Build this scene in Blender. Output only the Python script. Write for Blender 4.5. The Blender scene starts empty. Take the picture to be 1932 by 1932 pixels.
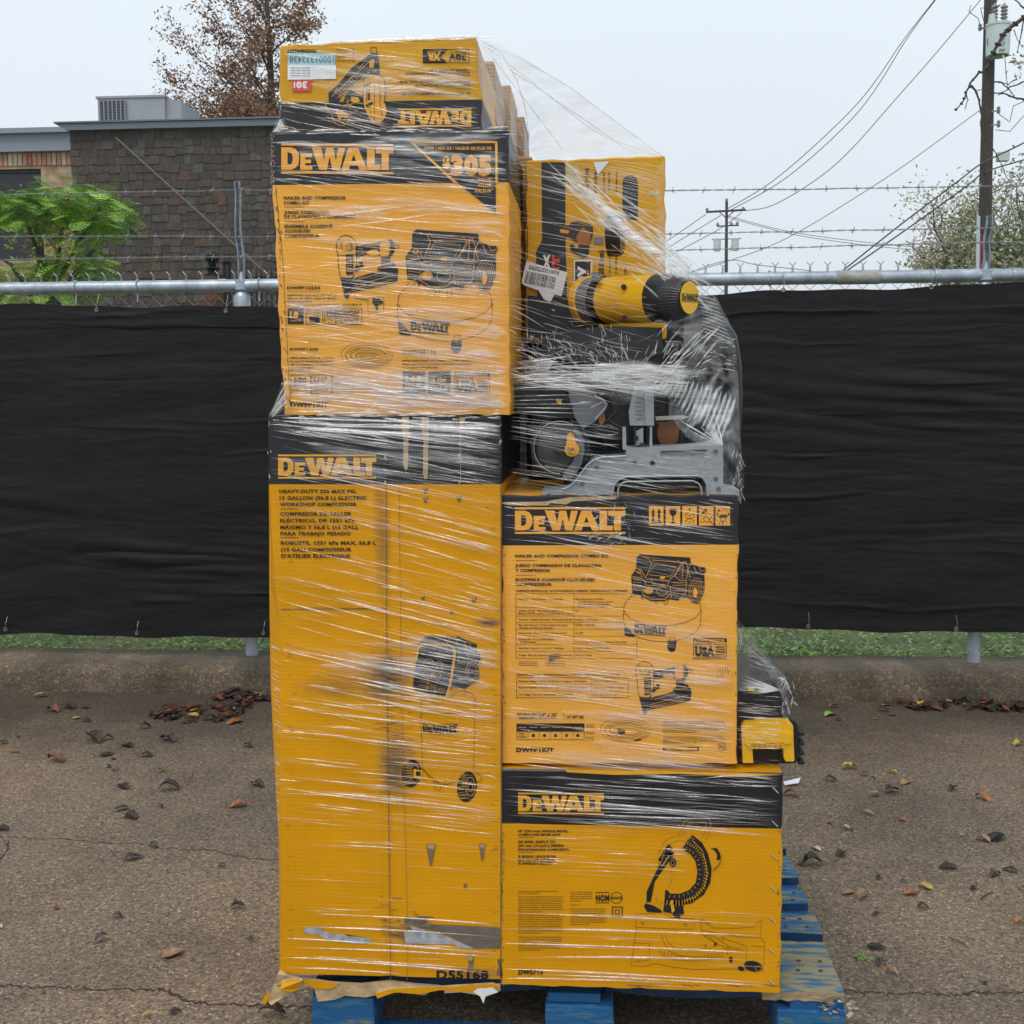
import bpy, bmesh, math, random
from mathutils import Vector, Matrix, geometry, noise
R = math.radians
scn = bpy.context.scene
col = scn.collection
# ------------------------------------------------------------------ camera
W = 1932.0                       # pixel grid used for all measurements
F = 2178.0
PITCH, YAW, ROLL = R(5.0), R(4.1), -0.0070
SHIFT = -41.0
CAMPOS = Vector((0.0, -2.2, 1.325))
RM = Matrix.Rotation(YAW, 3, 'Z') @ Matrix.Rotation(math.pi/2 - PITCH, 3, 'X') @ Matrix.Rotation(ROLL, 3, 'Z')
cd = bpy.data.cameras.new('camera'); cam = bpy.data.objects.new('camera', cd); col.objects.link(cam)
cam.matrix_world = Matrix.Translation(CAMPOS) @ RM.to_4x4()
cd.sensor_width = 36; cd.sensor_fit = 'HORIZONTAL'; cd.lens = 36*F/W; cd.shift_y = SHIFT/W
cd.clip_start = 0.05; cd.clip_end = 3000
scn.camera = cam
# ------------------------------------------------------------------ world: bright overcast
world = bpy.data.worlds.new('World'); scn.world = world; world.use_nodes = True
nt = world.node_tree; nt.nodes.clear()
SUN_EL, SUN_AZ = R(58), R(200)
sky = nt.nodes.new('ShaderNodeTexSky'); sky.sky_type = 'NISHITA'; sky.sun_disc = False
sky.sun_elevation = SUN_EL; sky.sun_rotation = R(200); sky.dust_density = 3.0; sky.air_density = 1.0
b1 = nt.nodes.new('ShaderNodeBackground'); b1.inputs['Strength'].default_value = 0.05
nt.links.new(sky.outputs[0], b1.inputs['Color'])
tc = nt.nodes.new('ShaderNodeTexCoord'); sx = nt.nodes.new('ShaderNodeSeparateXYZ')
nt.links.new(tc.outputs['Generated'], sx.inputs[0])
rmp = nt.nodes.new('ShaderNodeValToRGB'); nt.links.new(sx.outputs['Z'], rmp.inputs[0])
cr = rmp.color_ramp; cr.elements[0].position = 0.0; cr.elements[0].color = (.745, .80, .865, 1)
cr.elements[1].position = .42; cr.elements[1].color = (.86, .95, 1.02, 1)
e = cr.elements.new(.16); e.color = (.80, .87, .95, 1)
nz = nt.nodes.new('ShaderNodeTexNoise'); nz.inputs['Scale'].default_value = 2.2; nz.inputs['Detail'].default_value = 3
nt.links.new(tc.outputs['Generated'], nz.inputs['Vector'])
mr = nt.nodes.new('ShaderNodeMapRange'); mr.inputs['To Min'].default_value = .94; mr.inputs['To Max'].default_value = 1.05
nt.links.new(nz.outputs[0], mr.inputs[0])
b2 = nt.nodes.new('ShaderNodeBackground'); nt.links.new(rmp.outputs[0], b2.inputs['Color']); nt.links.new(mr.outputs[0], b2.inputs['Strength'])
mx = nt.nodes.new('ShaderNodeMixShader'); mx.inputs[0].default_value = .95
nt.links.new(b1.outputs[0], mx.inputs[1]); nt.links.new(b2.outputs[0], mx.inputs[2])
wo = nt.nodes.new('ShaderNodeOutputWorld'); nt.links.new(mx.outputs[0], wo.inputs[0])
sl = bpy.data.lights.new('sun', 'SUN'); sl.energy = 1.5; sl.angle = R(35); sl.color = (1, .965, .91)
so = bpy.data.objects.new('sun', sl); col.objects.link(so)
sd = Vector((-.35*math.cos(SUN_EL), -.94*math.cos(SUN_EL), math.sin(SUN_EL)))
so.rotation_euler = sd.to_track_quat('Z', 'Y').to_euler()
scn.view_settings.view_transform = 'Standard'; scn.view_settings.look = 'None'
scn.view_settings.exposure = 0.06; scn.view_settings.gamma = 1
scn.cycles.transparent_max_bounces = 40; scn.cycles.max_bounces = 6
scn.cycles.use_denoising = True

# ------------------------------------------------------------------ pixel <-> world
def ray(u, v):
    return RM @ Vector(((u - W/2)/F, -(v - W/2)/F + SHIFT/F, -1.0))
def px(u, v, Y):                       # point on the plane y = Y seen at pixel (u, v)
    d = ray(u, v); return CAMPOS + d*((Y - CAMPOS.y)/d.y)
def gp(u, v, Z=0.0):                   # point on the plane z = Z seen at pixel (u, v)
    d = ray(u, v); return CAMPOS + d*((Z - CAMPOS.z)/d.z)
def depth(p): return (CAMPOS - p).dot(RM @ Vector((0, 0, 1)))
def sz(n, Y=0.0, u=966, v=966):        # metres covered by n pixels at depth Y
    return n*depth(px(u, v, Y))/F
def zc(ox, oy, k):                     # converter from a zoomed crop to the pixel grid
    return lambda x, y: (ox*.75557 + x*k, oy*.75557 + y*k)

# ------------------------------------------------------------------ object helpers
def tag(o, label=None, cat=None, group=None, kind=None):
    if label: o['label'] = label
    if cat: o['category'] = cat
    if group: o['group'] = group
    if kind: o['kind'] = kind
    return o
def empty(name, loc, label=None, cat=None, group=None):
    o = bpy.data.objects.new(name, None); col.objects.link(o); o.location = loc; o.empty_display_size = .1
    return tag(o, label, cat, group)
class MB:
    def __init__(s): s.v = []; s.f = []; s.m = []
    def face(s, pts, mi=0):
        b = len(s.v); s.v += [tuple(p) for p in pts]; s.f.append(tuple(range(b, b+len(pts)))); s.m.append(mi)
    def add(s, vs, fs, mi=0):
        b = len(s.v); s.v += [tuple(p) for p in vs]
        for f in fs: s.f.append(tuple(b+i for i in f)); s.m.append(mi)
    def box(s, c, d, mi=0, rot=None, bev=0.0, jit=0.0, rnd=random):
        hx, hy, hz = d[0]/2, d[1]/2, d[2]/2
        vs = [Vector((x*hx, y*hy, z*hz)) for z in (-1, 1) for y in (-1, 1) for x in (-1, 1)]
        if jit: vs = [p + Vector((rnd.uniform(-jit, jit), rnd.uniform(-jit, jit), rnd.uniform(-jit, jit))) for p in vs]
        if rot is not None: vs = [rot @ p for p in vs]
        vs = [p + Vector(c) for p in vs]
        s.add(vs, [(0,2,3,1),(4,5,7,6),(0,1,5,4),(2,6,7,3),(0,4,6,2),(1,3,7,5)], mi)
    def tube(s, pts, r, n=6, mi=0, caps=True):
        pts = [Vector(p) for p in pts]; rs = r if isinstance(r, (list, tuple)) else [r]*len(pts)
        up = Vector((0, 0, 1)); vs = []; prev = None
        for i, p in enumerate(pts):
            t = (pts[min(i+1, len(pts)-1)] - pts[max(i-1, 0)]).normalized()
            if prev is None:
                a = t.cross(up)
                if a.length < .1: a = t.cross(Vector((1, 0, 0)))
                a.normalize()
            else:
                a = (prev - t*prev.dot(t)).normalized()
            prev = a; b = t.cross(a)
            for k in range(n):
                th = 2*math.pi*k/n; vs.append(p + (a*math.cos(th) + b*math.sin(th))*rs[i])
        fs = []
        for i in range(len(pts)-1):
            for k in range(n):
                k2 = (k+1) % n; fs.append((i*n+k, i*n+k2, (i+1)*n+k2, (i+1)*n+k))
        if caps: fs.append(tuple(reversed(range(n)))); fs.append(tuple((len(pts)-1)*n+k for k in range(n)))
        s.add(vs, fs, mi)
    def lathe(s, org, axis, prof, n=24, mi=0, mids=None):   # prof: (distance along axis, radius)
        org = Vector(org); ax = Vector(axis).normalized(); a = ax.cross(Vector((0, 0, 1)))
        if a.length < .1: a = ax.cross(Vector((1, 0, 0)))
        a.normalize(); b = ax.cross(a); vs = []
        for d, r in prof:
            for k in range(n):
                th = 2*math.pi*k/n; vs.append(org + ax*d + (a*math.cos(th)+b*math.sin(th))*max(r, 1e-4))
        base = len(s.v); s.v += [tuple(p) for p in vs]
        for i in range(len(prof)-1):
            for k in range(n):
                k2 = (k+1) % n; s.f.append((base+i*n+k, base+i*n+k2, base+(i+1)*n+k2, base+(i+1)*n+k))
                s.m.append(mids[i] if mids else mi)
    def prism(s, front, back, mi=0, side=None):     # front, back: equal-length point loops (concave allowed)
        n = len(front); fr = [Vector(p) for p in front]; bk = [Vector(p) for p in back]
        tris = geometry.tessellate_polygon([fr])
        s.add(fr, [tuple(t) for t in tris], mi); s.add(bk, [tuple(reversed(t)) for t in tris], mi if side is None else side)
        s.add(fr+bk, [(i, (i+1) % n, n+(i+1) % n, n+i) for i in range(n)], mi if side is None else side)
    def ppoly(s, pts, Y, dy, mi=0, side=None):      # pixel outline at depth Y, thickness dy
        s.prism([px(u, v, Y) for u, v in pts], [px(u, v, Y) + Vector((0, dy, 0)) for u, v in pts], mi, side)
    def build(s, name, mats, parent=None, smooth=False, bevel=0, fixn=True):
        me = bpy.data.meshes.new(name)
        off = Vector(parent['_w']) if (parent is not None and '_w' in parent) else (Vector(parent.location) if parent is not None else Vector((0, 0, 0)))
        me.from_pydata([(a-off.x, b-off.y, c-off.z) for a, b, c in s.v], [], s.f)
        for m in (mats if isinstance(mats, (list, tuple)) else [mats]): me.materials.append(m)
        me.polygons.foreach_set('material_index', s.m)
        if fixn or smooth:
            bm = bmesh.new(); bm.from_mesh(me)
            if smooth: bmesh.ops.remove_doubles(bm, verts=bm.verts, dist=1e-5)
            if fixn: bmesh.ops.recalc_face_normals(bm, faces=bm.faces)
            bm.to_mesh(me); bm.free()
        if smooth:
            me.polygons.foreach_set('use_smooth', [True]*len(me.polygons))
            try: me.set_sharp_from_angle(angle=R(40))
            except Exception: pass
        o = bpy.data.objects.new(name, me); col.objects.link(o)
        if parent is not None:
            o.parent = parent
        if bevel:
            mo = o.modifiers.new('bevel', 'BEVEL'); mo.width = bevel; mo.segments = 2; mo.limit_method = 'ANGLE'; mo.angle_limit = R(50)
        me.update(); return o
def sub(o, parent): o.parent = parent; return o
def pchild(mb, name, mats, part, root, **k):        # a sub-part (its parent sits at the root's origin)
    o = mb.build(name, mats, root, **k); o.parent = part; return o

# ------------------------------------------------------------------ materials
def mat(name, c, rough=.6, metal=0, bump=0, bscale=80, vary=0, vscale=6, c2=None, coat=0, spec=.5, stretch=None, detail=4, alpha=1, trans=0):
    m = bpy.data.materials.new(name); m.use_nodes = True; n = m.node_tree; p = n.nodes['Principled BSDF']
    p.inputs['Base Color'].default_value = (*c, 1); p.inputs['Roughness'].default_value = rough; p.inputs['Metallic'].default_value = metal
    p.inputs['Coat Weight'].default_value = coat; p.inputs['Coat Roughness'].default_value = .15; p.inputs['Specular IOR Level'].default_value = spec
    p.inputs['Alpha'].default_value = alpha; p.inputs['Transmission Weight'].default_value = trans
    t = n.nodes.new('ShaderNodeTexCoord'); mp = n.nodes.new('ShaderNodeMapping'); n.links.new(t.outputs['Object'], mp.inputs[0])
    if stretch: mp.inputs['Scale'].default_value = stretch
    if vary or c2:
        z = n.nodes.new('ShaderNodeTexNoise'); z.inputs['Scale'].default_value = vscale; z.inputs['Detail'].default_value = detail; z.inputs['Roughness'].default_value = .65
        n.links.new(mp.outputs[0], z.inputs['Vector'])
        rp = n.nodes.new('ShaderNodeValToRGB'); n.links.new(z.outputs[0], rp.inputs[0])
        a = rp.color_ramp.elements; a[0].position = .35; a[1].position = .68
        if c2: a[0].color = (*c, 1); a[1].color = (*c2, 1)
        else:
            a[0].color = (*[x*(1-vary) for x in c], 1); a[1].color = (*[min(1, x*(1+vary)) for x in c], 1)
        n.links.new(rp.outputs[0], p.inputs['Base Color'])
    if bump:
        z = n.nodes.new('ShaderNodeTexNoise'); z.inputs['Scale'].default_value = bscale; z.inputs['Detail'].default_value = 5
        n.links.new(mp.outputs[0], z.inputs['Vector'])
        bp = n.nodes.new('ShaderNodeBump'); bp.inputs['Strength'].default_value = bump; bp.inputs['Distance'].default_value = .01
        n.links.new(z.outputs[0], bp.inputs['Height']); n.links.new(bp.outputs[0], p.inputs['Normal'])
    return m
def cardboard(name, c, dirt=(.25, .16, .06), amt=.35, rough=.38, flute=.07, stains=()):
    m = bpy.data.materials.new(name); m.use_nodes = True; n = m.node_tree; p = n.nodes['Principled BSDF']; L = n.links.new
    p.inputs['Roughness'].default_value = rough; p.inputs['Specular IOR Level'].default_value = .2
    t = n.nodes.new('ShaderNodeTexCoord')
    z = n.nodes.new('ShaderNodeTexNoise'); z.inputs['Scale'].default_value = 3.5; z.inputs['Detail'].default_value = 8; z.inputs['Roughness'].default_value = .7
    L(t.outputs['Object'], z.inputs['Vector'])
    r1 = n.nodes.new('ShaderNodeValToRGB'); L(z.outputs[0], r1.inputs[0])
    r1.color_ramp.elements[0].position = .3; r1.color_ramp.elements[0].color = (*[x*.86 for x in c], 1)
    r1.color_ramp.elements[1].position = .7; r1.color_ramp.elements[1].color = (*[min(1, x*1.08) for x in c], 1)
    mp = n.nodes.new('ShaderNodeMapping'); mp.inputs['Scale'].default_value = (5, 5, 22); L(t.outputs['Object'], mp.inputs[0])
    z2 = n.nodes.new('ShaderNodeTexNoise'); z2.inputs['Scale'].default_value = 2.2; z2.inputs['Detail'].default_value = 9; z2.inputs['Roughness'].default_value = .75
    L(mp.outputs[0], z2.inputs['Vector'])
    r2 = n.nodes.new('ShaderNodeValToRGB'); L(z2.outputs[0], r2.inputs[0])
    r2.color_ramp.elements[0].position = .6; r2.color_ramp.elements[0].color = (0, 0, 0, 1)
    r2.color_ramp.elements[1].position = .78; r2.color_ramp.elements[1].color = (amt, amt, amt, 1)
    mxc = n.nodes.new('ShaderNodeMixRGB'); L(r2.outputs[0], mxc.inputs[0]); L(r1.outputs[0], mxc.inputs[1]); mxc.inputs[2].default_value = (*dirt, 1)
    cur = mxc.outputs[0]
    for (x, zz, rx, rz, k) in stains:          # rubbed dirt patches with a shape of their own
        m2 = n.nodes.new('ShaderNodeMapping'); m2.inputs['Location'].default_value = (-x/rx, 0, -zz/rz); m2.inputs['Scale'].default_value = (1/rx, .01, 1/rz); L(t.outputs['Object'], m2.inputs[0])
        g = n.nodes.new('ShaderNodeTexGradient'); g.gradient_type = 'SPHERICAL'; L(m2.outputs[0], g.inputs[0])
        m3 = n.nodes.new('ShaderNodeMapping'); m3.inputs['Scale'].default_value = (14, 1, 90); L(t.outputs['Object'], m3.inputs[0])
        q = n.nodes.new('ShaderNodeTexNoise'); q.inputs['Scale'].default_value = 1.5; q.inputs['Detail'].default_value = 8; q.inputs['Roughness'].default_value = .75; L(m3.outputs[0], q.inputs['Vector'])
        q.inputs['Distortion'].default_value = .4; a1 = n.nodes.new('ShaderNodeMath'); a1.operation = 'MULTIPLY'; L(g.outputs['Fac'], a1.inputs[0]); L(q.outputs[0], a1.inputs[1])
        r3 = n.nodes.new('ShaderNodeMapRange'); r3.inputs['From Min'].default_value = .17; r3.inputs['From Max'].default_value = .45; r3.inputs['To Max'].default_value = k; L(a1.outputs[0], r3.inputs[0])
        mm = n.nodes.new('ShaderNodeMixRGB'); L(r3.outputs[0], mm.inputs[0]); L(cur, mm.inputs[1]); mm.inputs[2].default_value = (.10, .075, .06, 1); cur = mm.outputs[0]
    L(cur, p.inputs['Base Color'])
    w = n.nodes.new('ShaderNodeTexWave'); w.wave_type = 'BANDS'; w.bands_direction = 'Z'; w.inputs['Scale'].default_value = 38; w.inputs['Distortion'].default_value = .6
    L(t.outputs['Object'], w.inputs['Vector'])
    z3 = n.nodes.new('ShaderNodeTexNoise'); z3.inputs['Scale'].default_value = 9; z3.inputs['Detail'].default_value = 4; L(t.outputs['Object'], z3.inputs['Vector'])
    ad = n.nodes.new('ShaderNodeMath'); ad.operation = 'MULTIPLY_ADD'; L(z3.outputs[0], ad.inputs[0]); ad.inputs[1].default_value = 12.0; L(w.outputs[0], ad.inputs[2])
    bp = n.nodes.new('ShaderNodeBump'); bp.inputs['Strength'].default_value = flute; bp.inputs['Distance'].default_value = .0015
    L(ad.outputs[0], bp.inputs['Height']); L(bp.outputs[0], p.inputs['Normal'])
    return m
YEL = (.68, .305, .004); ORG = (.84, .40, .055)
M = {}
M['yellow'] = cardboard('yellow_cardboard', YEL)
M['orange'] = cardboard('orange_cardboard', ORG, amt=.22)
M['topyel'] = cardboard('top_cardboard', (.64, .33, .02), amt=.2)
M['ink'] = mat('black_print', (.012, .012, .015), .38, vary=.4, vscale=30)
M['inky'] = mat('print_yellow', (.72, .35, .012), .45, vary=.08, vscale=12)
M['inko'] = mat('print_orange', (.82, .38, .04), .45, vary=.08, vscale=12)
M['brown'] = cardboard('brown_cardboard', (.38, .24, .13), dirt=(.12, .08, .05), amt=.5, flute=.5)
M['kraft'] = mat('raw_kraft', (.46, .32, .17), .8, vary=.25, vscale=40, bump=.4, bscale=60)
M['white'] = mat('white_paper', (.75, .75, .76), .5, vary=.08, vscale=20)
M['blue_l'] = mat('pale_blue_sticker', (.36, .60, .66), .5, vary=.08, vscale=30)
M['red_l'] = mat('red_sticker', (.66, .06, .04), .5, vary=.1, vscale=30)
M['greyink'] = mat('grey_print', (.18, .18, .2), .5)
M['tape'] = mat('grey_brown_tape', (.15, .12, .10), .35, vary=.2, vscale=30)
M['residue'] = mat('paper_residue', (.36, .36, .38), .7, vary=.3, vscale=60)
M['scuff'] = mat('dark_scuff', (.16, .11, .05), .7, vary=.4, vscale=50)

def film_mat(name, a, white, rough, edge=.0, cut=None, lo=.35, hi=1.9, bmp=.6, soft=False):
    m = bpy.data.materials.new(name); m.use_nodes = True; n = m.node_tree; n.nodes.clear(); L = n.links.new
    o = n.nodes.new('ShaderNodeOutputMaterial'); tr = n.nodes.new('ShaderNodeBsdfTransparent')
    gl = n.nodes.new('ShaderNodeBsdfGlossy'); gl.inputs['Roughness'].default_value = rough; gl.inputs['Color'].default_value = (1, 1, 1, 1)
    df = n.nodes.new('ShaderNodeBsdfDiffuse'); df.inputs['Color'].default_value = (white, white, white, 1)
    tl = n.nodes.new('ShaderNodeBsdfTranslucent'); tl.inputs['Color'].default_value = (white, white, white, 1)
    m1 = n.nodes.new('ShaderNodeMixShader'); m1.inputs[0].default_value = .4; L(df.outputs[0], m1.inputs[1]); L(tl.outputs[0], m1.inputs[2])
    m2 = n.nodes.new('ShaderNodeMixShader'); m2.inputs[0].default_value = .45; L(m1.outputs[0], m2.inputs[1]); L(gl.outputs[0], m2.inputs[2])
    m3 = n.nodes.new('ShaderNodeMixShader'); L(tr.outputs[0], m3.inputs[1]); L(m2.outputs[0], m3.inputs[2])
    t = n.nodes.new('ShaderNodeTexCoord'); mp = n.nodes.new('ShaderNodeMapping'); L(t.outputs['Object'], mp.inputs[0])
    mp.inputs['Scale'].default_value = (4, 4, 26) if cut is None else cut
    mp.inputs['Rotation'].default_value = (0, R(8), 0)
    z = n.nodes.new('ShaderNodeTexNoise'); z.inputs['Scale'].default_value = 3; z.inputs['Detail'].default_value = 6; z.inputs['Roughness'].default_value = .6; L(mp.outputs[0], z.inputs['Vector'])
    r = n.nodes.new('ShaderNodeMapRange'); r.inputs['From Min'].default_value = .38; r.inputs['From Max'].default_value = .72
    r.inputs['To Min'].default_value = a*lo; r.inputs['To Max'].default_value = min(1, a*hi); L(z.outputs[0], r.inputs[0])
    if soft:
        at = n.nodes.new('ShaderNodeAttribute'); at.attribute_name = 'soft'; mu = n.nodes.new('ShaderNodeMath'); mu.operation = 'MULTIPLY'; L(at.outputs['Fac'], mu.inputs[0]); L(r.outputs[0], mu.inputs[1]); L(mu.outputs[0], m3.inputs[0])
    else: L(r.outputs[0], m3.inputs[0])
    bp = n.nodes.new('ShaderNodeBump'); bp.inputs['Strength'].default_value = bmp; bp.inputs['Distance'].default_value = .01; L(z.outputs[0], bp.inputs['Height'])
    L(bp.outputs[0], gl.inputs['Normal']); L(bp.outputs[0], df.inputs['Normal'])
    L(m3.outputs[0], o.inputs[0]); return m
M['film'] = film_mat('film_sheet', .16, .8, .12)
M['strand'] = film_mat('film_gathered_glint', .64, 1.0, .16, lo=.66, hi=1.3, soft=True)  # milky gathered film, with sky glints put into its white colour
M['foldm'] = film_mat('film_fold', .5, .95, .18)
M['milk'] = film_mat('film_layered', .26, .95, .25, soft=True)
M['film2'] = film_mat('film_sheet_wrinkled', .085, .85, .10, cut=(6, 6, 12), lo=.2, hi=3.2, bmp=.25)

# ------------------------------------------------------------------ print drawn on a plane, given in photo pixels
LOGO = [
 [[(0,0),(9,0),(13,1.5),(15.4,5),(16,9.5),(15.4,14),(13,17.5),(9,19),(0,19)], [(5.6,4.4),(8.2,4.4),(9.8,6),(10.3,9.5),(9.8,13),(8.2,14.6),(5.6,14.6)]],
 [[(17,5),(27.4,5),(27.4,8.4),(21.5,8.4),(21.5,10.4),(26.6,10.4),(26.6,13.4),(21.5,13.4),(21.5,15.6),(27.8,15.6),(27.8,19),(17,19)]],
 [[(27.2,0),(35.6,0),(38.2,11),(40.2,0),(46.4,0),(48.8,11),(50.8,0),(57,0),(52.2,19),(45.6,19),(43.2,8),(40.8,19),(34,19)]],
 [[(60,0),(68.6,0),(76.8,19),(69.8,19),(68.4,15.4),(61.4,15.4),(60.4,19),(53.6,19)], [(62.6,11.4),(66.8,11.4),(64.7,5.6)]],
 [[(76.6,0),(83.4,0),(83.4,14.4),(88.6,14.4),(88.6,19),(76.6,19)]],
 [[(84.4,0),(100,0),(100,4.8),(96,4.8),(96,19),(89.6,19),(89.6,4.8),(84.4,4.8)]],
]
class Art:
    """collects flat printed shapes, coordinates in photo pixels, on the plane y = Y (proj may replace the plane)"""
    def __init__(s, Y, conv=None, proj=None):
        s.mb = MB(); s.Y = Y; s.c = conv or (lambda x, y: (x, y)); s.proj = proj; s.sc = 1.0
    def P(s, x, y, lay):
        u, v = s.c(x, y)
        return s.proj(u, v, lay) if s.proj else px(u, v, s.Y - .0012 - .0004*lay)
    def loops(s, loops, mi=0, lay=0):
        pts = [[Vector((x, y, 0)) for x, y in lp] for lp in loops]
        tris = geometry.tessellate_polygon(pts); flat = [p for lp in pts for p in lp]
        s.mb.add([s.P(p.x, p.y, lay) for p in flat], [tuple(t) for t in tris], mi)
    def poly(s, pts, mi=0, lay=0): s.loops([pts], mi, lay)
    def rect(s, x0, y0, x1, y1, mi=0, lay=0): s.mb.face([s.P(x0,y0,lay), s.P(x1,y0,lay), s.P(x1,y1,lay), s.P(x0,y1,lay)], mi)
    def frame(s, x0, y0, x1, y1, w, mi=0, lay=0):
        s.rect(x0,y0,x1,y0+w,mi,lay); s.rect(x0,y1-w,x1,y1,mi,lay); s.rect(x0,y0+w,x0+w,y1-w,mi,lay); s.rect(x1-w,y0+w,x1,y1-w,mi,lay)
    def line(s, pts, w, mi=0, lay=0, closed=False):
        if closed: pts = list(pts) + [pts[0]]
        n = len(pts); L = []; Rr = []
        for i, (x, y) in enumerate(pts):
            a = pts[max(i-1, 0)]; b = pts[min(i+1, n-1)]
            if closed and i in (0, n-1): a = pts[-2]; b = pts[1]
            dx, dy = b[0]-a[0], b[1]-a[1]; l = math.hypot(dx, dy) or 1
            nx, ny = -dy/l*w/2, dx/l*w/2; L.append((x+nx, y+ny)); Rr.append((x-nx, y-ny))
        for i in range(n-1):
            s.mb.face([s.P(*L[i],lay), s.P(*L[i+1],lay), s.P(*Rr[i+1],lay), s.P(*Rr[i],lay)], mi)
    def ell(s, cx, cy, rx, ry, w=None, mi=0, lay=0, a0=0, a1=360, n=28, rot=0):
        cr_, sr_ = math.cos(R(rot)), math.sin(R(rot))
        pts = []
        for k in range(n+1):
            t = R(a0+(a1-a0)*k/n); x, y = rx*math.cos(t), ry*math.sin(t); pts.append((cx+x*cr_-y*sr_, cy+x*sr_+y*cr_))
        if w is None: s.poly(pts[:-1], mi, lay)
        else: s.line(pts if a1-a0 < 360 else pts[:-1], w, mi, lay, closed=(a1-a0 >= 360))
    def logo(s, x0, y0, x1, y1, mi=0, lay=0, bars=True, flip=False, shear=0, arc=0):
        def t(x, y):
            fx, fy = x/100, y/26
            if flip: fx, fy = 1-fx, 1-fy
            yy = y0+(y1-y0)*fy + shear*fx + arc*(4*fx*(1-fx)); return (x0+(x1-x0)*fx, yy)
        oy = 3.4 if bars else 0; ky = 1 if bars else 26/19
        for lp in LOGO: s.loops([[t(x, oy+y*ky) for x, y in l] for l in lp], mi, lay)
        if bars:
            for a, b in ((0, 1.9), (23.9, 25.8)): s.poly([t(0,a), t(50,a), t(100,a), t(100,b), t(50,b), t(0,b)], mi, lay)
    def text(s, txt, x0, y0, x1, y1, mi=0, lay=0, flip=False, bold=.02, rot=None, mono=False):
        """text whose cap box fills x0..x1 / y0..y1 (y0 = top of capitals, y1 = baseline)"""
        vs, fs, (bx0, bx1, bh) = glyphs(txt, bold)
        if bx1 <= bx0: return
        out = []
        for x, y in vs:
            fx = (x-bx0)/(bx1-bx0); fy = 1-y/bh
            if flip: fx, fy = 1-fx, 1-fy
            if rot == 90:      # reading upwards
                fx, fy = fy, 1-fx
            if rot == -90:
                fx, fy = 1-fy, fx
            out.append(s.P(x0+(x1-x0)*fx, y0+(y1-y0)*fy, lay))
        s.mb.add(out, fs, mi)
    def build(s, name, mats, parent): return s.mb.build(name, mats, parent, fixn=False)
_g = {}
def glyphs(txt, bold):
    k = (txt, bold)
    if k in _g: return _g[k]
    c = bpy.data.curves.new('t', 'FONT'); c.body = txt; c.offset = bold; c.resolution_u = 2; c.fill_mode = 'FRONT'; c.space_character = 1.0+bold*2
    o = bpy.data.objects.new('t', c); col.objects.link(o)
    dg = bpy.context.evaluated_depsgraph_get(); ev = o.evaluated_get(dg); me = ev.to_mesh()
    vs = [(v.co.x, v.co.y) for v in me.vertices]; fs = [tuple(p.vertices) for p in me.polygons]
    ev.to_mesh_clear(); bpy.data.objects.remove(o); bpy.data.curves.remove(c)
    xs = [v[0] for v in vs] or [0]; _g[k] = (vs, fs, (min(xs), max(xs), .70+bold)); return _g[k]
# ================================================================== SETTING
rnd = random.Random(7)
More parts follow.
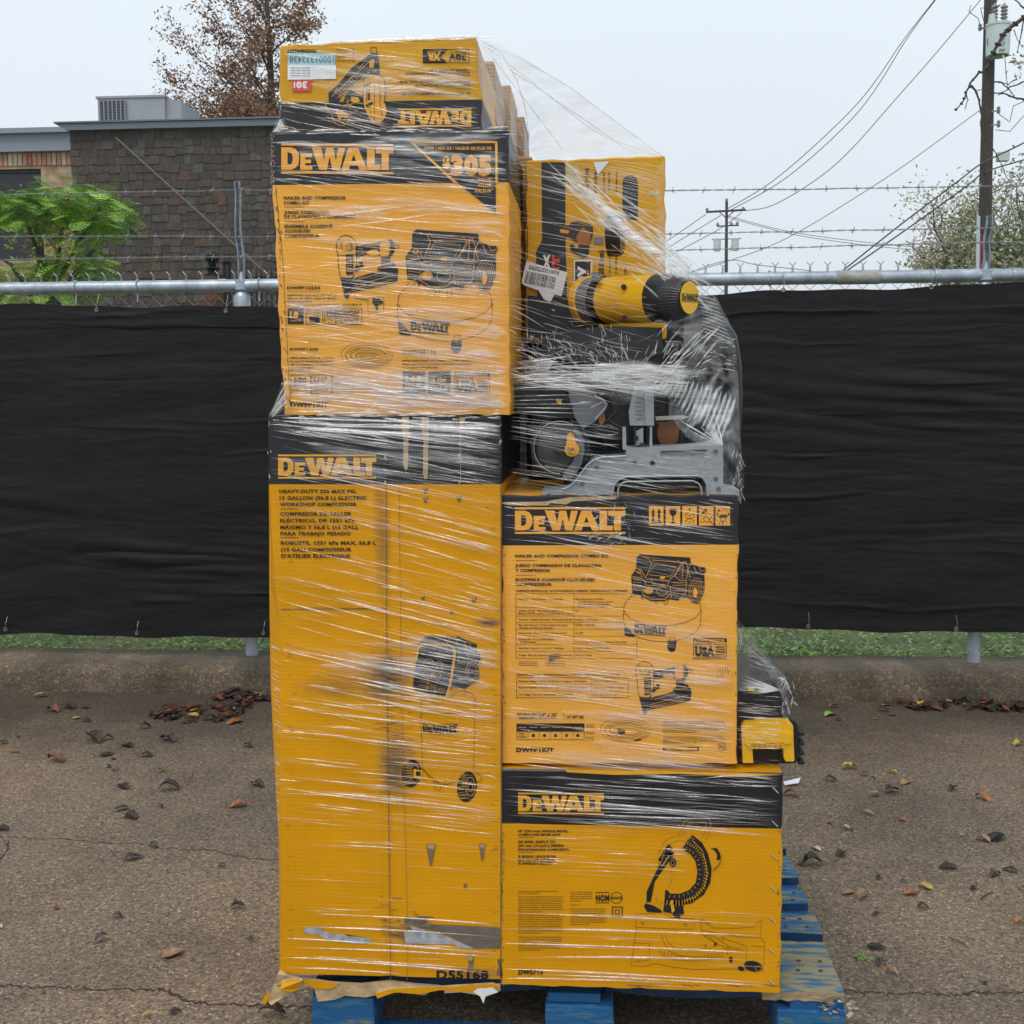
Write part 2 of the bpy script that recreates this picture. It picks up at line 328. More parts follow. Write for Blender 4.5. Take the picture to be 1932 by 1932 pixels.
# ---- concrete yard
def ground_mat():
    m = bpy.data.materials.new('exposed_concrete'); m.use_nodes = True; n = m.node_tree; L = n.links.new; p = n.nodes['Principled BSDF']
    t = n.nodes.new('ShaderNodeTexCoord')
    def N(scale, det=4, rough=.6, w=None):
        z = n.nodes.new('ShaderNodeTexNoise'); z.inputs['Scale'].default_value = scale; z.inputs['Detail'].default_value = det; z.inputs['Roughness'].default_value = rough
        L(t.outputs['Object'], z.inputs['Vector']); return z.outputs[0]
    def ramp(src, *els):
        r = n.nodes.new('ShaderNodeValToRGB'); L(src, r.inputs[0]); e = r.color_ramp.elements
        e[0].position, e[0].color = els[0][0], (*els[0][1], 1); e[1].position, e[1].color = els[-1][0], (*els[-1][1], 1)
        for q in els[1:-1]:
            x = e.new(q[0]); x.color = (*q[1], 1)
        return r.outputs[0]
    def mixc(f, a, b, bt='MIX'):
        x = n.nodes.new('ShaderNodeMixRGB'); x.blend_type = bt
        if isinstance(f, float): x.inputs[0].default_value = f
        else: L(f, x.inputs[0])
        L(a, x.inputs[1]); L(b, x.inputs[2]); return x.outputs[0]
    base = ramp(N(1.1, 6, .62), (.3, (.130, .106, .084)), (.5, (.185, .145, .108)), (.72, (.245, .180, .125)))
    v = n.nodes.new('ShaderNodeTexVoronoi'); v.inputs['Scale'].default_value = 210; L(t.outputs['Object'], v.inputs['Vector'])
    sp = n.nodes.new('ShaderNodeSeparateColor'); L(v.outputs['Color'], sp.inputs[0])
    agg = ramp(sp.outputs[0], (.0, (.32, .31, .31)), (.30, (.66, .63, .6)), (.5, (1.0, .97, .93)), (.75, (1.25, 1.15, 1.0)), (.95, (1.4, 1.3, 1.1)), (1.0, (2.8, 2.7, 2.5)))
    c = mixc(.85, base, agg, 'MULTIPLY')
    v2 = n.nodes.new('ShaderNodeTexNoise'); v2.inputs['Scale'].default_value = 75; v2.inputs['Detail'].default_value = 3; L(t.outputs['Object'], v2.inputs['Vector'])
    fine = ramp(v2.outputs[0], (.33, (.55, .55, .58)), (.5, (1, 1, 1)), (.68, (1.5, 1.4, 1.25)))
    c = mixc(.6, c, fine, 'MULTIPLY')
    st = ramp(N(2.6, 5, .7), (.38, (.62, .60, .60)), (.55, (1, 1, 1)))
    c = mixc(.6, c, st, 'MULTIPLY')
    # damp grime along the kerb (a stain on the concrete)
    s = n.nodes.new('ShaderNodeSeparateXYZ'); L(t.outputs['Object'], s.inputs[0])
    a = n.nodes.new('ShaderNodeMath'); a.operation = 'MULTIPLY_ADD'; L(N(1.6, 5), a.inputs[0]); a.inputs[1].default_value = .9; L(s.outputs[1], a.inputs[2])
    g = ramp(a.outputs[0], (0.0, (1, 1, 1)), (1.0, (1, 1, 1)))
    mr_ = n.nodes.new('ShaderNodeMapRange'); mr_.inputs['From Min'].default_value = 2.15; mr_.inputs['From Max'].default_value = 3.0; L(a.outputs[0], mr_.inputs[0])
    g = ramp(mr_.outputs[0], (.0, (1, 1, 1)), (.8, (.36, .34, .32)))
    c = mixc(.9, c, g, 'MULTIPLY')
    L(c, p.inputs['Base Color'])
    rr = ramp(N(3, 4), (.35, (.68, .68, .68)), (.7, (.92, .92, .92))); L(rr, p.inputs['Roughness'])
    b = n.nodes.new('ShaderNodeBump'); b.inputs['Strength'].default_value = .7; b.inputs['Distance'].default_value = .004; L(sp.outputs[0], b.inputs['Height']); L(b.outputs[0], p.inputs['Normal'])
    return m
CONC = ground_mat()
CURBY = depth(gp(966, 1316)) * 0 + gp(966, 1316).y       # foot of the kerb
FY = 2.90                                                  # fence line
g = MB()
nx, ny = 60, 40
for i in range(nx+1):
    for j in range(ny+1): g.v.append((-14+28*i/nx, -8+(CURBY+8.02)*j/ny, 0))
for i in range(nx):
    for j in range(ny): a = i*(ny+1)+j; g.f.append((a, a+ny+1, a+ny+2, a+1)); g.m.append(0)
tag(g.build('pavement', CONC), kind='structure')
# cracks in the slab (thin dark recesses, drawn on the ground)
crk = MB()
def crack(pts, w):
    P = []; rr = random.Random(3)
    for i in range(len(pts)-1):
        a, b = gp(*pts[i], .0015), gp(*pts[i+1], .0015); k = 14
        for q in range(k):
            p = a.lerp(b, q/k); p += Vector((0, rr.uniform(-.008, .008), 0)); P.append(p)
    P.append(gp(*pts[-1], .0015))
    for i in range(len(P)-1):
        a, b = P[i], P[i+1]; t = (b-a); nrm = Vector((-t.y, t.x, 0)).normalized()*w*rr.uniform(.6, 1.5)
        crk.face([a-nrm, b-nrm, b+nrm, a+nrm])
k2 = .27374
z2b = lambda x, y: (x*k2, 1511.1+y*k2)
crack([(-300, 1850)]+[z2b(*q) for q in [(0,1270),(300,1285),(620,1298),(950,1303),(1130,1298),(1250,1360),(1440,1402),(1830,1408)]]+[(640, 1900)], .0016)
crack([(-200, 1570)]+[z2b(*q) for q in [(0,245),(400,262),(750,292),(1000,295),(1090,322),(1500,345),(1720,398),(1910,405)]]+[(620,1625)], .0011)
crack([z2b(*q) for q in [(62,265),(50,340),(0,405)]], .0009)
z3b = lambda x, y: (1586.7+x*.1787, 1586.7+y*.1787)
crack([(1500,1866)]+[z3b(*q) for q in [(20,1570),(300,1600),(550,1612),(900,1610),(1250,1625),(1430,1590),(1600,1605),(1932,1600)]]+[(2150, 1875)], .0012)
tag(crk.build('pavement_crack', mat('crack_shadow', (.03, .026, .022), .9)), kind='structure')
# ---- kerb with a rounded top
prof = []
H = .118
prof += [(CURBY, -.01), (CURBY+.004, .03), (CURBY+.010, .05)]
for k in range(7):
    th = math.pi - math.pi/2*k/6
    prof.append((CURBY+.015+.055+.055*math.cos(th), H-.055+.055*math.sin(th)))
prof += [(CURBY+.20, H+.004), (FY+.10, H+.002), (FY+.10, -.02)]
cb = MB(); NXc = 140
for i in range(NXc+1):
    x = -14+28*i/NXc
    for (y, z) in prof:
        q = noise.noise(Vector((x*1.3, y*3, z*3)))*.006; cb.v.append((x, y+q, z+q*.5))
n_ = len(prof)
for i in range(NXc):
    for j in range(n_-1): cb.f.append((i*n_+j, i*n_+j+1, (i+1)*n_+j+1, (i+1)*n_+j)); cb.m.append(0)
def curb_mat():
    m = mat('kerb_concrete', (.060, .050, .036), .85, c2=(.165, .125, .086), vscale=2.4, detail=8, bump=.6, bscale=70)
    n = m.node_tree; L = n.links.new; p = n.nodes['Principled BSDF']; src = p.inputs['Base Color'].links[0].from_socket
    t = [q for q in n.nodes if q.type == 'TEX_COORD'][0]
    v = n.nodes.new('ShaderNodeTexVoronoi'); v.inputs['Scale'].default_value = 130; L(t.outputs['Object'], v.inputs['Vector'])
    r = n.nodes.new('ShaderNodeValToRGB'); sp = n.nodes.new('ShaderNodeSeparateColor'); L(v.outputs['Color'], sp.inputs[0]); L(sp.outputs[0], r.inputs[0])
    e = r.color_ramp.elements; e[0].color = (.45, .43, .4, 1); e[1].color = (2.6, 2.1, 1.5, 1); x = e.new(.85); x.color = (1.1, 1.05, 1, 1)
    mp = n.nodes.new('ShaderNodeMapping'); mp.inputs['Scale'].default_value = (4, 1, 3); L(t.outputs['Object'], mp.inputs[0])
    z = n.nodes.new('ShaderNodeTexNoise'); z.inputs['Scale'].default_value = 1.2; z.inputs['Detail'].default_value = 7; L(mp.outputs[0], z.inputs['Vector'])
    r2 = n.nodes.new('ShaderNodeValToRGB'); L(z.outputs[0], r2.inputs[0]); e = r2.color_ramp.elements; e[0].position = .38; e[0].color = (.45, .45, .42, 1); e[1].position = .62; e[1].color = (1.1, 1.1, 1.1, 1)
    a = n.nodes.new('ShaderNodeMixRGB'); a.blend_type = 'MULTIPLY'; a.inputs[0].default_value = .7; L(src, a.inputs[1]); L(r.outputs[0], a.inputs[2])
    b = n.nodes.new('ShaderNodeMixRGB'); b.blend_type = 'MULTIPLY'; b.inputs[0].default_value = .8; L(a.outputs[0], b.inputs[1]); L(r2.outputs[0], b.inputs[2])
    L(b.outputs[0], p.inputs['Base Color']); return m
tag(cb.build('kerb', curb_mat(), smooth=True), kind='structure')
# ---- lawn behind the fence, reaching the horizon
gm = MB(); gm.face([(-148, FY+.05, .085), (148, FY+.05, .085), (148, 168, .12), (-148, 168, .12)])
tag(gm.build('lawn', mat('lawn_soil', (.06, .10, .025), .9, c2=(.20, .22, .08), vscale=1.5, detail=8)), kind='structure')
gs = MB()
for i in range(38000):
    x = rnd.uniform(-4.2, 3.6); y = FY+.12+rnd.random()**1.6*6.5
    d = noise.noise(Vector((x*2, y*2, 0)))
    if d < -.28 and rnd.random() < .75: continue
    s = rnd.uniform(.006, .017)*(1+.15*(y-FY)); th = rnd.uniform(0, 6.28); z = .092+rnd.random()*.05
    a = Vector((math.cos(th), math.sin(th), rnd.uniform(-.4, .7)))*s; b = Vector((-math.sin(th), math.cos(th), rnd.uniform(-.2, .5)))*s*.55
    c = Vector((x, y, z)); gs.face([c-a, c+b, c+a, c-b], 0 if rnd.random() < .62 else (1 if rnd.random() < .8 else 2))
tag(gs.build('ground_cover', [mat('clover', (.20, .38, .05), .6, vary=.4, vscale=9), mat('clover_light', (.34, .56, .12), .6, vary=.3, vscale=9), mat('straw', (.42, .36, .2), .8)], fixn=False),
    'low green clover and grass growing behind the fence', 'ground cover', kind='stuff')
# ================================================================== FENCE
GALV = mat('galvanised_steel', (.36, .41, .46), .42, metal=.55, vary=.25, vscale=14, bump=.1)
GALVD = mat('weathered_galvanised', (.26, .29, .32), .4, metal=.6, vary=.35, vscale=9, stretch=(1, 1, 3))
WIRE = mat('dull_wire', (.24, .24, .25), .5, metal=.3)
def fz(v, u=966): return px(u, v, FY).z
railz = fz(532)
fence = empty('chain_link_fence', (0, FY, 0), 'galvanised chain-link fence with round top rail and three barbed wire strands behind the stack', 'fence')
fence['_w'] = (0, FY, 0)
fr = MB(); fr.tube([(-9, FY, railz), (9, FY, railz)], .0285, 14)
for u in (160, 262, 490, 1455, 1765): pass
rail = fr.build('top_rail', GALV, fence, smooth=True)
sl_ = MB()
xj = px(1650/1932*0+1650, 525, FY).x     # sleeve joining two rail lengths
def uzx(u, v=530): return px(u, v, FY).x
x0, x1 = uzx(2210.0/2557*1932-0.0), uzx(2330/2557*1932)
zz5 = lambda x, y: (1246.7+x*.3547, y*.3547)
x0, x1 = uzx(zz5(930, 0)[0]), uzx(zz5(1165, 0)[0])
sl_.tube([(x0, FY, railz), (x1, FY, railz)], .0305, 14)
pchild(sl_, 'sleeve', mat('rusty_sleeve', (.25, .24, .20), .6, metal=.3, c2=(.42, .42, .42), vscale=20), rail, fence, smooth=True)
for (u) in (143, 259, 488, zz5(575, 0)[0], zz5(1450, 0)[0], zz5(1860, 0)[0]):
    t_ = MB(); x = uzx(u); pts = []
    for k in range(15): th = 2*math.pi*k/14; pts.append((x+.002*math.sin(th*.5)+.004*k/14, FY+.033*math.sin(th), railz+.033*math.cos(th)))
    pts.append((x+.006, FY-.02, railz-.07)); t_.tube(pts, .0028, 5); t_.build('tie_wire', GALV, fence)
# chain link fabric
cw = sz(31.4, FY, 500, 560); ch = cw*.98
zb = .15; zt = railz+.065; ml = MB()
nz_ = int((zt-.045-zb)/(ch/2)); zb = zt-.045-nz_*ch/2
x = -4.0
offx = px(31.5*.2776+0, 560, FY).x
i = 0
while x < 3.2:
    pts = []
    for j in range(nz_+1):
        s = (1 if (j % 2) else -1)*(1 if i % 2 else 1); pts.append((x+cw/4+s*cw/4*1.04, FY-.008+(.003 if (i+j) % 2 else -.003), zb+j*ch/2))
    ml.tube(pts, .0017, 4, caps=False)
    pts = [(a+0, b, c) for a, b, c in pts]
    pts2 = [(x+cw/2+cw/4-(1 if (j % 2) else -1)*cw/4*1.04, FY-.008-(.003 if (i+j) % 2 else -.003), zb+j*ch/2) for j in range(nz_+1)]
    ml.tube(pts2, .0017, 4, caps=False)
    # twisted knuckle with its two barbs over the rail
    kx = x+cw/2*(1.0 if nz_ % 2 else 0.0); kz = zb+nz_*ch/2
    for sg in (-1, 1):
        tw = [(kx+sg*.004*math.cos(q*1.6), FY-.008+sg*.004*math.sin(q*1.6), kz+q*.006) for q in range(6)]
        tw.append((kx+sg*.014, FY-.008, kz+.046)); ml.tube(tw, .0019, 4)
    x += cw; i += 1
ml.build('wire_mesh', mat('galvanised_wire', (.30, .31, .33), .45, metal=.5), fence)
# posts with caps and barbed-wire arms
def post(u, lean, vt, vb, cupv, name_lab=None):
    x = uzx(u); q = MB(); q.tube([(x, FY+.004, .1), (x, FY+.004, railz-.035)], .03, 12)
    po = q.build('post', GALV, fence, smooth=True)
    c = MB(); c.lathe((x, FY, railz-.10), (0, 0, 1), [(0, .030), (.0, .037), (.05, .037), (.058, .033), (.075, .022), (.10, .016), (.145, .014), (.16, .010)], 16)
    c.tube([(x, FY, railz-.02), (x, FY, railz+.02)], .034, 12)
    pchild(c, 'cap', GALV, po, fence, smooth=True)
    a = MB(); top = px(u+lean, vt, FY); bot = Vector((x, FY-.004, railz+.03)); w = .017
    vs = []; 
    for k in range(9):
        f = k/8; p = bot.lerp(Vector((top.x, FY-.012, top.z)), f); p.x += .004*math.sin(f*9)
        ww = w*(1-.15*f)
        for dx, dy in ((-ww, -.0), (-ww*.55, -.010), (0, .004), (ww*.55, -.010), (ww, -.0), (0, .012)): vs.append((p.x+dx, p.y+dy, p.z))
    fs = [(i*6+k, i*6+(k+1) % 6, (i+1)*6+(k+1) % 6, (i+1)*6+k) for i in range(8) for k in range(6)] + [tuple(range(5, -1, -1)), tuple(48+k for k in range(6))]
    a.add(vs, fs); pchild(a, 'extension_arm', GALVD, po, fence)
post(456, -8, 343, 0, 0); post(1858, 0+6, 408, 0, 0)
for xx in (-6.2, 6.4): q = MB(); q.tube([(xx, FY+.004, .1), (xx, FY+.004, railz)], .03, 10); q.build('post', GALV, fence, smooth=True)
# barbed wire strands: (u, v) measured along each
def barbed(pts, y):
    b = MB(); P = []
    W3 = [px(u, v, y) for u, v in pts]
    seg = []
    for i in range(len(W3)-1):
        L_ = (W3[i+1]-W3[i]).length; k = max(2, int(L_/.018))
        for q in range(k): seg.append(W3[i].lerp(W3[i+1], q/k))
    seg.append(W3[-1])
    for s in (0, math.pi):
        b.tube([(p.x, p.y+.0022*math.sin(i*1.1+s), p.z+.0022*math.cos(i*1.1+s)+.003*noise.noise(Vector((p.x*5, 0, y)))) for i, p in enumerate(seg)], .0015, 4)
    for i in range(3, len(seg)-2, 7):
        p = seg[i]; th0 = rnd.uniform(0, 3)
        for q in range(4):
            th = th0+q*math.pi/2*1.1; d = Vector((.35*math.cos(q*2+.3), .5*math.sin(th), math.cos(th))).normalized()*.016
            b.tube([p-d*.15, p+d], .0013, 4)
        b.tube([p+Vector((-.005, 0, .0)), p+Vector((.005, 0, 0))], .0042, 6)
    return b.build('barbed_wire', WIRE, fence)
z4_ = lambda x, y: (x*.3363, y*.3363)
barbed([(-200, 372), z4_(0,1095), z4_(640,1078), z4_(1120,1072), z4_(1310,1062), z4_(1520,1068), (700, 361), (1000, 360), (1253, 360), zz5(20,1014), zz5(950,1004), zz5(1700,990), zz5(1932,990), (2200, 352)], FY-.02)
barbed([(-200, 446), z4_(0,1328), z4_(600,1325), z4_(1320,1328), (700, 444), (1253, 442), zz5(30,1245), zz5(1000,1226), zz5(1650,1213), zz5(1932,1215), (2200, 431)], FY-.022)
barbed([(-200, 493), z4_(0,1460), z4_(430,1450), z4_(1330,1440), (700, 482), (1253, 474), zz5(30,1333), zz5(900,1310), zz5(1650,1290), zz5(1932,1290), (2200, 456)], FY-.02)
# ---- privacy screens (black woven cloth tied to the mesh)
def screen_mat():
    m = mat('black_woven_cloth', (.0065, .0065, .0072), .7, c2=(.0145, .014, .0145), vscale=3, stretch=(1.2, 1, 9), detail=9, spec=.22)
    n = m.node_tree; L = n.links.new; p = n.nodes['Principled BSDF']; t = [q for q in n.nodes if q.type == 'TEX_COORD'][0]
    mp = n.nodes.new('ShaderNodeMapping'); mp.inputs['Scale'].default_value = (1.6, 1, 6); mp.inputs['Rotation'].default_value = (0, R(-3), 0); L(t.outputs['Object'], mp.inputs[0])
    z = n.nodes.new('ShaderNodeTexNoise'); z.inputs['Scale'].default_value = 3; z.inputs['Detail'].default_value = 10; z.inputs['Roughness'].default_value = .62; L(mp.outputs[0], z.inputs['Vector'])
    z2 = n.nodes.new('ShaderNodeTexNoise'); z2.inputs['Scale'].default_value = 220; z2.inputs['Detail'].default_value = 2; L(t.outputs['Object'], z2.inputs['Vector'])
    a = n.nodes.new('ShaderNodeMath'); a.operation = 'MULTIPLY_ADD'; L(z2.outputs[0], a.inputs[0]); a.inputs[1].default_value = .10; L(z.outputs[0], a.inputs[2])
    b = n.nodes.new('ShaderNodeBump'); b.inputs['Strength'].default_value = .5; b.inputs['Distance'].default_value = .02; L(a.outputs[0], b.inputs['Height']); L(b.outputs[0], p.inputs['Normal'])
    return m
SCR = screen_mat(); BRASS = mat('grommet_brass', (.26, .24, .17), .4, metal=.7)
def screen(name, tl, tr, bl, br, lab, grom, seed):
    r_ = random.Random(seed); y0 = FY-.047
    A, B, C, D = px(*tl, y0), px(*tr, y0), px(*bl, y0), px(*br, y0)
    root = empty(name, (0, y0, 0), lab, 'privacy screen', 'black cloth screens tied to the fence'); root['_w'] = (0, y0, 0)
    s = MB(); nx, nz = 170, 230
    CR = [(r_.uniform(min(A.x, C.x), B.x), r_.uniform(C.z+.05, A.z-.05), r_.uniform(.15, .6), r_.uniform(.002, .006), r_.uniform(-.06, .06), r_.uniform(.005, .012)) for _ in range(60)]
    for i in range(nx+1):
        for j in range(nz+1):
            f, h = i/nx, j/nz; p = C.lerp(D, f).lerp(A.lerp(B, f), h)
            w = noise.noise(Vector((p.x*1.1, 3*seed, p.z*4)))*.016 + max(0, noise.noise(Vector((p.x*.8+5, seed, p.z*2)))-.12)*.05*noise.noise(Vector((p.x*1.5, seed, p.z*17+p.x*1.1)))
            for (cx, cz, cl, ca, cs, cwd) in CR:
                if abs(p.z-cz) < .06 and abs(p.x-cx) < cl:
                    w -= ca*math.exp(-((p.z-cz-cs*(p.x-cx)-.006*math.sin(p.x*11+cx))/cwd)**2)*(1-(abs(p.x-cx)/cl)**2)
            if h > .935: w -= .006                                  # folded hem
            z = p.z + (.005*math.sin(p.x*7.3+seed)+.003*math.sin(p.x*17+seed))*(max(0, 2*h-1) if h > .5 else max(0, 1-2*h))
            s.v.append((p.x, y0-abs(w), z))
    for i in range(nx):
        for j in range(nz): a = i*(nz+1)+j; s.f.append((a, a+nz+1, a+nz+2, a+1)); s.m.append(0)
    c = s.build('cloth', SCR, root, smooth=True)
    for (u, v) in grom:
        q = MB(); p = px(u, v, y0-.02); q.lathe(p, (0, -1, 0), [(0, .0045), (.002, .005), (.003, .008), (.0, .0095)], 14)
        q.tube([p+Vector((0, -.004, 0)), p+Vector((.004, .0, .03)), p+Vector((.002, .03, .07))], .0012, 5); q.build('grommet', BRASS, root)
screen('privacy_screen', (-500, 571), (1003, 584), (-500, 1188), (1003, 1212), 'black cloth screen tied to the fence left of the stack', [(182, 584), (426, 586), (10, 1187), (258, 1194), (497, 1194)], 1)
screen('privacy_screen', (1004, 566), (2300, 522), (1004, 1177), (2300, 1203), 'black cloth screen tied to the fence right of the stack', [zz5(650,1543), zz5(1438,1527), (1525, 1181), (1804, 1186), (1478, 547)], 2)
# ================================================================== BUILDINGS
def shingle_wall():
    Y = 12.8; A = px(132, 242, Y); B = px(800, 238, Y); top = A.z; x0, x1 = A.x, B.x
    root = empty('shingled_building', (x0, Y, 0), 'dark brown shingle-clad building with grey metal coping behind the fence', 'building'); root['_w'] = (x0, Y, 0)
    w = MB(); w.box(((x0+x1)/2, Y+3.06, (top-.02)/2), (x1-x0, 6, top-.02)); w.build('wall', mat('dark_backing', (.03, .025, .02), .9), root)
    s = MB(); h = sz(15.2, Y, 300, 450); z = top-.06-h; row = 0; r_ = random.Random(5)
    while z > -.1:
        x = x0-r_.random()*.1
        while x < x1:
            ww = r_.uniform(.07, .17); e = min(x+ww-.004, x1); b = max(x, x0)
            if e > b+.01:
                dz = r_.choice((0, 0, 0, .012, .02, -.01)); t = r_.uniform(.008, .02); mi = r_.choices((0, 1, 2, 3, 4), (5, 4, 3, 1.3, 1.6))[0]
                s.add([(b, Y-t, z+dz), (e, Y-t, z+dz), (e, Y-.004, z+h+.03), (b, Y-.004, z+h+.03), (b, Y+.02, z+dz), (e, Y+.02, z+dz)], [(0,1,2,3), (0,4,5,1), (0,3,4), (1,5,2)], mi)
            x += ww
        z -= h; row += 1
    sm = [mat('shingle', c, .85, vary=.25, vscale=20) for c in ((.062,.049,.040), (.074,.055,.043), (.052,.043,.037), (.092,.058,.040), (.080,.074,.068))]
    s.build('shingle_cladding', sm, root)
    c = MB(); c.prism([(x0-.14, Y-.04, top+.03), (x0-.14, Y-.12, top+.03), (x0-.0, Y-.12, top-.05), (x0, Y-.04, top-.05)][::-1], [(x1, Y-.04, top+.03), (x1, Y-.12, top+.03), (x1, Y-.12, top-.05), (x1, Y-.04, top-.05)][::-1])
    c.box(((x0+x1)/2-.07, Y+2.93, top+.045), (x1-x0+.16, 6.15, .02)); c.build('coping', mat('grey_metal_coping', (.13, .15, .18), .45, metal=.2), root)
    cc = MB(); cc.tube([px(218, 259, Y-.08), px(535, 545, Y-.08)], .008, 5); cc.build('cable', mat('tan_cable', (.22, .17, .14), .7), root)
    # rooftop unit
    yu = Y+1.2; 
    a, b, t1 = px(186, 240, yu), px(312, 240, yu), px(186, 186, yu)
    ru = empty('rooftop_air_conditioner', (a.x, yu, top), 'grey box-shaped air conditioner on the flat roof of the shingled building', 'air conditioner'); ru['_w'] = (a.x, yu, top)
    bd = MB(); zc_ = (t1.z+top+.04)/2; wd = b.x-a.x; bd.box((a.x+wd/2, yu+.5, zc_), (wd, 1.0, t1.z-top-.04))
    bd.box((a.x+wd/2, yu+.5, t1.z+.012), (wd+.04, 1.04, .03)); 
    bd.prism([(b.x+.002, yu+.05, top+.05), (b.x+.2, yu+.10, top+.05), (b.x+.2, yu+.9, top+.05), (b.x+.002, yu+.9, top+.05)], [(b.x+.002, yu+.05, t1.z-.01), (b.x+.2, yu+.10, t1.z-.03), (b.x+.2, yu+.9, t1.z-.03), (b.x+.002, yu+.9, t1.z-.01)])
    bd.build('housing', mat('beige_grey_metal', (.30, .31, .34), .5, vary=.08, vscale=2), ru)
    gr = MB(); p0, p1 = px(190, 232, yu-.02), px(236, 190, yu-.02)
    gr.box(((p0.x+p1.x)/2, yu-.005, (p0.z+p1.z)/2), (p1.x-p0.x, .02, p1.z-p0.z), 1)
    for k in range(7): gr.box((p0.x+(p1.x-p0.x)*k/6, yu-.025, (p0.z+p1.z)/2), (.014, .03, p1.z-p0.z), 0)
    for k in range(15): gr.box(((p0.x+p1.x)/2, yu-.025, p0.z+(p1.z-p0.z)*k/14), (p1.x-p0.x, .02, .005), 0)
    gr.build('condenser_grille', [mat('grille_metal', (.25, .26, .28), .5), mat('grille_dark', (.02, .02, .03), .7)], ru)
shingle_wall()
def brick_mat(name, c1, c2, mortar, sc, rot=0):
    m = bpy.data.materials.new(name); m.use_nodes = True; n = m.node_tree; L = n.links.new; p = n.nodes['Principled BSDF']; p.inputs['Roughness'].default_value = .85
    t = n.nodes.new('ShaderNodeTexCoord'); mp = n.nodes.new('ShaderNodeMapping'); mp.inputs['Rotation'].default_value = (R(90), 0, R(rot)); L(t.outputs['Object'], mp.inputs[0])
    b = n.nodes.new('ShaderNodeTexBrick'); L(mp.outputs[0], b.inputs['Vector']); b.inputs['Scale'].default_value = 1
    b.inputs['Brick Width'].default_value = sc[0]; b.inputs['Row Height'].default_value = sc[1]; b.inputs['Mortar Size'].default_value = .010; b.inputs['Bias'].default_value = 0
    b.inputs['Color1'].default_value = (*c1, 1); b.inputs['Color2'].default_value = (*c2, 1); b.inputs['Mortar'].default_value = (*mortar, 1)
    z = n.nodes.new('ShaderNodeTexNoise'); z.inputs['Scale'].default_value = 7; z.inputs['Detail'].default_value = 8; L(t.outputs['Object'], z.inputs['Vector'])
    r = n.nodes.new('ShaderNodeValToRGB'); L(z.outputs[0], r.inputs[0]); r.color_ramp.elements[0].position = .35; r.color_ramp.elements[0].color = (.6, .55, .5, 1); r.color_ramp.elements[1].position = .65; r.color_ramp.elements[1].color = (1.15, 1.15, 1.15, 1)
    x = n.nodes.new('ShaderNodeMixRGB'); x.blend_type = 'MULTIPLY'; x.inputs[0].default_value = .8; L(b.outputs[0], x.inputs[1]); L(r.outputs[0], x.inputs[2]); L(x.outputs[0], p.inputs['Base Color'])
    bp = n.nodes.new('ShaderNodeBump'); bp.inputs['Strength'].default_value = .5; bp.inputs['Distance'].default_value = .01; bp.invert = True; L(b.outputs['Fac'], bp.inputs['Height']); L(bp.outputs[0], p.inputs['Normal'])
    return m
def brick_building():
    Y = 14.2; A = px(-300, 292, Y); B = px(136, 287, Y); zt = B.z
    root = empty('brick_building', (B.x, Y, 0), 'weathered tan and red brick building with grey fascia at the left edge', 'building'); root['_w'] = (B.x, Y, 0)
    win0, win1 = px(-60, 321, Y), px(79, 364, Y)
    w = MB(); x0, x1 = A.x, B.x+.3
    def wl(a, b, c, d): w.face([(a, Y, c), (b, Y, c), (b, Y, d), (a, Y, d)])
    wz0, wz1 = win0.z-1.3, win0.z
    wl(x0, win0.x, -.1, zt); wl(win1.x, x1, -.1, zt); wl(win0.x, win1.x, wz1, zt); wl(win0.x, win1.x, -.1, wz0)
    w.box(((x0+x1)/2, Y+2.0, zt/2-.05), (x1-x0, 3.4, zt))
    w.build('wall', brick_mat('tan_brick', (.40, .22, .13), (.58, .36, .22), (.42, .38, .30), (.21, .075)), root, fixn=False)
    sc = MB(); x = x0; r_ = random.Random(2); hz = sz(24, Y, 60, 300)
    while x < x1:
        sc.box((x+.03, Y-.01, zt-hz/2), (.058, .03, hz-.01), r_.choice((0, 0, 1, 2))); x += .072
    sc.build('soldier_course', [mat('red_brick', (.38, .16, .10), .85, vary=.3), mat('pale_brick', (.52, .40, .30), .85, vary=.2), mat('pink_brick', (.45, .24, .17), .85, vary=.2)], root)
    g_ = MB(); g_.box(((win0.x+win1.x)/2, Y+.12, (wz0+wz1)/2), (win1.x-win0.x, .03, wz1-wz0)); wn = g_.build('window', mat('dark_window', (.012, .014, .018), .15), root)
    fm = MB()
    for xx in (win0.x+.02, win1.x-.02): fm.box((xx, Y+.09, (wz0+wz1)/2), (.04, .05, wz1-wz0))
    fm.box(((win0.x+win1.x)/2, Y+.09, wz1-.02), (win1.x-win0.x-.08, .05, .04)); pchild(fm, 'frame', mat('dark_frame', (.03, .03, .035), .5), wn, root)
    f = MB(); h = sz(32, Y, 60, 275); f.box(((x0+x1)/2, Y-.06, zt+h/2), (x1-x0, .14, h)); f.box(((x0+x1)/2, Y-.10, zt+h+.03), (x1-x0, .24, .07)); f.box(((x0+x1)/2, Y+2, zt+h+.05), (x1-x0, 4, .04))
    f.build('fascia', mat('grey_fascia', (.22, .25, .30), .5), root)
    s = MB(); a, b = px(-60, 252, Y+1.5), px(50, 252, Y+1.5); s.prism([(a.x, Y+1, a.z+.02), (b.x+.5, Y+1, b.z-.18), (a.x, Y+1, a.z-.18)], [(a.x, Y+3, a.z+.02), (b.x+.5, Y+3, b.z-.18), (a.x, Y+3, a.z-.18)])
    s.build('roof_skylight', mat('skylight_metal', (.2, .23, .28), .4), root)
brick_building()
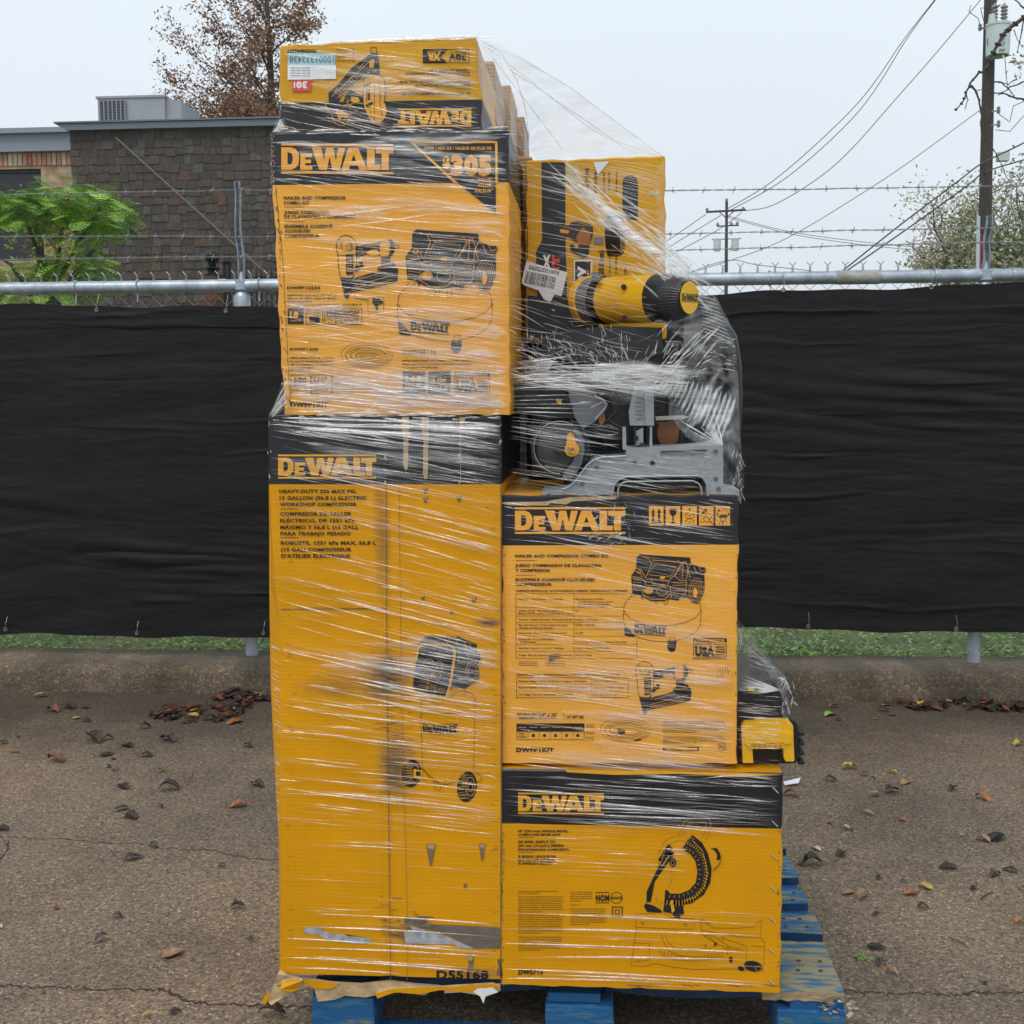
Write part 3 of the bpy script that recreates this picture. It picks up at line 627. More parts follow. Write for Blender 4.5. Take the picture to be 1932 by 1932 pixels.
# ---- iron fence with brick pier
def iron_fence():
    Y = 9.2; IR = mat('black_iron', (.006, .006, .007), .4, spec=.35)
    c = px(391, 490, Y); k = sz(1, Y, 391, 500)
    pr = empty('gate_pier', (c.x, Y, .12), 'brick pier with black ball finial beyond the fence left of the stack', 'pier'); pr['_w'] = (c.x, Y, .12)
    b = MB(); zt = px(391, 521, Y).z; b.box((c.x, Y+.15, zt/2+.06), (34*k, .36, zt-.12)); b.build('pier', brick_mat('dark_pier_brick', (.13, .045, .03), (.18, .06, .038), (.06, .05, .045), (.2, .07)), pr)
    f = MB(); f.lathe((c.x, Y+.15, zt), (0, 0, 1), [(0, 22*k), (.5*k*10, 22*k), (9*k, 14*k), (13*k, 8*k), (17*k, 13*k), (19*k, 13*k), (22*k, 6*k), (25*k, 8*k)] + [((39-14*math.cos(t*math.pi/10))*k, max(.001, 14*math.sin(t*math.pi/10)*k)) for t in range(2, 11)], 20)
    f.build('finial', IR, pr, smooth=True)
    fe = empty('iron_fence', (c.x+.3, Y, .12), 'black iron picket fence seen through the chain-link beside the brick pier', 'fence'); fe['_w'] = (c.x+.3, Y, .12)
    for z in (px(450, 548, Y).z, .35): r = MB(); r.box((c.x+2.3, Y, z), (4.3, .035, .04)); r.build('rail', IR, fe)
    us = [424, 433] + [446+9.5*i for i in range(40)]
    for i, u in enumerate(us):
        p = px(u, 500 if i < 2 else 528, Y); q = MB(); w = .018 if i < 2 else .009
        q.box((p.x, Y, p.z/2), (w*1.6, w*1.6, p.z)); q.lathe((p.x, Y, p.z), (0, 0, 1), [(0, w), (.03, w*1.5), (.05, w), (.13, .002)], 8); q.build('picket', IR, fe)
    s = MB(); a = px(418, 530, Y-.05); s.box((a.x, Y-.03, a.z), (14*k, .02, 8*k)); s.build('number_plate', M['white'], fe)
iron_fence()
# ================================================================== TREES AND SHRUBS
def wander(a, b, n, amp, r_):
    a, b = Vector(a), Vector(b); L = (b-a).length; o = []
    for i in range(n+1):
        f = i/n; p = a.lerp(b, f)
        if 0 < i < n: p += Vector((r_.uniform(-1, 1), r_.uniform(-1, 1), r_.uniform(-1, 1)))*amp*L
        o.append(p)
    return o
def leafcloud(mb, c, rad, n, s, r_, mats, flat=.8):
    for _ in range(n):
        d = Vector((r_.gauss(0, 1), r_.gauss(0, 1), r_.gauss(0, 1)*flat))*rad*.5
        p = c+d; t = Vector((r_.uniform(-1, 1), r_.uniform(-1, 1), r_.uniform(-1, .6))).normalized(); q = t.cross(Vector((r_.uniform(-1, 1), r_.uniform(-1, 1), r_.uniform(-1, 1)))).normalized()
        l = s*r_.uniform(.6, 1.4); w = l*.42
        mb.face([p-t*l, p+q*w, p+t*l, p-q*w], r_.choice(mats))
def grow(br, leaf, a, b, r0, depth_, r_, Lr, ln, ls, mats, droop=0, spread=.8):
    pts = wander(a, b, 5, .05, r_); br.tube(pts, [r0*(1-.75*i/5) for i in range(6)], 5, caps=False)
    L = (Vector(b)-Vector(a)).length
    if depth_ == 0:
        for p in pts[1:]: leafcloud(leaf, p, Lr, ln, ls, r_, mats)
        return
    for i in range(1, 6):
        for _ in range(2):
            d = (pts[i]-pts[i-1]).normalized(); o = Vector((r_.uniform(-1, 1), r_.uniform(-1, 1), r_.uniform(-.5, 1)))
            e = pts[i] + (d*.6+o*spread).normalized()*L*r_.uniform(.25, .45)*(1.15-.1*i); e.z -= droop*L
            grow(br, leaf, pts[i], e, r0*(1-.75*i/5)*.6, depth_-1, r_, Lr, ln, ls, mats, droop, spread)
BARK = mat('bark', (.06, .048, .04), .9, vary=.3, vscale=20)
def brown_tree():
    Y = 17.0; r_ = random.Random(21); b0 = px(515, 300, Y)
    root = empty('cypress_tree', (b0.x, Y, 0), 'tall thin tree with rusty brown autumn foliage behind the shingled building', 'tree'); root['_w'] = (b0.x, Y, 0)
    br, lf = MB(), MB(); P = lambda u, v, d=0: px(u, v, Y+d)
    br.tube([(b0.x, Y, 0), P(515, 300), P(513, 200), P(509, 100), P(503, 0), P(500, -90), P(498, -150)], [.10, .075, .065, .05, .035, .02, .01], 8)
    limbs = [((513,240),(345,75),0),((514,250),(322,160),.4),((512,205),(400,30),-.6),((510,150),(430,-10),.3),((508,110),(580,20),0),((505,60),(455,-70),.5),((505,50),(590,45),-.4),((514,235),(360,205),.8),
             ((514,245),(440,195),-.8),((511,170),(575,110),0),((515,250),(600,190),.3),((513,215),(430,130),.9),((503,0),(560,-80),0),((515,262),(380,222),-.3),((515,262),(450,235),.6),((513,200),(470,110),-.9),((510,130),(470,40),-.9),((507,90),(520,-20),.9),((515,262),(410,180),1.2),((515,262),(480,200),-1.2)]
    for (a, b, d) in limbs: grow(br, lf, P(*a), P(*b, d), 0.020, 1, r_, .17, 16, .032, (0, 0, 1, 2))
    for (u, v) in ((470,225),(500,215),(440,228),(520,225),(400,228),(480,205)): leafcloud(lf, P(u, v, .5), .55, 420, .034, r_, (0, 1, 2), .6)
    br.build('trunk', BARK, root); lf.build('crown', [mat('rust_leaf', (.25, .115, .055), .8, vary=.3), mat('brown_leaf', (.14, .08, .045), .8, vary=.3), mat('tan_leaf', (.30, .18, .09), .8)], root, fixn=False)
brown_tree()
def mimosa():
    Y = 7.2; r_ = random.Random(4); base = px(100, 700, Y)
    root = empty('mimosa_tree', (base.x, Y, .12), 'small multi-stemmed tree with feathery bright green fronds in front of the brick building', 'tree'); root['_w'] = (base.x, Y, .12)
    br, lf = MB(), MB(); P = lambda u, v, d=0: px(u, v, Y+d)
    g0 = Vector((base.x, Y, .1))
    stems = [[g0, P(102,560), P(108,490), P(122,400), P(130,370)], [g0+Vector((-.05,0,0)), P(95,560), P(60,440), P(35,400), P(20,385)], [g0, P(105,540), P(150,455), P(190,390)], [g0, P(88,520), P(70,430), P(80,380)], [g0, P(112,560), P(170,480), P(205,440)], [g0+Vector((-.1,0,0)), P(60,560), P(20,500), P(-30,470)]]
    for s in stems:
        q = []
        for i in range(len(s)-1):
            for k in range(4): q.append(s[i].lerp(s[i+1], k/4)+Vector((r_.uniform(-1,1), 0, r_.uniform(-1,1)))*.008)
        q.append(s[-1]); br.tube(q, [.026*(1-.7*i/len(q)) for i in range(len(q))], 6)
    def frond(p, d, L, mi):
        d = d.normalized(); side = d.cross(Vector((0, 0, 1))).normalized(); q = p.copy()
        n = 10
        for i in range(n):
            f = i/n; q = q + d*L/n; d = (d+Vector((0, 0, -.10))).normalized()
            for sg in (-1, 1):
                l = L*.36*math.sin(math.pi*(.15+.8*f)); tip = q+side*sg*l+d*l*.35+Vector((0, 0, -.05*l)); w = d*L*.017
                for t0 in (0, .33, .66):
                    a = q.lerp(tip, t0); b = q.lerp(tip, t0+.26); lf.face([a-w*1.3, b-w*.8, b+w*.8, a+w*1.3], mi if r_.random() < .8 else (mi+1) % 3)
    for (cu, cv, ru, rv, n) in ((60,395,80,26,230),(175,400,55,30,170),(115,372,70,22,190),(155,430,60,24,100),(205,425,24,26,60),(20,405,45,28,110),(120,520,60,45,160),(150,500,38,35,100),(20,535,45,35,120),(60,560,60,20,60),(55,378,30,14,30)):
        for _ in range(n):
            th = r_.uniform(0, 6.28); rr = r_.random()**.5; u, v = cu+ru*rr*math.cos(th), cv+rv*rr*math.sin(th)
            p = P(u, v, r_.uniform(-.45, .6)); d = Vector((math.cos(th)*1.0+r_.uniform(-.5,.5), r_.uniform(-1, 1), r_.uniform(-.15, .5)))
            frond(p, d, r_.uniform(.14, .26), 0 if r_.random() < (.55 if v > cv else .25) else (1 if r_.random() < .8 else 2))
    for (cu, cv, n) in ((60,450,130),(110,500,150),(95,430,80),(30,440,80),(120,480,90)): leafcloud(lf, P(cu, cv), .34, n, .022, r_, (3, 4, 2, 2))
    br.build('trunk', mat('thin_bark', (.07, .055, .045), .8), root)
    lf.build('crown', [mat('frond_green', (.085, .20, .04), .6), mat('frond_light', (.24, .43, .045), .55), mat('frond_lime', (.38, .62, .08), .55), mat('yellow_leaf', (.45, .34, .05), .6), mat('orange_leaf', (.42, .20, .05), .6)], root, fixn=False)
mimosa()
def far_tree(u0, v0, u1, v1, Y, seed, lab, mats, dens, base_u=None, lr=.9, ls=.11, nm='shade_tree'):
    r_ = random.Random(seed); bu = base_u or (u0+u1)/2; g0 = px(bu, 700, Y); g0.z = 0
    root = empty(nm, g0, lab, 'tree'); root['_w'] = tuple(g0)
    br, lf = MB(), MB(); P = lambda u, v, d=0: px(u, v, Y+d); top = P(bu, v1-(v1-v0)*.55)
    br.tube([g0, P(bu, v1), top], [.3, .2, .12], 7)
    for i in range(dens):
        a = P(bu, v1-(v1-v0)*r_.uniform(-.2, .5)); th = r_.uniform(0, 6.28); rr = r_.uniform(.5, 1)
        u = (u0+u1)/2+(u1-u0)/2*rr*math.cos(th); v = (v0+v1)/2-(v1-v0)/2*rr*math.sin(th)
        grow(br, lf, a, P(u, min(v, v1+20), r_.uniform(-2, 2)), .07, 1, r_, lr, 9, ls, (0, 0, 1, 2), spread=.7)
    br.build('trunk', mat('far_bark', (.10, .095, .09), .9), root); lf.build('crown', mats, root, fixn=False)
LF1 = [mat('olive_leaf', (.17, .21, .10), .8), mat('grey_green_leaf', (.25, .28, .18), .8), mat('yellowing_leaf', (.42, .38, .18), .8)]
LF2 = [mat('tan_autumn_leaf', (.36, .32, .2), .8), mat('pale_autumn_leaf', (.46, .39, .25), .8), mat('olive_autumn_leaf', (.32, .33, .2), .8)]
far_tree(1715, 375, 1860, 560, 34, 3, 'sparse tree with yellowing leaves left of the near utility pole', LF2, 15, 1800, .5, .06)
far_tree(1795, 340, 2100, 580, 31, 8, 'fuller olive green tree right of the near utility pole', LF1, 40, 1930, .75, .07)
def bare_branch():
    Y = 12.0; r_ = random.Random(6); g0 = px(2150, 400, Y)
    root = empty('bare_tree', (g0.x, Y, 0), 'mostly leafless tree reaching in from the right edge across the pole', 'tree'); root['_w'] = (g0.x, Y, 0)
    q = MB(); lf = MB(); zz = lambda x, y: (1798.3+x*.2734, y*.2736); P = lambda x, y, d=0: px(*zz(x, y), Y+d)
    q.tube([(g0.x, Y, 0), px(2150, 400, Y), px(2120, 100, Y), P(900, -100)], [.14, .1, .08, .05], 8)
    def B(pts, r): 
        pp = []
        for i in range(len(pts)-1):
            for k in range(3):
                f = k/3; pp.append(P(pts[i][0]+(pts[i+1][0]-pts[i][0])*f+r_.uniform(-4, 4), pts[i][1]+(pts[i+1][1]-pts[i][1])*f+r_.uniform(-4, 4)))
        pp.append(P(*pts[-1])); q.tube(pp, [r*(1-.6*i/len(pp)) for i in range(len(pp))], 6)
        for p in pp[1::2]: q.lathe(p, (r_.uniform(-1,1), 0, 1), [(-r*1.2, 0), (0, r*1.6), (r*1.2, 0)], 5)
    B([(1000,-60),(489,120),(400,185),(340,245),(290,340),(250,420),(225,490)], .030)
    B([(225,490),(180,500),(120,575),(90,640),(70,700),(20,755)], .016); B([(120,585),(165,640),(185,720),(195,800),(190,860),(215,960),(250,1000)], .013)
    B([(95,650),(100,690),(80,760)], .007); B([(165,630),(220,610)], .006); B([(700,700),(489,690),(420,670),(330,640),(220,640)], .014); B([(489,560),(400,600),(310,660)], .010)
    B([(270,560),(330,570),(400,630),(420,660)], .009); B([(440,545),(380,580),(290,565)], .008); B([(600,130),(489,130),(470,250),(445,360)], .010); B([(489,60),(430,0)], .010); B([(330,30),(290,50),(310,-20)], .008)
    B([(330,1130),(350,1180),(380,1240)], .006); B([(270,1020),(300,1060),(330,1130)], .007)
    B([(420,200),(430,240),(480,330)], .006)
    for (x, y) in ((445,440),(470,420),(455,490),(480,400),(480,580)): leafcloud(lf, P(x, y), .16, 14, .03, r_, (0, 1))
    q.build('branch', BARK, root); lf.build('leaf_cluster', LF2, root, fixn=False)
bare_branch()
# ================================================================== POLES AND WIRES
WOOD = mat('weathered_pole_wood', (.055, .042, .034), .9, vary=.4, vscale=8, stretch=(6, 6, .6), bump=.5, bscale=30)
CER = mat('transformer_grey_paint', (.50, .58, .58), .45, vary=.06, vscale=4); PORC = mat('porcelain', (.25, .24, .26), .3)
def tank(root, c, r, h, k=1.0, full=True, name='transformer'):
    b = MB(); b.lathe(c-Vector((0, 0, h/2)), (0, 0, 1), [(0, r*.9), (0.02*h, r*.95), (.03*h, r*.95), (.9*h, r), (.9*h, r*1.06), (.97*h, r*1.06), (h, r*.7), (h*1.02, 0)], 20)
    t = b.build(name, CER, root, smooth=True)
    for dx in ((-.35, .45) if full else (0,)):
        i = MB(); o = c+Vector((dx*r, 0, h/2)); 
        pr = []
        for q in range(5): pr += [(q*.06*k, .035*k), (q*.06*k+.03*k, .07*k)]
        i.lathe(o, (0, 0, 1), [(0, .05*k)]+pr+[(.33*k, .02*k), (.36*k, 0)], 10); pchild(i, 'insulator', PORC, t, root)
    return t
def near_pole():
    Y = 20.0; A, B = px(1856, 700, Y), px(1870, -140, Y)
    root = empty('utility_pole', (A.x, Y, 0), 'tall near wooden utility pole with grey transformer at the right', 'utility pole'); root['_w'] = (A.x, Y, 0)
    k = sz(1, Y, 1860, 200)
    p = MB(); p.tube([(A.x, Y, 0), px(1856, 520, Y), px(1868, 0, Y), B], [12.5*k, 12*k, 10.5*k, 10*k], 14); p.build('pole', WOOD, root, smooth=True)
    c = px(1883, 75, Y-.35); t = tank(root, c, 21.5*k, 60*k)
    bu = MB(); o = px(1872, 48, Y-.35); bu.lathe(o, (0, 0, 1), [(0, 6*k), (0, 8*k), (20*k, 6*k), (21*k, 0)], 10); bu.build('bushing', CER, root)
    tx = Art(0, proj=lambda u, v, l: px(u, v, Y-.35-21.6*k)); tx.text('10', 1886, 69, 1896, 76, bold=.03); tx.text('HT', 1886, 79, 1897, 87, bold=.03); tx.rect(1885, 92, 1896, 96); tx.build('marking', M['greyink'], root)
    for (u, v) in ((1849, 52), (1884, 208), (1884, 234)):
        i = MB(); o = px(u, v, Y-.1); i.lathe(o, (0, 0, 1), [(-6*k, 0), (-6*k, 2*k), (-3*k, 4*k), (-2*k, 2*k), (0, 4*k), (2*k, 2*k), (4*k, 4*k), (7*k, 1.5*k), (8*k, 0)], 8); i.tube([o, px(u+(12 if u < 1860 else -14), v+3, Y-.1)], 1.5*k, 5); i.build('insulator', PORC, root)
    r = MB(); r.tube([px(1849, 440, Y-.25), px(1848, 520, Y-.25)], 2.2*k, 6); r.build('marker_strip', mat('red_plastic', (.5, .03, .04), .5), root)
    cnd = MB(); cnd.tube([px(1844, 535, Y-.3), px(1846, 408, Y-.3)], 3.4*k, 8); cnd.build('conduit', mat('pale_conduit', (.45, .55, .6), .5), root)
    m = MB(); m.box(px(1892, 296, Y-.2), (20*k, .15, 16*k)); m.tube([px(1880, 290, Y-.2), px(1905, 284, Y-.2)], 1.5*k, 5); m.build('terminal_box', mat('white_box', (.5, .5, .5), .5), root)
    lp = MB()
    for pts in ([(1872,60),(1862,75),(1866,100)], [(1896,110),(1899,150),(1903,170)], [(1884,215),(1905,230),(1912,200),(1935,190)], [(1878,245),(1905,248),(1935,215)], [(1832,10),(1828,22),(1846,35),(1849,48)], [(1866,15),(1850,15),(1856,40)]):
        q = [px(u, v, Y-.4) for u, v in pts]; qq = []
        for i in range(len(q)-1):
            for f in range(5): qq.append(q[i].lerp(q[i+1], f/5))
        qq.append(q[-1]); lp.tube(qq, .7*k, 5)
    lp.build('lead_wire', mat('black_cable', (.03, .03, .035), .6), root)
near_pole()
def far_pole():
    Y = 62; A = px(1369, 700, Y)
    root = empty('utility_pole', (A.x, Y, 0), 'distant utility pole with crossarm and two transformers, just right of the stack', 'utility pole'); root['_w'] = (A.x, Y, 0)
    k = sz(1, Y, 1369, 450); p = MB(); p.tube([(A.x, Y, 0), px(1370, 540, Y), px(1371, 378, Y)], [4*k, 3.4*k, 2.6*k], 10); p.build('pole', WOOD, root)
    c = MB(); c.tube([px(1332, 400, Y-.2), px(1407, 396, Y-.2)], 2.2*k, 6); c.tube([px(1357, 400, Y-.2), px(1370, 411, Y-.1)], 1*k, 5); c.tube([px(1385, 398, Y-.2), px(1371, 411, Y-.1)], 1*k, 5)
    cc = c.build('crossarm', WOOD, root); c = MB(); c.tube([px(1353, 427, Y-.2), px(1394, 425, Y-.2)], 1.4*k, 6); c.build('crossarm', WOOD, root)
    for (u, v) in ((1334, 396), (1402, 394), (1371, 378), (1354, 424), (1380, 423), (1391, 422)):
        i = MB(); i.lathe(px(u, v, Y-.2), (0, 0, 1), [(-3*k, 1.5*k), (0, 3*k), (2*k, 3*k), (5*k, 0)], 8); i.build('insulator', PORC, root)
    for (u, v) in ((1353, 462), (1387, 461)): tank(root, px(u, v, Y-.3), 7*k, 23*k, .3*k*20, False)
    b = MB(); b.tube([px(1343, 452, Y-.3), px(1398, 450, Y-.3)], .9*k, 5); b.build('bracket', WOOD, root)
far_pole()
CAB = mat('power_line_black', (.05, .055, .065), .6)
def wire(pts, r, lab, nm='overhead_wire'):
    P = [px(u, v, Y) for u, v, Y in pts]; q = []
    for i in range(len(P)-1):       # Catmull-Rom through the measured points
        a, b, c, d = P[max(i-1, 0)], P[i], P[i+1], P[min(i+2, len(P)-1)]
        for f in range(8):
            t = f/8; q.append(.5*((2*b)+(c-a)*t+(2*a-5*b+4*c-d)*t*t+(3*b-a-3*c+d)*t**3))
    q.append(P[-1]); m = MB(); dd = [depth(x)*r/F for x in q]; m.tube(q, dd, 5)
    tag(m.build(nm, CAB), lab, 'overhead wire', 'overhead wires at the right')
Z5 = lambda x, y, Y: (1246.7+x*.3547, y*.3547, Y)
wire([Z5(360,1108,62), Z5(600,960,50), Z5(1000,600,34), Z5(1300,200,24), Z5(1470,-20,20), Z5(1600,-220,18)], .8, 'upper of the paired power lines rising steeply from the distant pole')
wire([Z5(370,1118,62), Z5(640,965,50), Z5(1010,640,34), Z5(1320,190,24), Z5(1475,-20,20), Z5(1610,-220,18)], .8, 'lower of the paired power lines rising steeply from the distant pole')
wire([Z5(450,1120,62), Z5(600,1090,54), Z5(900,900,40), Z5(1300,470,27), Z5(1700,0,20), Z5(1860,-210,18)], .8, 'single power line sagging from the right end of the distant crossarm')
wire([Z5(150,1455,62), Z5(590,1305,50), Z5(1100,1010,34), Z5(1700,585,20)], .7, 'thin diagonal wire meeting the near pole halfway up')
wire([Z5(930,1470,45), Z5(1250,1215,32), Z5(1560,980,24), Z5(1700,875,20), Z5(1932,760,17), Z5(2300,560,14)], 1.5, 'upper thick cable climbing to the near pole')
wire([Z5(990,1440,45), Z5(1300,1225,32), Z5(1600,1010,24), Z5(1720,920,20), Z5(1932,850,17), Z5(2300,740,14)], 1.5, 'lower thick cable climbing to the near pole')
wire([Z5(240,1140,62), Z5(20,1290,75), Z5(-300,1500,95)], .7, 'wire dropping leftwards from the left end of the distant crossarm')
wire([Z5(320,1145,62), Z5(20,1330,75), Z5(-300,1540,95)], .7, 'wire dropping leftwards from the middle of the distant crossarm')
wire([Z5(430,1130,62), Z5(300,1225,68), Z5(20,1375,80), Z5(-300,1560,95)], .7, 'wire dropping leftwards from the right end of the distant crossarm')
wire([Z5(360,1150,62), Z5(700,1235,66), Z5(1100,1290,72), Z5(1400,1318,80)], .6, 'upper thin wire running right from the distant pole')
wire([Z5(360,1158,62), Z5(720,1250,66), Z5(1100,1305,72), Z5(1400,1335,80)], .6, 'lower thin wire running right from the distant pole')
wire([Z5(150,1450,70), Z5(360,1385,62), Z5(520,1410,66), Z5(800,1440,75)], .7, 'short low service wire crossing the distant pole above the rail')
# ================================================================== PALLET
PB = mat('worn_blue_paint', (.012, .13, .36), .6, vary=.35, vscale=14, bump=.5, bscale=50, stretch=(1, 4, 4))
def worn_blue(amt):
    m = bpy.data.materials.new('worn_blue_wood'); m.use_nodes = True; n = m.node_tree; L = n.links.new; p = n.nodes['Principled BSDF']; p.inputs['Roughness'].default_value = .7
    t = n.nodes.new('ShaderNodeTexCoord'); mp = n.nodes.new('ShaderNodeMapping'); mp.inputs['Scale'].default_value = (1, 5, 5); L(t.outputs['Object'], mp.inputs[0])
    z = n.nodes.new('ShaderNodeTexNoise'); z.inputs['Scale'].default_value = 9; z.inputs['Detail'].default_value = 9; z.inputs['Roughness'].default_value = .7; L(mp.outputs[0], z.inputs['Vector'])
    r = n.nodes.new('ShaderNodeValToRGB'); L(z.outputs[0], r.inputs[0]); e = r.color_ramp.elements; e[0].position = amt; e[0].color = (.006, .085, .23, 1); e[1].position = amt+.14; e[1].color = (.22, .21, .14, 1)
    x = e.new(amt+.06); x.color = (.012, .13, .29, 1); x = e.new(amt+.10); x.color = (.09, .12, .11, 1); L(r.outputs[0], p.inputs['Base Color'])
    b = n.nodes.new('ShaderNodeBump'); b.inputs['Strength'].default_value = .6; b.inputs['Distance'].default_value = .004; L(z.outputs[0], b.inputs['Height']); L(b.outputs[0], p.inputs['Normal'])
    return m
def pallet():
    DZ = .135; xr = gp(1591, 1862, DZ).x; xl = gp(594, 1880, DZ).x; y0 = gp(1591, 1874, DZ).y
    root = empty('pallet', ((xl+xr)/2, y0, 0), 'worn blue-painted wooden pallet carrying the wrapped stack', 'pallet'); root['_w'] = tuple(root.location)
    NAVY_SHADE = mat('front_shade_navy', (.004, .045, .12), .6, vary=.3, vscale=20)  # shade on the deck board fronts, put into a darker blue
    W1, W2, W3 = worn_blue(.56), worn_blue(.36), worn_blue(.43); r_ = random.Random(9)
    ys = [(y0, gp(1600, 1779, DZ).y)]; xl = px(588, 1895, y0).x
    for (a, b) in ((1761, 1725), (1706, 1680), (1658, 1618), (1602, 1575), (1563, 1545), (1533, 1518)): ys.append((gp(1560, a, DZ).y, gp(1560, b, DZ).y))
    yend = max(b for a, b in ys)
    def board(x0, x1, ya, yb, z0, z1, m, nm='deck_board', front=None):
        b = MB(); n = 14; vs = []; L0 = [r_.uniform(-.004, .004) for _ in range(n+1)]; L1 = [r_.uniform(-.004, .004) for _ in range(n+1)]
        for i in range(n+1):
            x = x0+(x1-x0)*i/n + (r_.uniform(-.004, .004) if i in (0, n) else 0)
            vs += [(x, ya+L0[i], z0), (x, yb+L1[i], z0), (x, yb+L1[i], z1), (x, ya+L0[i], z1)]
        fs = [(i*4+k, i*4+(k+1) % 4, (i+1)*4+(k+1) % 4, (i+1)*4+k) for i in range(n) for k in range(4)]+[(3, 2, 1, 0), (n*4, n*4+1, n*4+2, n*4+3)]
        b.add(vs, fs)
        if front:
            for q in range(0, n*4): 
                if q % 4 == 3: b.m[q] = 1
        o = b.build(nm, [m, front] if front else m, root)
        nl = MB()
        for x in (x1-.03, x1-.075, x0+.04):
            for y in ((ya+yb)/2-.02, (ya+yb)/2+.02): nl.lathe((x+r_.uniform(-.006, .006), y, z1+.0005), (0, 0, 1), [(0, .005), (.0012, .004), (.0012, 0)], 8)
        pchild(nl, 'nail', mat('rusty_nail', (.10, .05, .03), .6, metal=.5), o, root)
    for i, (a, b) in enumerate(ys): board(px(1440, 1870, y0).x if i == 0 else xl, xr, a, b, DZ-.018, DZ, W2 if i == 0 else W3, front=mat('split_pine', (.34, .25, .14), .8, vary=.4, vscale=30, stretch=(1, 1, 6)) if i == 0 else NAVY_SHADE)
    for (ua, ub) in ((716, 1030), (1142, 1440)):                  # sagging remains of the lead board
        b = MB(); x0_, x1_ = px(ua, 1870, y0+.05).x, px(ub, 1870, y0+.05).x; n = 12
        for i in range(n+1):
            f = i/n; sag = .010*math.sin(math.pi*f); x = x0_+(x1_-x0_)*f
            b.v += [(x, y0+.05, .098-sag), (x, y0+.14, .098-sag), (x, y0+.14, .116), (x, y0+.05, .116)]
        b.f += [(i*4+k, i*4+(k+1) % 4, (i+1)*4+(k+1) % 4, (i+1)*4+k) for i in range(n) for k in range(4)]+[(3, 2, 1, 0), (n*4, n*4+1, n*4+2, n*4+3)]; b.m = [0]*len(b.f)
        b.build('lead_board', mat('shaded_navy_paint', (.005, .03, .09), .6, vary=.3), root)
    for x in (xl+.055, (xl+xr)/2, xr-.055):                       # stringer boards
        b = MB(); b.box((x, (y0+yend)/2, DZ-.0275), (.105, yend-y0-.006, .0185)); b.build('stringer_board', W1, root)
    for yi, y in enumerate((y0+.055, (y0+yend)/2, yend-.06)):
        for x, w in ((xl+.066, .128), ((xl+xr)/2+.012, .135), (xr-.066, .13)):
            b = MB(); b.box((x, y+.004, (DZ-.037+.018)/2), (w, .13, DZ-.037-.019), jit=.003, rnd=r_); b.build('block', W1 if yi else worn_blue(.50), root, bevel=.003)
    for y, wd in ((y0+.025, .045), ((y0+yend)/2, .1), (yend-.06, .1)): b = MB(); b.box(((xl+xr)/2, y+.012, .0095), (xr-xl-.01, wd, .017)); b.build('bottom_board', W1, root)
    # split end of the front right corner
    s = MB()
    for k in range(34):
        u, v = r_.uniform(1545, 1606), r_.uniform(1884, 1908); p = px(u, v, y0-.004); d = Vector((r_.uniform(-1, 1), -.35, r_.uniform(-.6, .8)))*.012
        s.face([p, p+d, p+d+Vector((r_.uniform(.003, .012), 0, r_.uniform(-.006, .004))), p+Vector((.008, 0, -.004))], r_.choice((0, 0, 1)))
    s.build('splinter', [mat('pale_split_wood', (.45, .38, .28), .8), PB], root, fixn=False)
    return root
pallet()
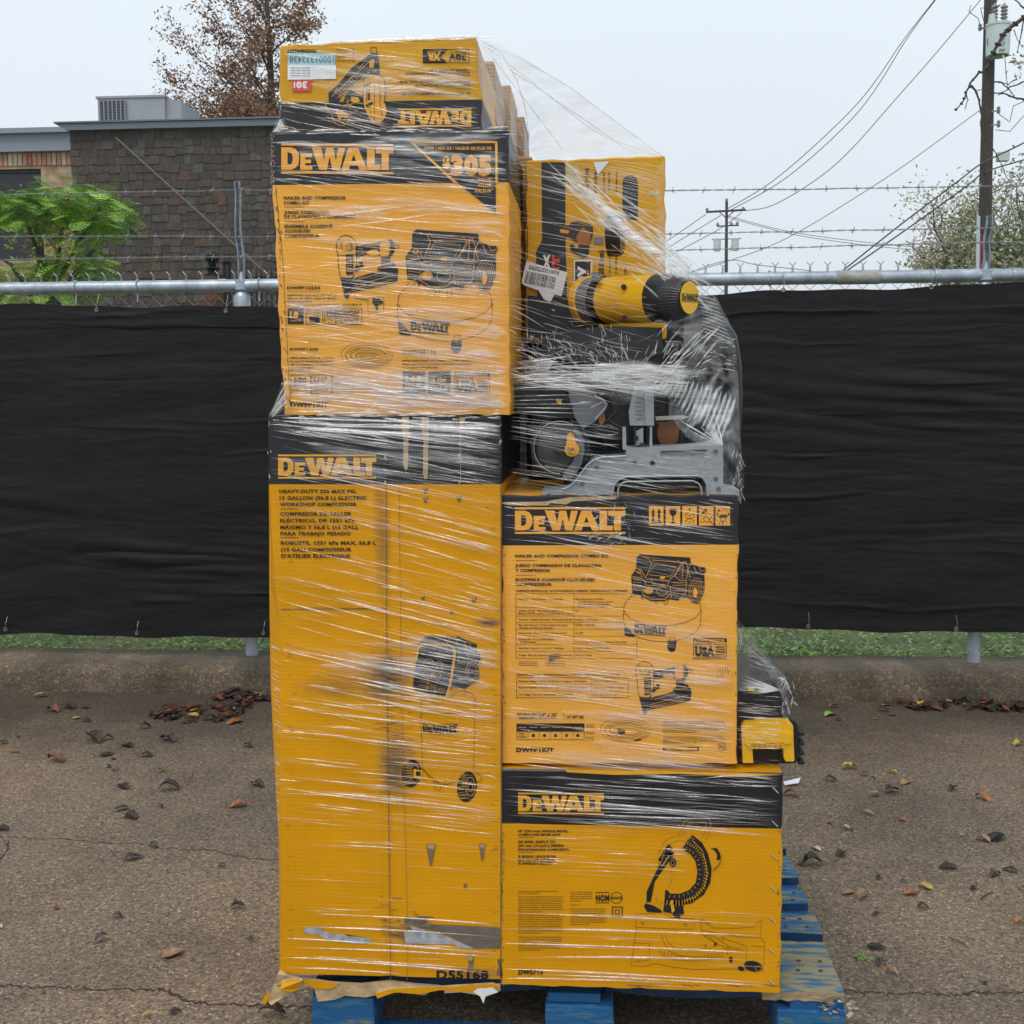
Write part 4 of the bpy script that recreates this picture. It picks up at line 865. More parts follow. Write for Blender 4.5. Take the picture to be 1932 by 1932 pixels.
# ================================================================== BOXES
def wbl(x, z, s): return noise.noise(Vector((x*7, z*7, s)))
def carton(name, quad, Y, dep, lab, mats, bands=(), group=None, chamfer=None, cat='box', seed=0, side=0):
    """quad = photo-pixel corners TL, TR, BR, BL of the front face at depth Y; bands = list of (v0, v1, material index)
       front face is a fine grid, softened and slightly dented, with flap seams on the far sides"""
    root = empty(name, px((quad[2][0]+quad[3][0])/2, (quad[2][1]+quad[3][1])/2, Y), lab, cat, group); root['_w'] = tuple(root.location)
    TL, TR, BR, BL = [px(u, v, Y) for u, v in quad]; b = MB(); nx, nz = 26, 44
    cuts = sorted(set([0.0, 1.0]+[i/nz for i in range(nz+1)]+[x for bd in bands for x in bd[:2]]))
    def fp(f, h):
        p = TL.lerp(BL, h).lerp(TR.lerp(BR, h), f)
        e = wbl(p.x, p.z, seed)*.0022
        if f in (0, 1): p.x += wbl(p.x, p.z*4, seed+3)*.004
        if h in (0.0, 1.0): p.z += wbl(p.x*4, p.z, seed+5)*.003
        return p + Vector((0, max(0, e), 0))
    n = len(cuts)
    for h in cuts:
        for i in range(nx+1): b.v.append(tuple(fp(i/nx, h)))
    for j in range(n-1):
        hm = (cuts[j]+cuts[j+1])/2; mi = 0
        for bd in bands:
            if bd[0] <= hm <= bd[1]: mi = bd[2]
        for i in range(nx): a = j*(nx+1)+i; b.f.append((a, a+1, a+nx+2, a+nx+1)); b.m.append(mi)
    # sides, back, top, bottom with small rounded edges
    r = .0035; D = Vector((0, dep, 0))
    for (f0, sgn) in ((0, -1), (1, 1)):
        for j in range(n-1):
            hm = (cuts[j]+cuts[j+1])/2; mi = side
            for bd in bands:
                if bd[0] <= hm <= bd[1]: mi = bd[2]
            a, c = fp(f0, cuts[j]), fp(f0, cuts[j+1]); o = Vector((sgn*r*.6, r, 0)); o2 = Vector((sgn*r*.6, 0, 0))
            b.face([a, c, c+o, a+o], mi); b.face([a+o, c+o, c+D+o2, a+D+o2], mi)
    tl, tr, br, bl = fp(0, 0), fp(1, 0), fp(1, 1), fp(0, 1); e = Vector((r*.6, 0, 0)); up = Vector((0, r, r))
    for i in range(nx):
        a, c = fp(i/nx, 0), fp((i+1)/nx, 0); b.face([c, a, a+up, c+up], mats.index(mats[0]) if not bands else (bands[0][2] if bands[0][0] == 0 else 0)); b.face([c+up, a+up, a+D+Vector((0, 0, r)), c+D+Vector((0, 0, r))], side)
        a, c = fp(i/nx, 1), fp((i+1)/nx, 1); b.face([a, c, c+D, a+D], side)
    b.face([tl+D-e, tr+D+e, br+D+e, bl+D-e], side)
    body = b.build('carton', mats, root, fixn=True)
    return root
DEP = .46
# --- big compressor carton (tall, lower left)
Yb = 0.0
big = empty('cardboard_box', px(735, 1850, Yb), 'tallest yellow box, lower left, with the big wheeled compressor drawing', 'box', 'yellow and black power tool cartons'); big['_w'] = tuple(big.location)
M['yellow_big'] = cardboard('yellow_cardboard_rubbed', YEL, stains=((.005, .62, .09, .10, .95), (.02, .44, .07, .14, .85), (.05, .10, .09, .045, 1.0), (-.09, .60, .16, .05, .45), (.205, .73, .05, .02, .9), (.17, .02, .12, .03, .6), (.0, .9, .03, .25, .5)))
def big_body():
    b = MB(); rows = [(785,506,506,945),(850,507,508,946),(914,507,509,946),(914.5,507,509,946),(1000,508,512,946),(1090,508,518,946),(1180,509,527,946),(1300,511,529,946),(1400,516,530,946),(1500,521,530,945),(1600,526,530,945),(1740,527,530,945),(1842,527,529,945)]
    vb = [785, 914, 1842, ]
    P = []
    for (v, uo, ui, ur) in rows:
        sl_v = lambda u: v+(u-735)*.026*(v > 1700)-(u-735)*.0*1
        q = [px(uo, v, Yb+.035)]; k = 20
        for i in range(k+1): u = ui+(ur-ui)*i/k; p = px(u, sl_v(u), Yb); p.y += max(0, wbl(p.x, p.z, 2))*.003+(.0035 if v > 900 and abs(u-728.5) < 11 else 0); q.append(p)
        q = [q[0]+Vector((0, DEP+.1, 0))]+q+[q[-1]+Vector((0, DEP+.1, 0))]; P.append(q)
    n = len(P[0])
    for q in P: b.v += [tuple(p) for p in q]
    for j in range(len(P)-1):
        mi = 1 if j < 2 else 0
        for i in range(n-1): b.f.append((j*n+i, j*n+i+1, (j+1)*n+i+1, (j+1)*n+i)); b.m.append(mi)
    b.f.append(tuple(range(n))); b.m.append(1); b.f.append(tuple((len(P)-1)*n+i for i in range(n))); b.m.append(0)
    for j in range(len(P)-1): b.f.append((j*n, (j+1)*n, (j+1)*n+n-1, j*n+n-1)); b.m.append(0)
    b.build('carton', [M['yellow_big'], M['ink']], big)
big_body()
a = Art(Yb, zc(640, 1040, .27376))           # pixel grid of the zoomed crop
lg = Art(Yb, zc(640, 1040, .27376)); lg.logo(150, 262, 826, 430, 0); lg.build('logo', [M['inky']], big)
T = [("HEAVY-DUTY 225 MAX PSI,",158,502,690),("15 GALLON (56.8 L) ELECTRIC",160,548,760),("WORKSHOP COMPRESSOR",162,592,692),("COMPRESOR DE TALLER",163,658,656),("ELÉCTRICO, DE 1551 kPa",163,704,676),("MÁXIMO Y 56,8 L (15 GAL),",165,750,705),("PARA TRABAJO PESADO",166,794,650),("ROBUSTE, 1551 kPa MAX, 56,8 L",168,858,825),("(15 GAL) COMPRESSEUR",170,904,656),("D'ATELIER ÉLECTRIQUE",172,948,646)]
for t, x, y, x1 in T: a.text(t, x, y, x1, y+25, bold=.035)
a.rect(163, 636, 290, 640); a.rect(166, 834, 295, 838)
a2 = Art(Yb, zc(640, 2157, .27376)); a2.text('D55168', 1242, 734, 1600, 792, bold=.04); a.mb.add(a2.mb.v, a2.mb.f)
a.build('printed_text', [M['ink']], big)
# compressor picture
d = Art(Yb, zc(640, 1540, .27376))
d.poly([(1080,500),(1082,440),(1095,330),(1108,230),(1125,180),(1165,135),(1300,136),(1370,140),(1395,136),(1440,160),(1470,172),(1518,190),(1525,240),(1545,262),(1545,300),(1530,330),(1540,380),(1535,430),(1510,455),(1480,470),(1440,497),(1345,488),(1325,520),(1300,548),(1180,525)])
d.line([(1100,300),(1115,215),(1140,192),(1320,194),(1360,212),(1368,255),(1355,350),(1335,470),(1312,548)], 17, 1, 1)
for cx, cy, r in ((1188,322,34),(1180,398,32),(1262,332,26),(1245,404,26)): d.ell(cx, cy, r, r*.95, 3, 1, 1)
for q in ([(1120,470),(1300,500)],[(1130,440),(1180,450),(1220,480)],[(1230,470),(1230,530)],[(1180,450),(1175,520)],[(1310,240),(1318,165),(1345,145)],[(1380,160),(1400,250),(1390,330)],[(1430,170),(1460,240),(1465,300)],[(1470,190),(1500,260)],[(1210,325),(1240,332)],[(1205,402),(1225,404)]): d.line(q, 3, 1, 1)
d.ell(1490, 380, 45, 72, 3, 1, 1); d.ell(1490, 380, 30, 50, 2.5, 1, 1)
for q in ([(1135,560),(1137,800),(1145,1045)],[(1508,560),(1504,800),(1498,1060)],[(1135,600),(1140,560),(1170,548),(1210,545)],[(1330,560),(1380,520),(1440,510),(1490,530),(1507,570)],[(1340,490),(1345,520),(1380,510)],[(1150,650),(1230,668),(1330,668),(1450,650)],[(1215,590),(1215,560),(1290,560),(1290,590),(1270,605),(1235,605),(1215,590)],[(1420,500),(1450,510),(1440,540),(1420,530)],[(1135,1045),(1250,1140),(1300,1160),(1390,1130)],[(1330,1115),(1370,1130),(1420,1140)],[(1500,1060),(1555,1105),(1545,1135),(1510,1140)],[(1220,1130),(1235,1160),(1290,1160),(1300,1135)],[(1230,1165),(1235,1195),(1265,1200),(1272,1165)],[(1150,1045),(1200,1120),(1260,1150)],[(1300,1150),(1400,1190)],[(1090,1100),(1180,1130)]): d.line(q, 3)
d.logo(1148, 738, 1385, 790, 0, 0, bars=False, arc=12, shear=6); d.line([(1150,728),(1270,742),(1385,738)], 4); d.line([(1155,778),(1270,798),(1385,798)], 5)
for cx, cy, rx, ry in ((1070,1080,66,96),(1452,1172,68,106)):
    d.ell(cx, cy, rx, ry, None, 0, 0, rot=8)
    for k in range(9): d.line([(cx-rx*.85, cy-ry*.8+k*ry*.2), (cx-rx*.2, cy-ry*.85+k*ry*.2)], 3, 1, 1); d.line([(cx-rx*.5, cy-ry*.7+k*ry*.18), (cx+rx*.1, cy-ry*.78+k*ry*.18)], 2.5, 1, 1)
    d.ell(cx+rx*.35, cy, rx*.45, ry*.62, 3, 1, 1); d.ell(cx+rx*.35, cy, rx*.22, ry*.32, 3, 1, 1)
d.poly([(1085,1050),(1140,1060),(1140,1112),(1085,1110)], 1, 2); d.poly([(1100,1065),(1132,1068),(1132,1098),(1100,1096)], 0, 3)
d.build('printed_drawing', [M['ink'], M['inky']], big)
# seams, punctures, tape, torn print
w = Art(Yb)
w.line([(728.5,915),(729,1100),(730,1300),(733,1500),(735,1700),(737,1848)], 1.5, 0); w.line([(753,920),(757,1300),(768,1700),(768,1850)], .7, 0)
w.line([(530,1150),(620,1149),(728,1149)], 1.4, 0); w.line([(700,1148),(560,1146)], .8, 0)
w.line([(945,915),(946,1300),(945,1850)], 2.2, 0)
for u0, v0, s in ((813,1592,13),(910,1592,10)): w.poly([(u0-s*.7,v0),(u0+s*.7,v0),(u0+s*.15,v0+s*3.2),(u0-s*.15,v0+s*3.2)], 0); w.poly([(u0-s*.6,v0+1),(u0+s*.6,v0+1),(u0+s*.4,v0+s*.8),(u0-s*.5,v0+s*.6)], 2, 1)
for u0, v0, s in ((803,925,5),(803,942,5),(866,940,5),(894,1132,5),(798,1128,4),(852,1155,3),(878,1670,4)): w.poly([(u0-s,v0-s*.5),(u0+s,v0-s),(u0+s*.6,v0+s),(u0-s*.4,v0+s*1.4)], 0); w.poly([(u0-s*.6,v0-s*.9),(u0+s*.5,v0-s*.6),(u0+s*.2,v0+s*.1)], 2, 1)
z2 = zc(640, 2157, .27376)
w.poly([z2(*q) for q in ((1020,370),(1175,372),(1170,408),(1100,412),(1400,425),(1680,440),(1678,585),(1500,585),(1395,560),(1380,525),(1250,465),(1120,430),(1020,410))], 4)
w.poly([z2(*q) for q in ((1018,470),(1075,460),(1060,425),(1130,445),(1260,480),(1400,540),(1495,582),(1390,580),(1370,555),(1030,550))], 5, 1)
w.poly([z2(*q) for q in ((320,455),(350,440),(465,438),(440,455),(520,480),(600,485),(700,520),(620,495),(785,512),(792,535),(740,555),(660,548),(590,540),(480,520),(430,490),(340,480))], 5)
w.poly([z2(*q) for q in ((1445,625),(1500,628),(1498,690),(1480,750),(1455,745),(1465,690))], 0); w.poly([z2(*q) for q in ((1450,628),(1495,632),(1490,665),(1455,670))], 2, 1)
w.poly([z2(*q) for q in ((1660,660),(1690,655),(1690,780),(1655,760),(1670,710))], 0)
for i in range(110):           # scuffs beside the seam: little horizontal rub marks
    u, v = rnd.gauss(742, 16), rnd.choice((rnd.gauss(1270, 40), rnd.gauss(1400, 60), rnd.gauss(1745, 25))); l = rnd.uniform(4, 20)
    w.line([(u-l/2, v), (u+l/2, v+rnd.uniform(-1, 1))], rnd.uniform(.5, 1.5), 3)
for i in range(70):           # rubbed ribs near the right edge and left edge
    u, v = rnd.choice((rnd.gauss(931, 4), rnd.gauss(934, 4), rnd.gauss(548, 3))), rnd.uniform(930, 1830); l = rnd.uniform(3, 10); w.line([(u-l/2, v), (u+l/2, v)], rnd.uniform(.5, 1.1), 3)
for i in range(26): u, v = rnd.gauss(780, 14), rnd.gauss(1752, 16); l = rnd.uniform(8, 30); w.line([(u, v), (u+l, v+.5)], rnd.uniform(.7, 1.8), 3)
for i in range(30): u = rnd.choice((507, 508, 728, 806, 866, 944))+rnd.gauss(0, 1.5); v = rnd.uniform(790, 912); s = rnd.uniform(1, 3.2); w.poly([(u-s*.5,v-s),(u+s*.6,v-s*.4),(u+s*.3,v+s*1.2),(u-s*.6,v+s)], 2)
for (u, v0, v1) in ((765.5, 787, 888), (803, 787, 905)): w.poly([(u-7,v0),(u+6,v0),(u+5,(v0+v1)/2),(u+4,v1-4),(u-1,v1),(u-5,v1-12),(u-4,v0+45),(u-8,v0+20)], 2)
w.line([(869,787),(869,912)], 1.0, 2); w.poly([(866,787),(880,787),(873,800),(870,812)], 2)
w.build('wear_mark', [M['scuff'], M['ink'], M['kraft'], M['scuff'], M['tape'], M['residue']], big)
# torn bottom flaps
tf = MB(); 
def flap(pts, Y, th, mi, bend=0):
    P = [px(u, v, Y+(bend*(i % 3))) for i, (u, v) in enumerate(pts)]; tf.prism(P, [p+Vector((0, th, .001)) for p in P], mi, 1)
flap([(527,1832),(543,1842),(570,1850),(560,1865),(535,1880),(512,1897),(506,1890),(515,1860),(524,1838)], -.006, .006, 1, -.003)
flap([(532,1852),(552,1848),(570,1850),(566,1866),(548,1872),(528,1867)], -.02, .007, 0, -.004)
flap([(492,1894),(505,1872),(512,1880),(500,1895)], -.004, .004, 0)
flap([(572,1848),(600,1850),(640,1856),(625,1866),(592,1865),(576,1856)], .004, .004, 0)
flap([(592,1864),(600,1853),(680,1858),(735,1852),(780,1858),(830,1862),(800,1878),(760,1872),(716,1876),(690,1882),(650,1879),(632,1886),(600,1890)], .006, .006, 1)
flap([(708,1875),(735,1866),(770,1864),(835,1862),(930,1856),(944,1862),(900,1872),(830,1868),(790,1876),(745,1872),(712,1884)], .002, .004, 0)
flap([(840,1862),(944,1858),(944,1870),(905,1878),(870,1872),(838,1874)], .003, .004, 1)
flap([(893,1872),(906,1880),(912,1894),(916,1880),(940,1872),(930,1864),(900,1866)], -.003, .002, 2)
tf.build('torn_flap', [M['yellow'], M['kraft'], M['white']], big)

# ---- artwork shared by the combo kit cartons (drawn in one crop's coordinates)
def pump_art(d, t):
    P = lambda L: [t(*q) for q in L]
    d.poly(P([(1075,120),(1090,100),(1110,90),(1150,95),(1530,120),(1535,175),(1600,195),(1625,205),(1650,203),(1666,225),(1648,262),(1652,330),(1648,420),(1620,490),(1590,522),(1550,515),(1510,468),(1440,470),(1430,495),(1360,485),(1300,500),(1200,500),(1130,465),(1120,490),(1110,450),(1040,435),(1028,280),(1072,215)]))
    o = lambda L, w=4: d.line(P(L), w*d.sc, 1, 1)
    for L in ([(1075,215),(1110,225),(1150,290),(1160,310),(1350,320),(1390,280),(1450,200),(1480,150)],[(1125,110),(1180,130),(1200,180),(1160,280)],[(1200,140),(1490,165)],[(1230,180),(1180,270),(1360,290),(1410,200),(1230,180)],[(1420,140),(1450,170),(1400,280),(1440,320),(1500,325)],[(1490,150),(1510,210),(1500,300)],[(1530,180),(1510,230),(1530,300)],[(1040,285),(1120,300),(1160,340)],[(1140,330),(1150,360),(1330,370),(1350,330)],[(1200,300),(1210,350),(1320,355)],[(1060,240),(1110,255),(1120,290)],[(1445,470),(1490,440),(1500,330)],[(1560,200),(1590,260),(1640,270)],[(1360,370),(1370,470)],[(1130,370),(1125,440),(1200,485),(1310,485),(1360,440)],[(1600,195),(1620,240),(1660,225)],[(1470,180),(1460,300)]): o(L)
    for k in range(5): o([(1045,310+k*22),(1120,318+k*23)], 3); o([(1380,335+k*25),(1490,340+k*24)], 3)
    for k in range(4): 
        c = t(1578, 405); c2 = t(1578+62-k*14, 405+105-k*20); d.ell(c[0], c[1], abs(c2[0]-c[0]), abs(c2[1]-c[1]), 2.6*d.sc, 1, 1, rot=6)
    c = t(1572, 425); c2 = t(1590, 468); d.ell(c[0], c[1], c2[0]-c[0], c2[1]-c[1], None, 1, 2)
    for (cx, cy, rx, ry, f) in ((1175,408,40,30,1),(1290,412,46,38,0),(1095,245,14,14,0)):
        c = t(cx, cy); c2 = t(cx+rx, cy+ry); d.ell(c[0], c[1], c2[0]-c[0], c2[1]-c[1], None if f else 4*d.sc, 1, 1)
        if f: d.ell(c[0], c[1], (c2[0]-c[0])*.8, (c2[1]-c[1])*.8, 2*d.sc, 0, 2); d.line([c, t(cx+14, cy-10)], 3*d.sc, 0, 2)
    d.poly(P([(1262,400),(1330,385),(1335,400),(1300,430)]), 0, 2); d.poly(P([(1275,284),(1315,288),(1312,308),(1272,304)]), 1, 1)
def tank_art(d, t):
    P = lambda L: [t(*q) for q in L]; ln = lambda L, w=4: d.line(P(L), w*d.sc)
    ln([(1048,470),(1030,495),(990,535),(974,580),(985,625),(1030,670),(1110,703),(1200,722),(1300,728),(1400,722),(1500,700),(1580,662),(1622,610),(1620,560),(1600,515)]); ln([(1060,455),(1040,470),(1040,490),(1060,490),(1110,450)], 3)
    ln([(973,600),(973,690),(985,740),(1030,790),(1110,830),(1200,853),(1300,862),(1400,855),(1500,828),(1580,780),(1620,720),(1628,600)])
    d.poly(P([(978,725),(1000,735),(1050,790),(1072,810),(1060,822),(1000,816),(982,806)])); d.poly(P([(1345,852),(1418,855),(1414,910),(1400,938),(1380,946),(1355,938),(1340,905)])); ln([(1362,852),(1364,822),(1402,820),(1404,850)], 4)
    ln([(1228,505),(1240,530),(1236,548),(1255,550),(1258,530),(1268,508)], 4); ln([(1320,500),(1312,545),(1325,562),(1340,545),(1355,500)], 4); ln([(1370,470),(1380,505),(1440,505),(1448,480)], 4); ln([(1405,470),(1410,505)], 4)
    (lx0, ly0), (lx1, ly1) = t(1065, 712), t(1330, 800); d.logo(lx0, ly0, lx1, ly1, 0, 0, bars=True, shear=(ly1-ly0)*.18)
def nailer_art(d, t, txt=True):
    P = lambda L: [t(*q) for q in L]; ln = lambda L, w=4, m=0, l=0: d.line(P(L), w*d.sc, m, l)
    ln([(690,260),(692,200),(680,165),(650,138),(615,130),(580,142),(556,175),(550,215),(560,265),(600,270),(690,262)], 5); ln([(560,268),(568,360),(580,420),(600,500),(612,562),(632,562),(640,530)], 5); ln([(580,160),(590,220),(600,235),(650,235),(660,170)], 4); ln([(590,170),(640,165),(655,240)], 3); ln([(560,215),(600,235),(690,225)], 3)
    c = t(645, 215); c2 = t(668, 238); d.ell(c[0], c[1], c2[0]-c[0], c2[1]-c[1], 3*d.sc, 0, 1)
    d.poly(P([(618,262),(668,262),(668,395),(625,408),(618,390)])); 
    for k in range(6): ln([(626,285+k*19),(660,282+k*19)], 4, 1, 1)
    d.poly(P([(684,208),(760,195),(850,178),(850,268),(790,270),(760,262),(700,282),(686,280)])); d.poly(P([(755,250),(790,232),(830,228),(850,250),(840,268),(790,272)]), 1, 1); ln([(700,220),(730,225),(740,255),(700,270)], 3, 1, 1); ln([(760,205),(840,195)], 3, 1, 1)
    ln([(850,178),(862,168),(925,160),(915,272),(862,280),(850,268)], 4); d.poly(P([(905,160),(935,162),(950,185),(952,240),(935,272),(908,275),(925,245),(925,190)]))
    ln([(950,200),(965,196),(985,202),(988,215),(952,222)], 5); d.poly(P([(860,282),(925,275),(922,312),(950,320),(962,345),(975,352),(978,380),(860,372),(835,370),(840,350),(862,345)]))
    ln([(865,300),(915,297)], 3, 1, 1); ln([(860,320),(940,335)], 3, 1, 1); ln([(845,360),(950,350)], 3, 1, 1)
    d.poly(P([(690,420),(860,372),(978,380),(972,448),(930,462),(650,528),(638,500),(645,460)])); 
    for a_, b_ in (((660,500),(930,440)),((670,480),(950,405)),((690,440),(860,390)),((655,515),(920,456))): ln([a_, b_], 3, 1, 1)
    d.poly(P([(680,350),(690,340),(718,342),(705,320),(730,310),(742,345),(712,362),(690,385),(672,380)])); d.poly(P([(580,418),(650,425),(668,415),(668,440),(645,460),(640,525),(612,520),(598,490)])); d.poly(P([(606,520),(640,528),(634,562),(614,562)])); ln([(690,262),(690,350)], 4); ln([(670,395),(668,430)], 6)
def coil_art(d, t, n=6):
    for k in range(n):
        c = t(762+(k % 2)*5, 957+(k % 3)*5); c2 = t(762+178-k*17, 957+88-k*11); d.ell(c[0], c[1], abs(c2[0]-c[0]), abs(c2[1]-c[1]), 2.6*d.sc, 0, 0, rot=2)
def usa_badge(d, x0, y0, x1, y1):
    w, h = x1-x0, y1-y0; d.frame(x0, y0, x1, y1, h*.03); d.rect(x0+w*.02, y0+h*.03, x1-w*.02, y0+h*.19); d.text('COMPRESSOR', x0+w*.05, y0+h*.05, x1-w*.05, y0+h*.17, 1, 1, bold=.03)
    d.text('MADE IN THE', x0+w*.05, y0+h*.25, x0+w*.55, y0+h*.34, bold=.03); d.text('USA', x0+w*.05, y0+h*.38, x0+w*.64, y0+h*.82, bold=.07)
    for k in range(5): d.ell(x0+w*(.64+.075*k), y0+h*.3, w*.018, h*.03)
    for k in range(4): d.rect(x0+w*.66, y0+h*(.40+.115*k), x1-w*.05, y0+h*(.455+.115*k))
    d.text('WITH GLOBAL MATERIALS', x0+w*.05, y0+h*.86, x1-w*.05, y0+h*.94, bold=.03)
def small_lines(d, x0, y0, x1, n, dy, h, words, bold=.02):
    rr = random.Random(int(x0+y0))
    for i in range(n):
        ws = []; 
        while sum(len(q)+1 for q in ws) < words: ws.append(rr.choice(FILL))
        d.text(' '.join(ws)[:words], x0, y0+i*dy, x1-(0 if i < n-1 else (x1-x0)*.45)-rr.uniform(0, (x1-x0)*.06), y0+i*dy+h, bold=bold)
FILL = 'warranty service centers information garantie centre de service para obtener informacion sobre la garantia please call or visit our office authorized parts repair made with tools accessories serie use only rated pressure hose air systems see manual before operating'.split()
ident = lambda x, y: (x, y)
# --- upper combo kit carton
Yu = .010; K1 = [(511,252),(958,246),(960,782),(538,782)]
b1 = carton('cardboard_box', K1, Yu, .43, 'upper orange combo kit box with a $305 value corner flash', [M['orange'], M['ink']], [(0, (346-250)/532, 1)], 'yellow and black power tool cartons', seed=11)
A = zc(640, 60, .27376); a = Art(Yu, A); a.logo(172, 822, 944, 1032, 0, shear=4); a.build('logo', [M['inko']], b1)
a = Art(Yu, A)
a.poly([(1050,806),(1662,806),(1662,820),(1090,822)], 0); a.poly([(1645,806),(1662,806),(1665,1095),(1648,1095)], 0); a.poly([(1050,806),(1072,808),(1390,1095),(1362,1095)], 0)
a.poly([(1392,1097),(1650,1097),(1652,1306)], 1)
a.text('OVER / MÁS DE / VALEUR DE PLUS DE', 1158, 845, 1620, 866, 0, 1, bold=.03); a.text('$', 1285, 908, 1335, 985, 0, 1, bold=.06); a.text('305', 1340, 900, 1622, 1035, 0, 1, bold=.07)
for i, s_ in enumerate(('VALUE*', 'VALOR*', 'VALEUR*')): a.text(s_, 1525-6*i*(i > 1)-10*(i == 2), 1060+38*i, 1632, 1084+38*i, 0, 1, bold=.03)
a.build('value_flash', [M['inko'], M['ink']], b1)
a = Art(Yu, A)
for t, x, y, x1 in (("NAILER AND COMPRESSOR",188,1186,618),("COMBO KIT",188,1220,365),("JUEGO COMBINADO",192,1286,502),("DE CLAVADORA Y COMPRESOR",192,1316,686),("ENSEMBLE COMBINÉ",194,1382,524),("/CLOUEUSE/",194,1414,374),("COMPRESSEUR",194,1448,436)): a.text(t, x, y, x1, y+22, bold=.035)
a.rect(190, 1260, 328, 1263); a.rect(193, 1359, 330, 1362)
B2 = zc(640, 540, .27376); c = Art(Yu, B2)
c.text('DWFP12233', 212, 482, 438, 503, bold=.035); c.rect(212,517,438,519); small_lines(c, 214, 536, 560, 3, 22, 12, 34, .03); c.text('CLOUEUSE DE VITRE PRECISION POINT DE CALIBRE 18', 214, 602, 724, 614, bold=.03)
c.rect(216, 634, 326, 744); c.text('18', 230, 655, 290, 698, 1, 1, bold=.06); c.text('GAUGE CAL.', 236, 714, 312, 724, 1, 1)
c.frame(342, 638, 460, 748, 4); c.text('5/8" - 2-1/2"', 350, 644, 448, 654); c.text('(16 - 64 MM)', 350, 660, 440, 670); c.rect(364, 690, 436, 734)
c.frame(470, 632, 728, 748, 4); c.text('PRECISION', 484, 645, 708, 682, bold=.05); c.rect(484, 690, 710, 695); c.text('POINT', 545, 702, 708, 738, bold=0); c.line([(490,705),(530,720),(490,738)], 4)
c.frame(768, 553, 880, 660, 3); c.poly([(800,562),(850,570),(875,590),(870,605),(840,610),(835,650),(825,650),(815,610),(800,600)]); c.poly([(650,560),(766,572),(766,580),(720,575)])
c.text('DWFP1220', 232, 905, 425, 925, bold=.035); small_lines(c, 232, 968, 540, 4, 23, 13, 30, .03); c.text('DE 7,6 M (25 PI)', 232, 1055, 370, 1066, bold=.03)
for x0_, l1, l2, l3 in ((238, '300', 'MAX PSI', '(2068,4 kPa)'), (380, '1/4"', '(6,4 mm)', '(NPT) M'), (524, "1/4\" x 25'", '(6.4 mm x 7.6 m)', '')):
    c.frame(x0_, 1090, x0_+138, 1226, 4)
    c.text(l1, x0_+16, 1110 if x0_ != 524 else 1135, x0_+(108 if x0_ != 524 else 124), 1146 if x0_ != 524 else 1162, bold=.05); c.text(l2, x0_+18, 1158 if x0_ != 524 else 1168, x0_+106, 1176, bold=.03)
    if l3: c.text(l3, x0_+12, 1188, x0_+115, 1202, bold=.03)
c.text('DWFP1KIT', 236, 1280, 496, 1314, bold=.04)
c.text('DWFP55126', 1006, 922, 1238, 948, bold=.035); small_lines(c, 1006, 986, 1500, 3, 24, 13, 44, .03)
c.rect(1008, 1070, 1164, 1228); c.text('165', 1032, 1098, 1140, 1138, 1, 1, bold=.06); c.text('MAX PSI', 1032, 1150, 1138, 1166, 1, 1); c.text('(1137,6 kPa)', 1022, 1182, 1148, 1198, 1, 1)
c.rect(1184, 1070, 1340, 1228); c.text('6 Gal', 1212, 1110, 1308, 1142, 1, 1, bold=.03); c.text('(22.7 L)', 1204, 1160, 1320, 1186, 1, 1, bold=.03)
usa_badge(c, 1366, 1070, 1608, 1226); small_lines(c, 1368, 1268, 1650, 4, 12, 7, 44, .01)
a.mb.add(c.mb.v, c.mb.f); 
off = len(a.mb.m)-len(c.mb.m)
for i, m_ in enumerate(c.mb.m): a.mb.m[off+i] = m_
a.build('printed_text', [M['ink'], M['inko']], b1)
c = Art(Yu, B2); c.sc = 1.0; pump_art(c, ident); tank_art(c, ident); nailer_art(c, ident); coil_art(c, ident, 8); c.build('printed_drawing', [M['ink'], M['inko']], b1)
w = Art(Yu)
for i in range(40): u, v = 512+(rnd.random()*26 if 0 else 0)+rnd.gauss(2, 2), rnd.uniform(256, 345); s = rnd.uniform(.6, 2); w.poly([(u-s,v-s),(u+s,v-s*.4),(u+s*.3,v+s*1.2)], 1)
for i in range(60): v = rnd.uniform(350, 775); u = 511+(v-252)*.051+rnd.gauss(5, 3); s = rnd.uniform(.5, 2); w.poly([(u-s,v-s*2),(u+s,v-s*.4),(u+s*.3,v+s*2.2)], 0)
w.line([(520,352),(534,500),(548,770)], 1, 0)
w.build('wear_mark', [M['scuff'], M['kraft']], b1)
# --- right combo kit carton
Yr = .012
b2 = carton('cardboard_box', [(948,938),(1391,936),(1388,1440),(948,1440)], Yr, .43, 'orange combo kit box with the specification table, right of the tallest box', [M['orange'], M['ink']], [(0, (1028-938)/503, 1)], 'yellow and black power tool cartons', seed=21)
Z6 = zc(1240, 1240, .25811)
a = Art(Yr, Z6); a.logo(134, 78, 942, 274, 0); a.build('logo', [M['inko']], b2)
a = Art(Yr, Z6)
for x0_ in (1114, 1236, 1358, 1480, 1600): a.rect(x0_, 70, x0_+106, 212, 0)
for x in (1145, 1188): a.poly([(x-8,120),(x-8,178),(x+8,178),(x+8,120),(x+16,120),(x,86),(x-16,120)], 1, 1)
a.rect(1126, 184, 1208, 196, 1, 1); a.poly([(1262,88),(1318,88),(1312,128),(1296,142),(1294,182),(1308,190),(1308,195),(1272,195),(1272,190),(1286,182),(1284,142),(1268,128)], 1, 1)
a.text('6', 1402, 80, 1420, 102, 1, 1, bold=.04)
for y in (112, 160): a.line([(1380,y+14),(1412,y),(1444,y+14),(1412,y+28),(1380,y+14),(1380,y+40),(1412,y+52),(1444,y+40),(1444,y+14)], 3.5, 1, 1); a.line([(1412,y+28),(1412,y+52)], 3.5, 1, 1)
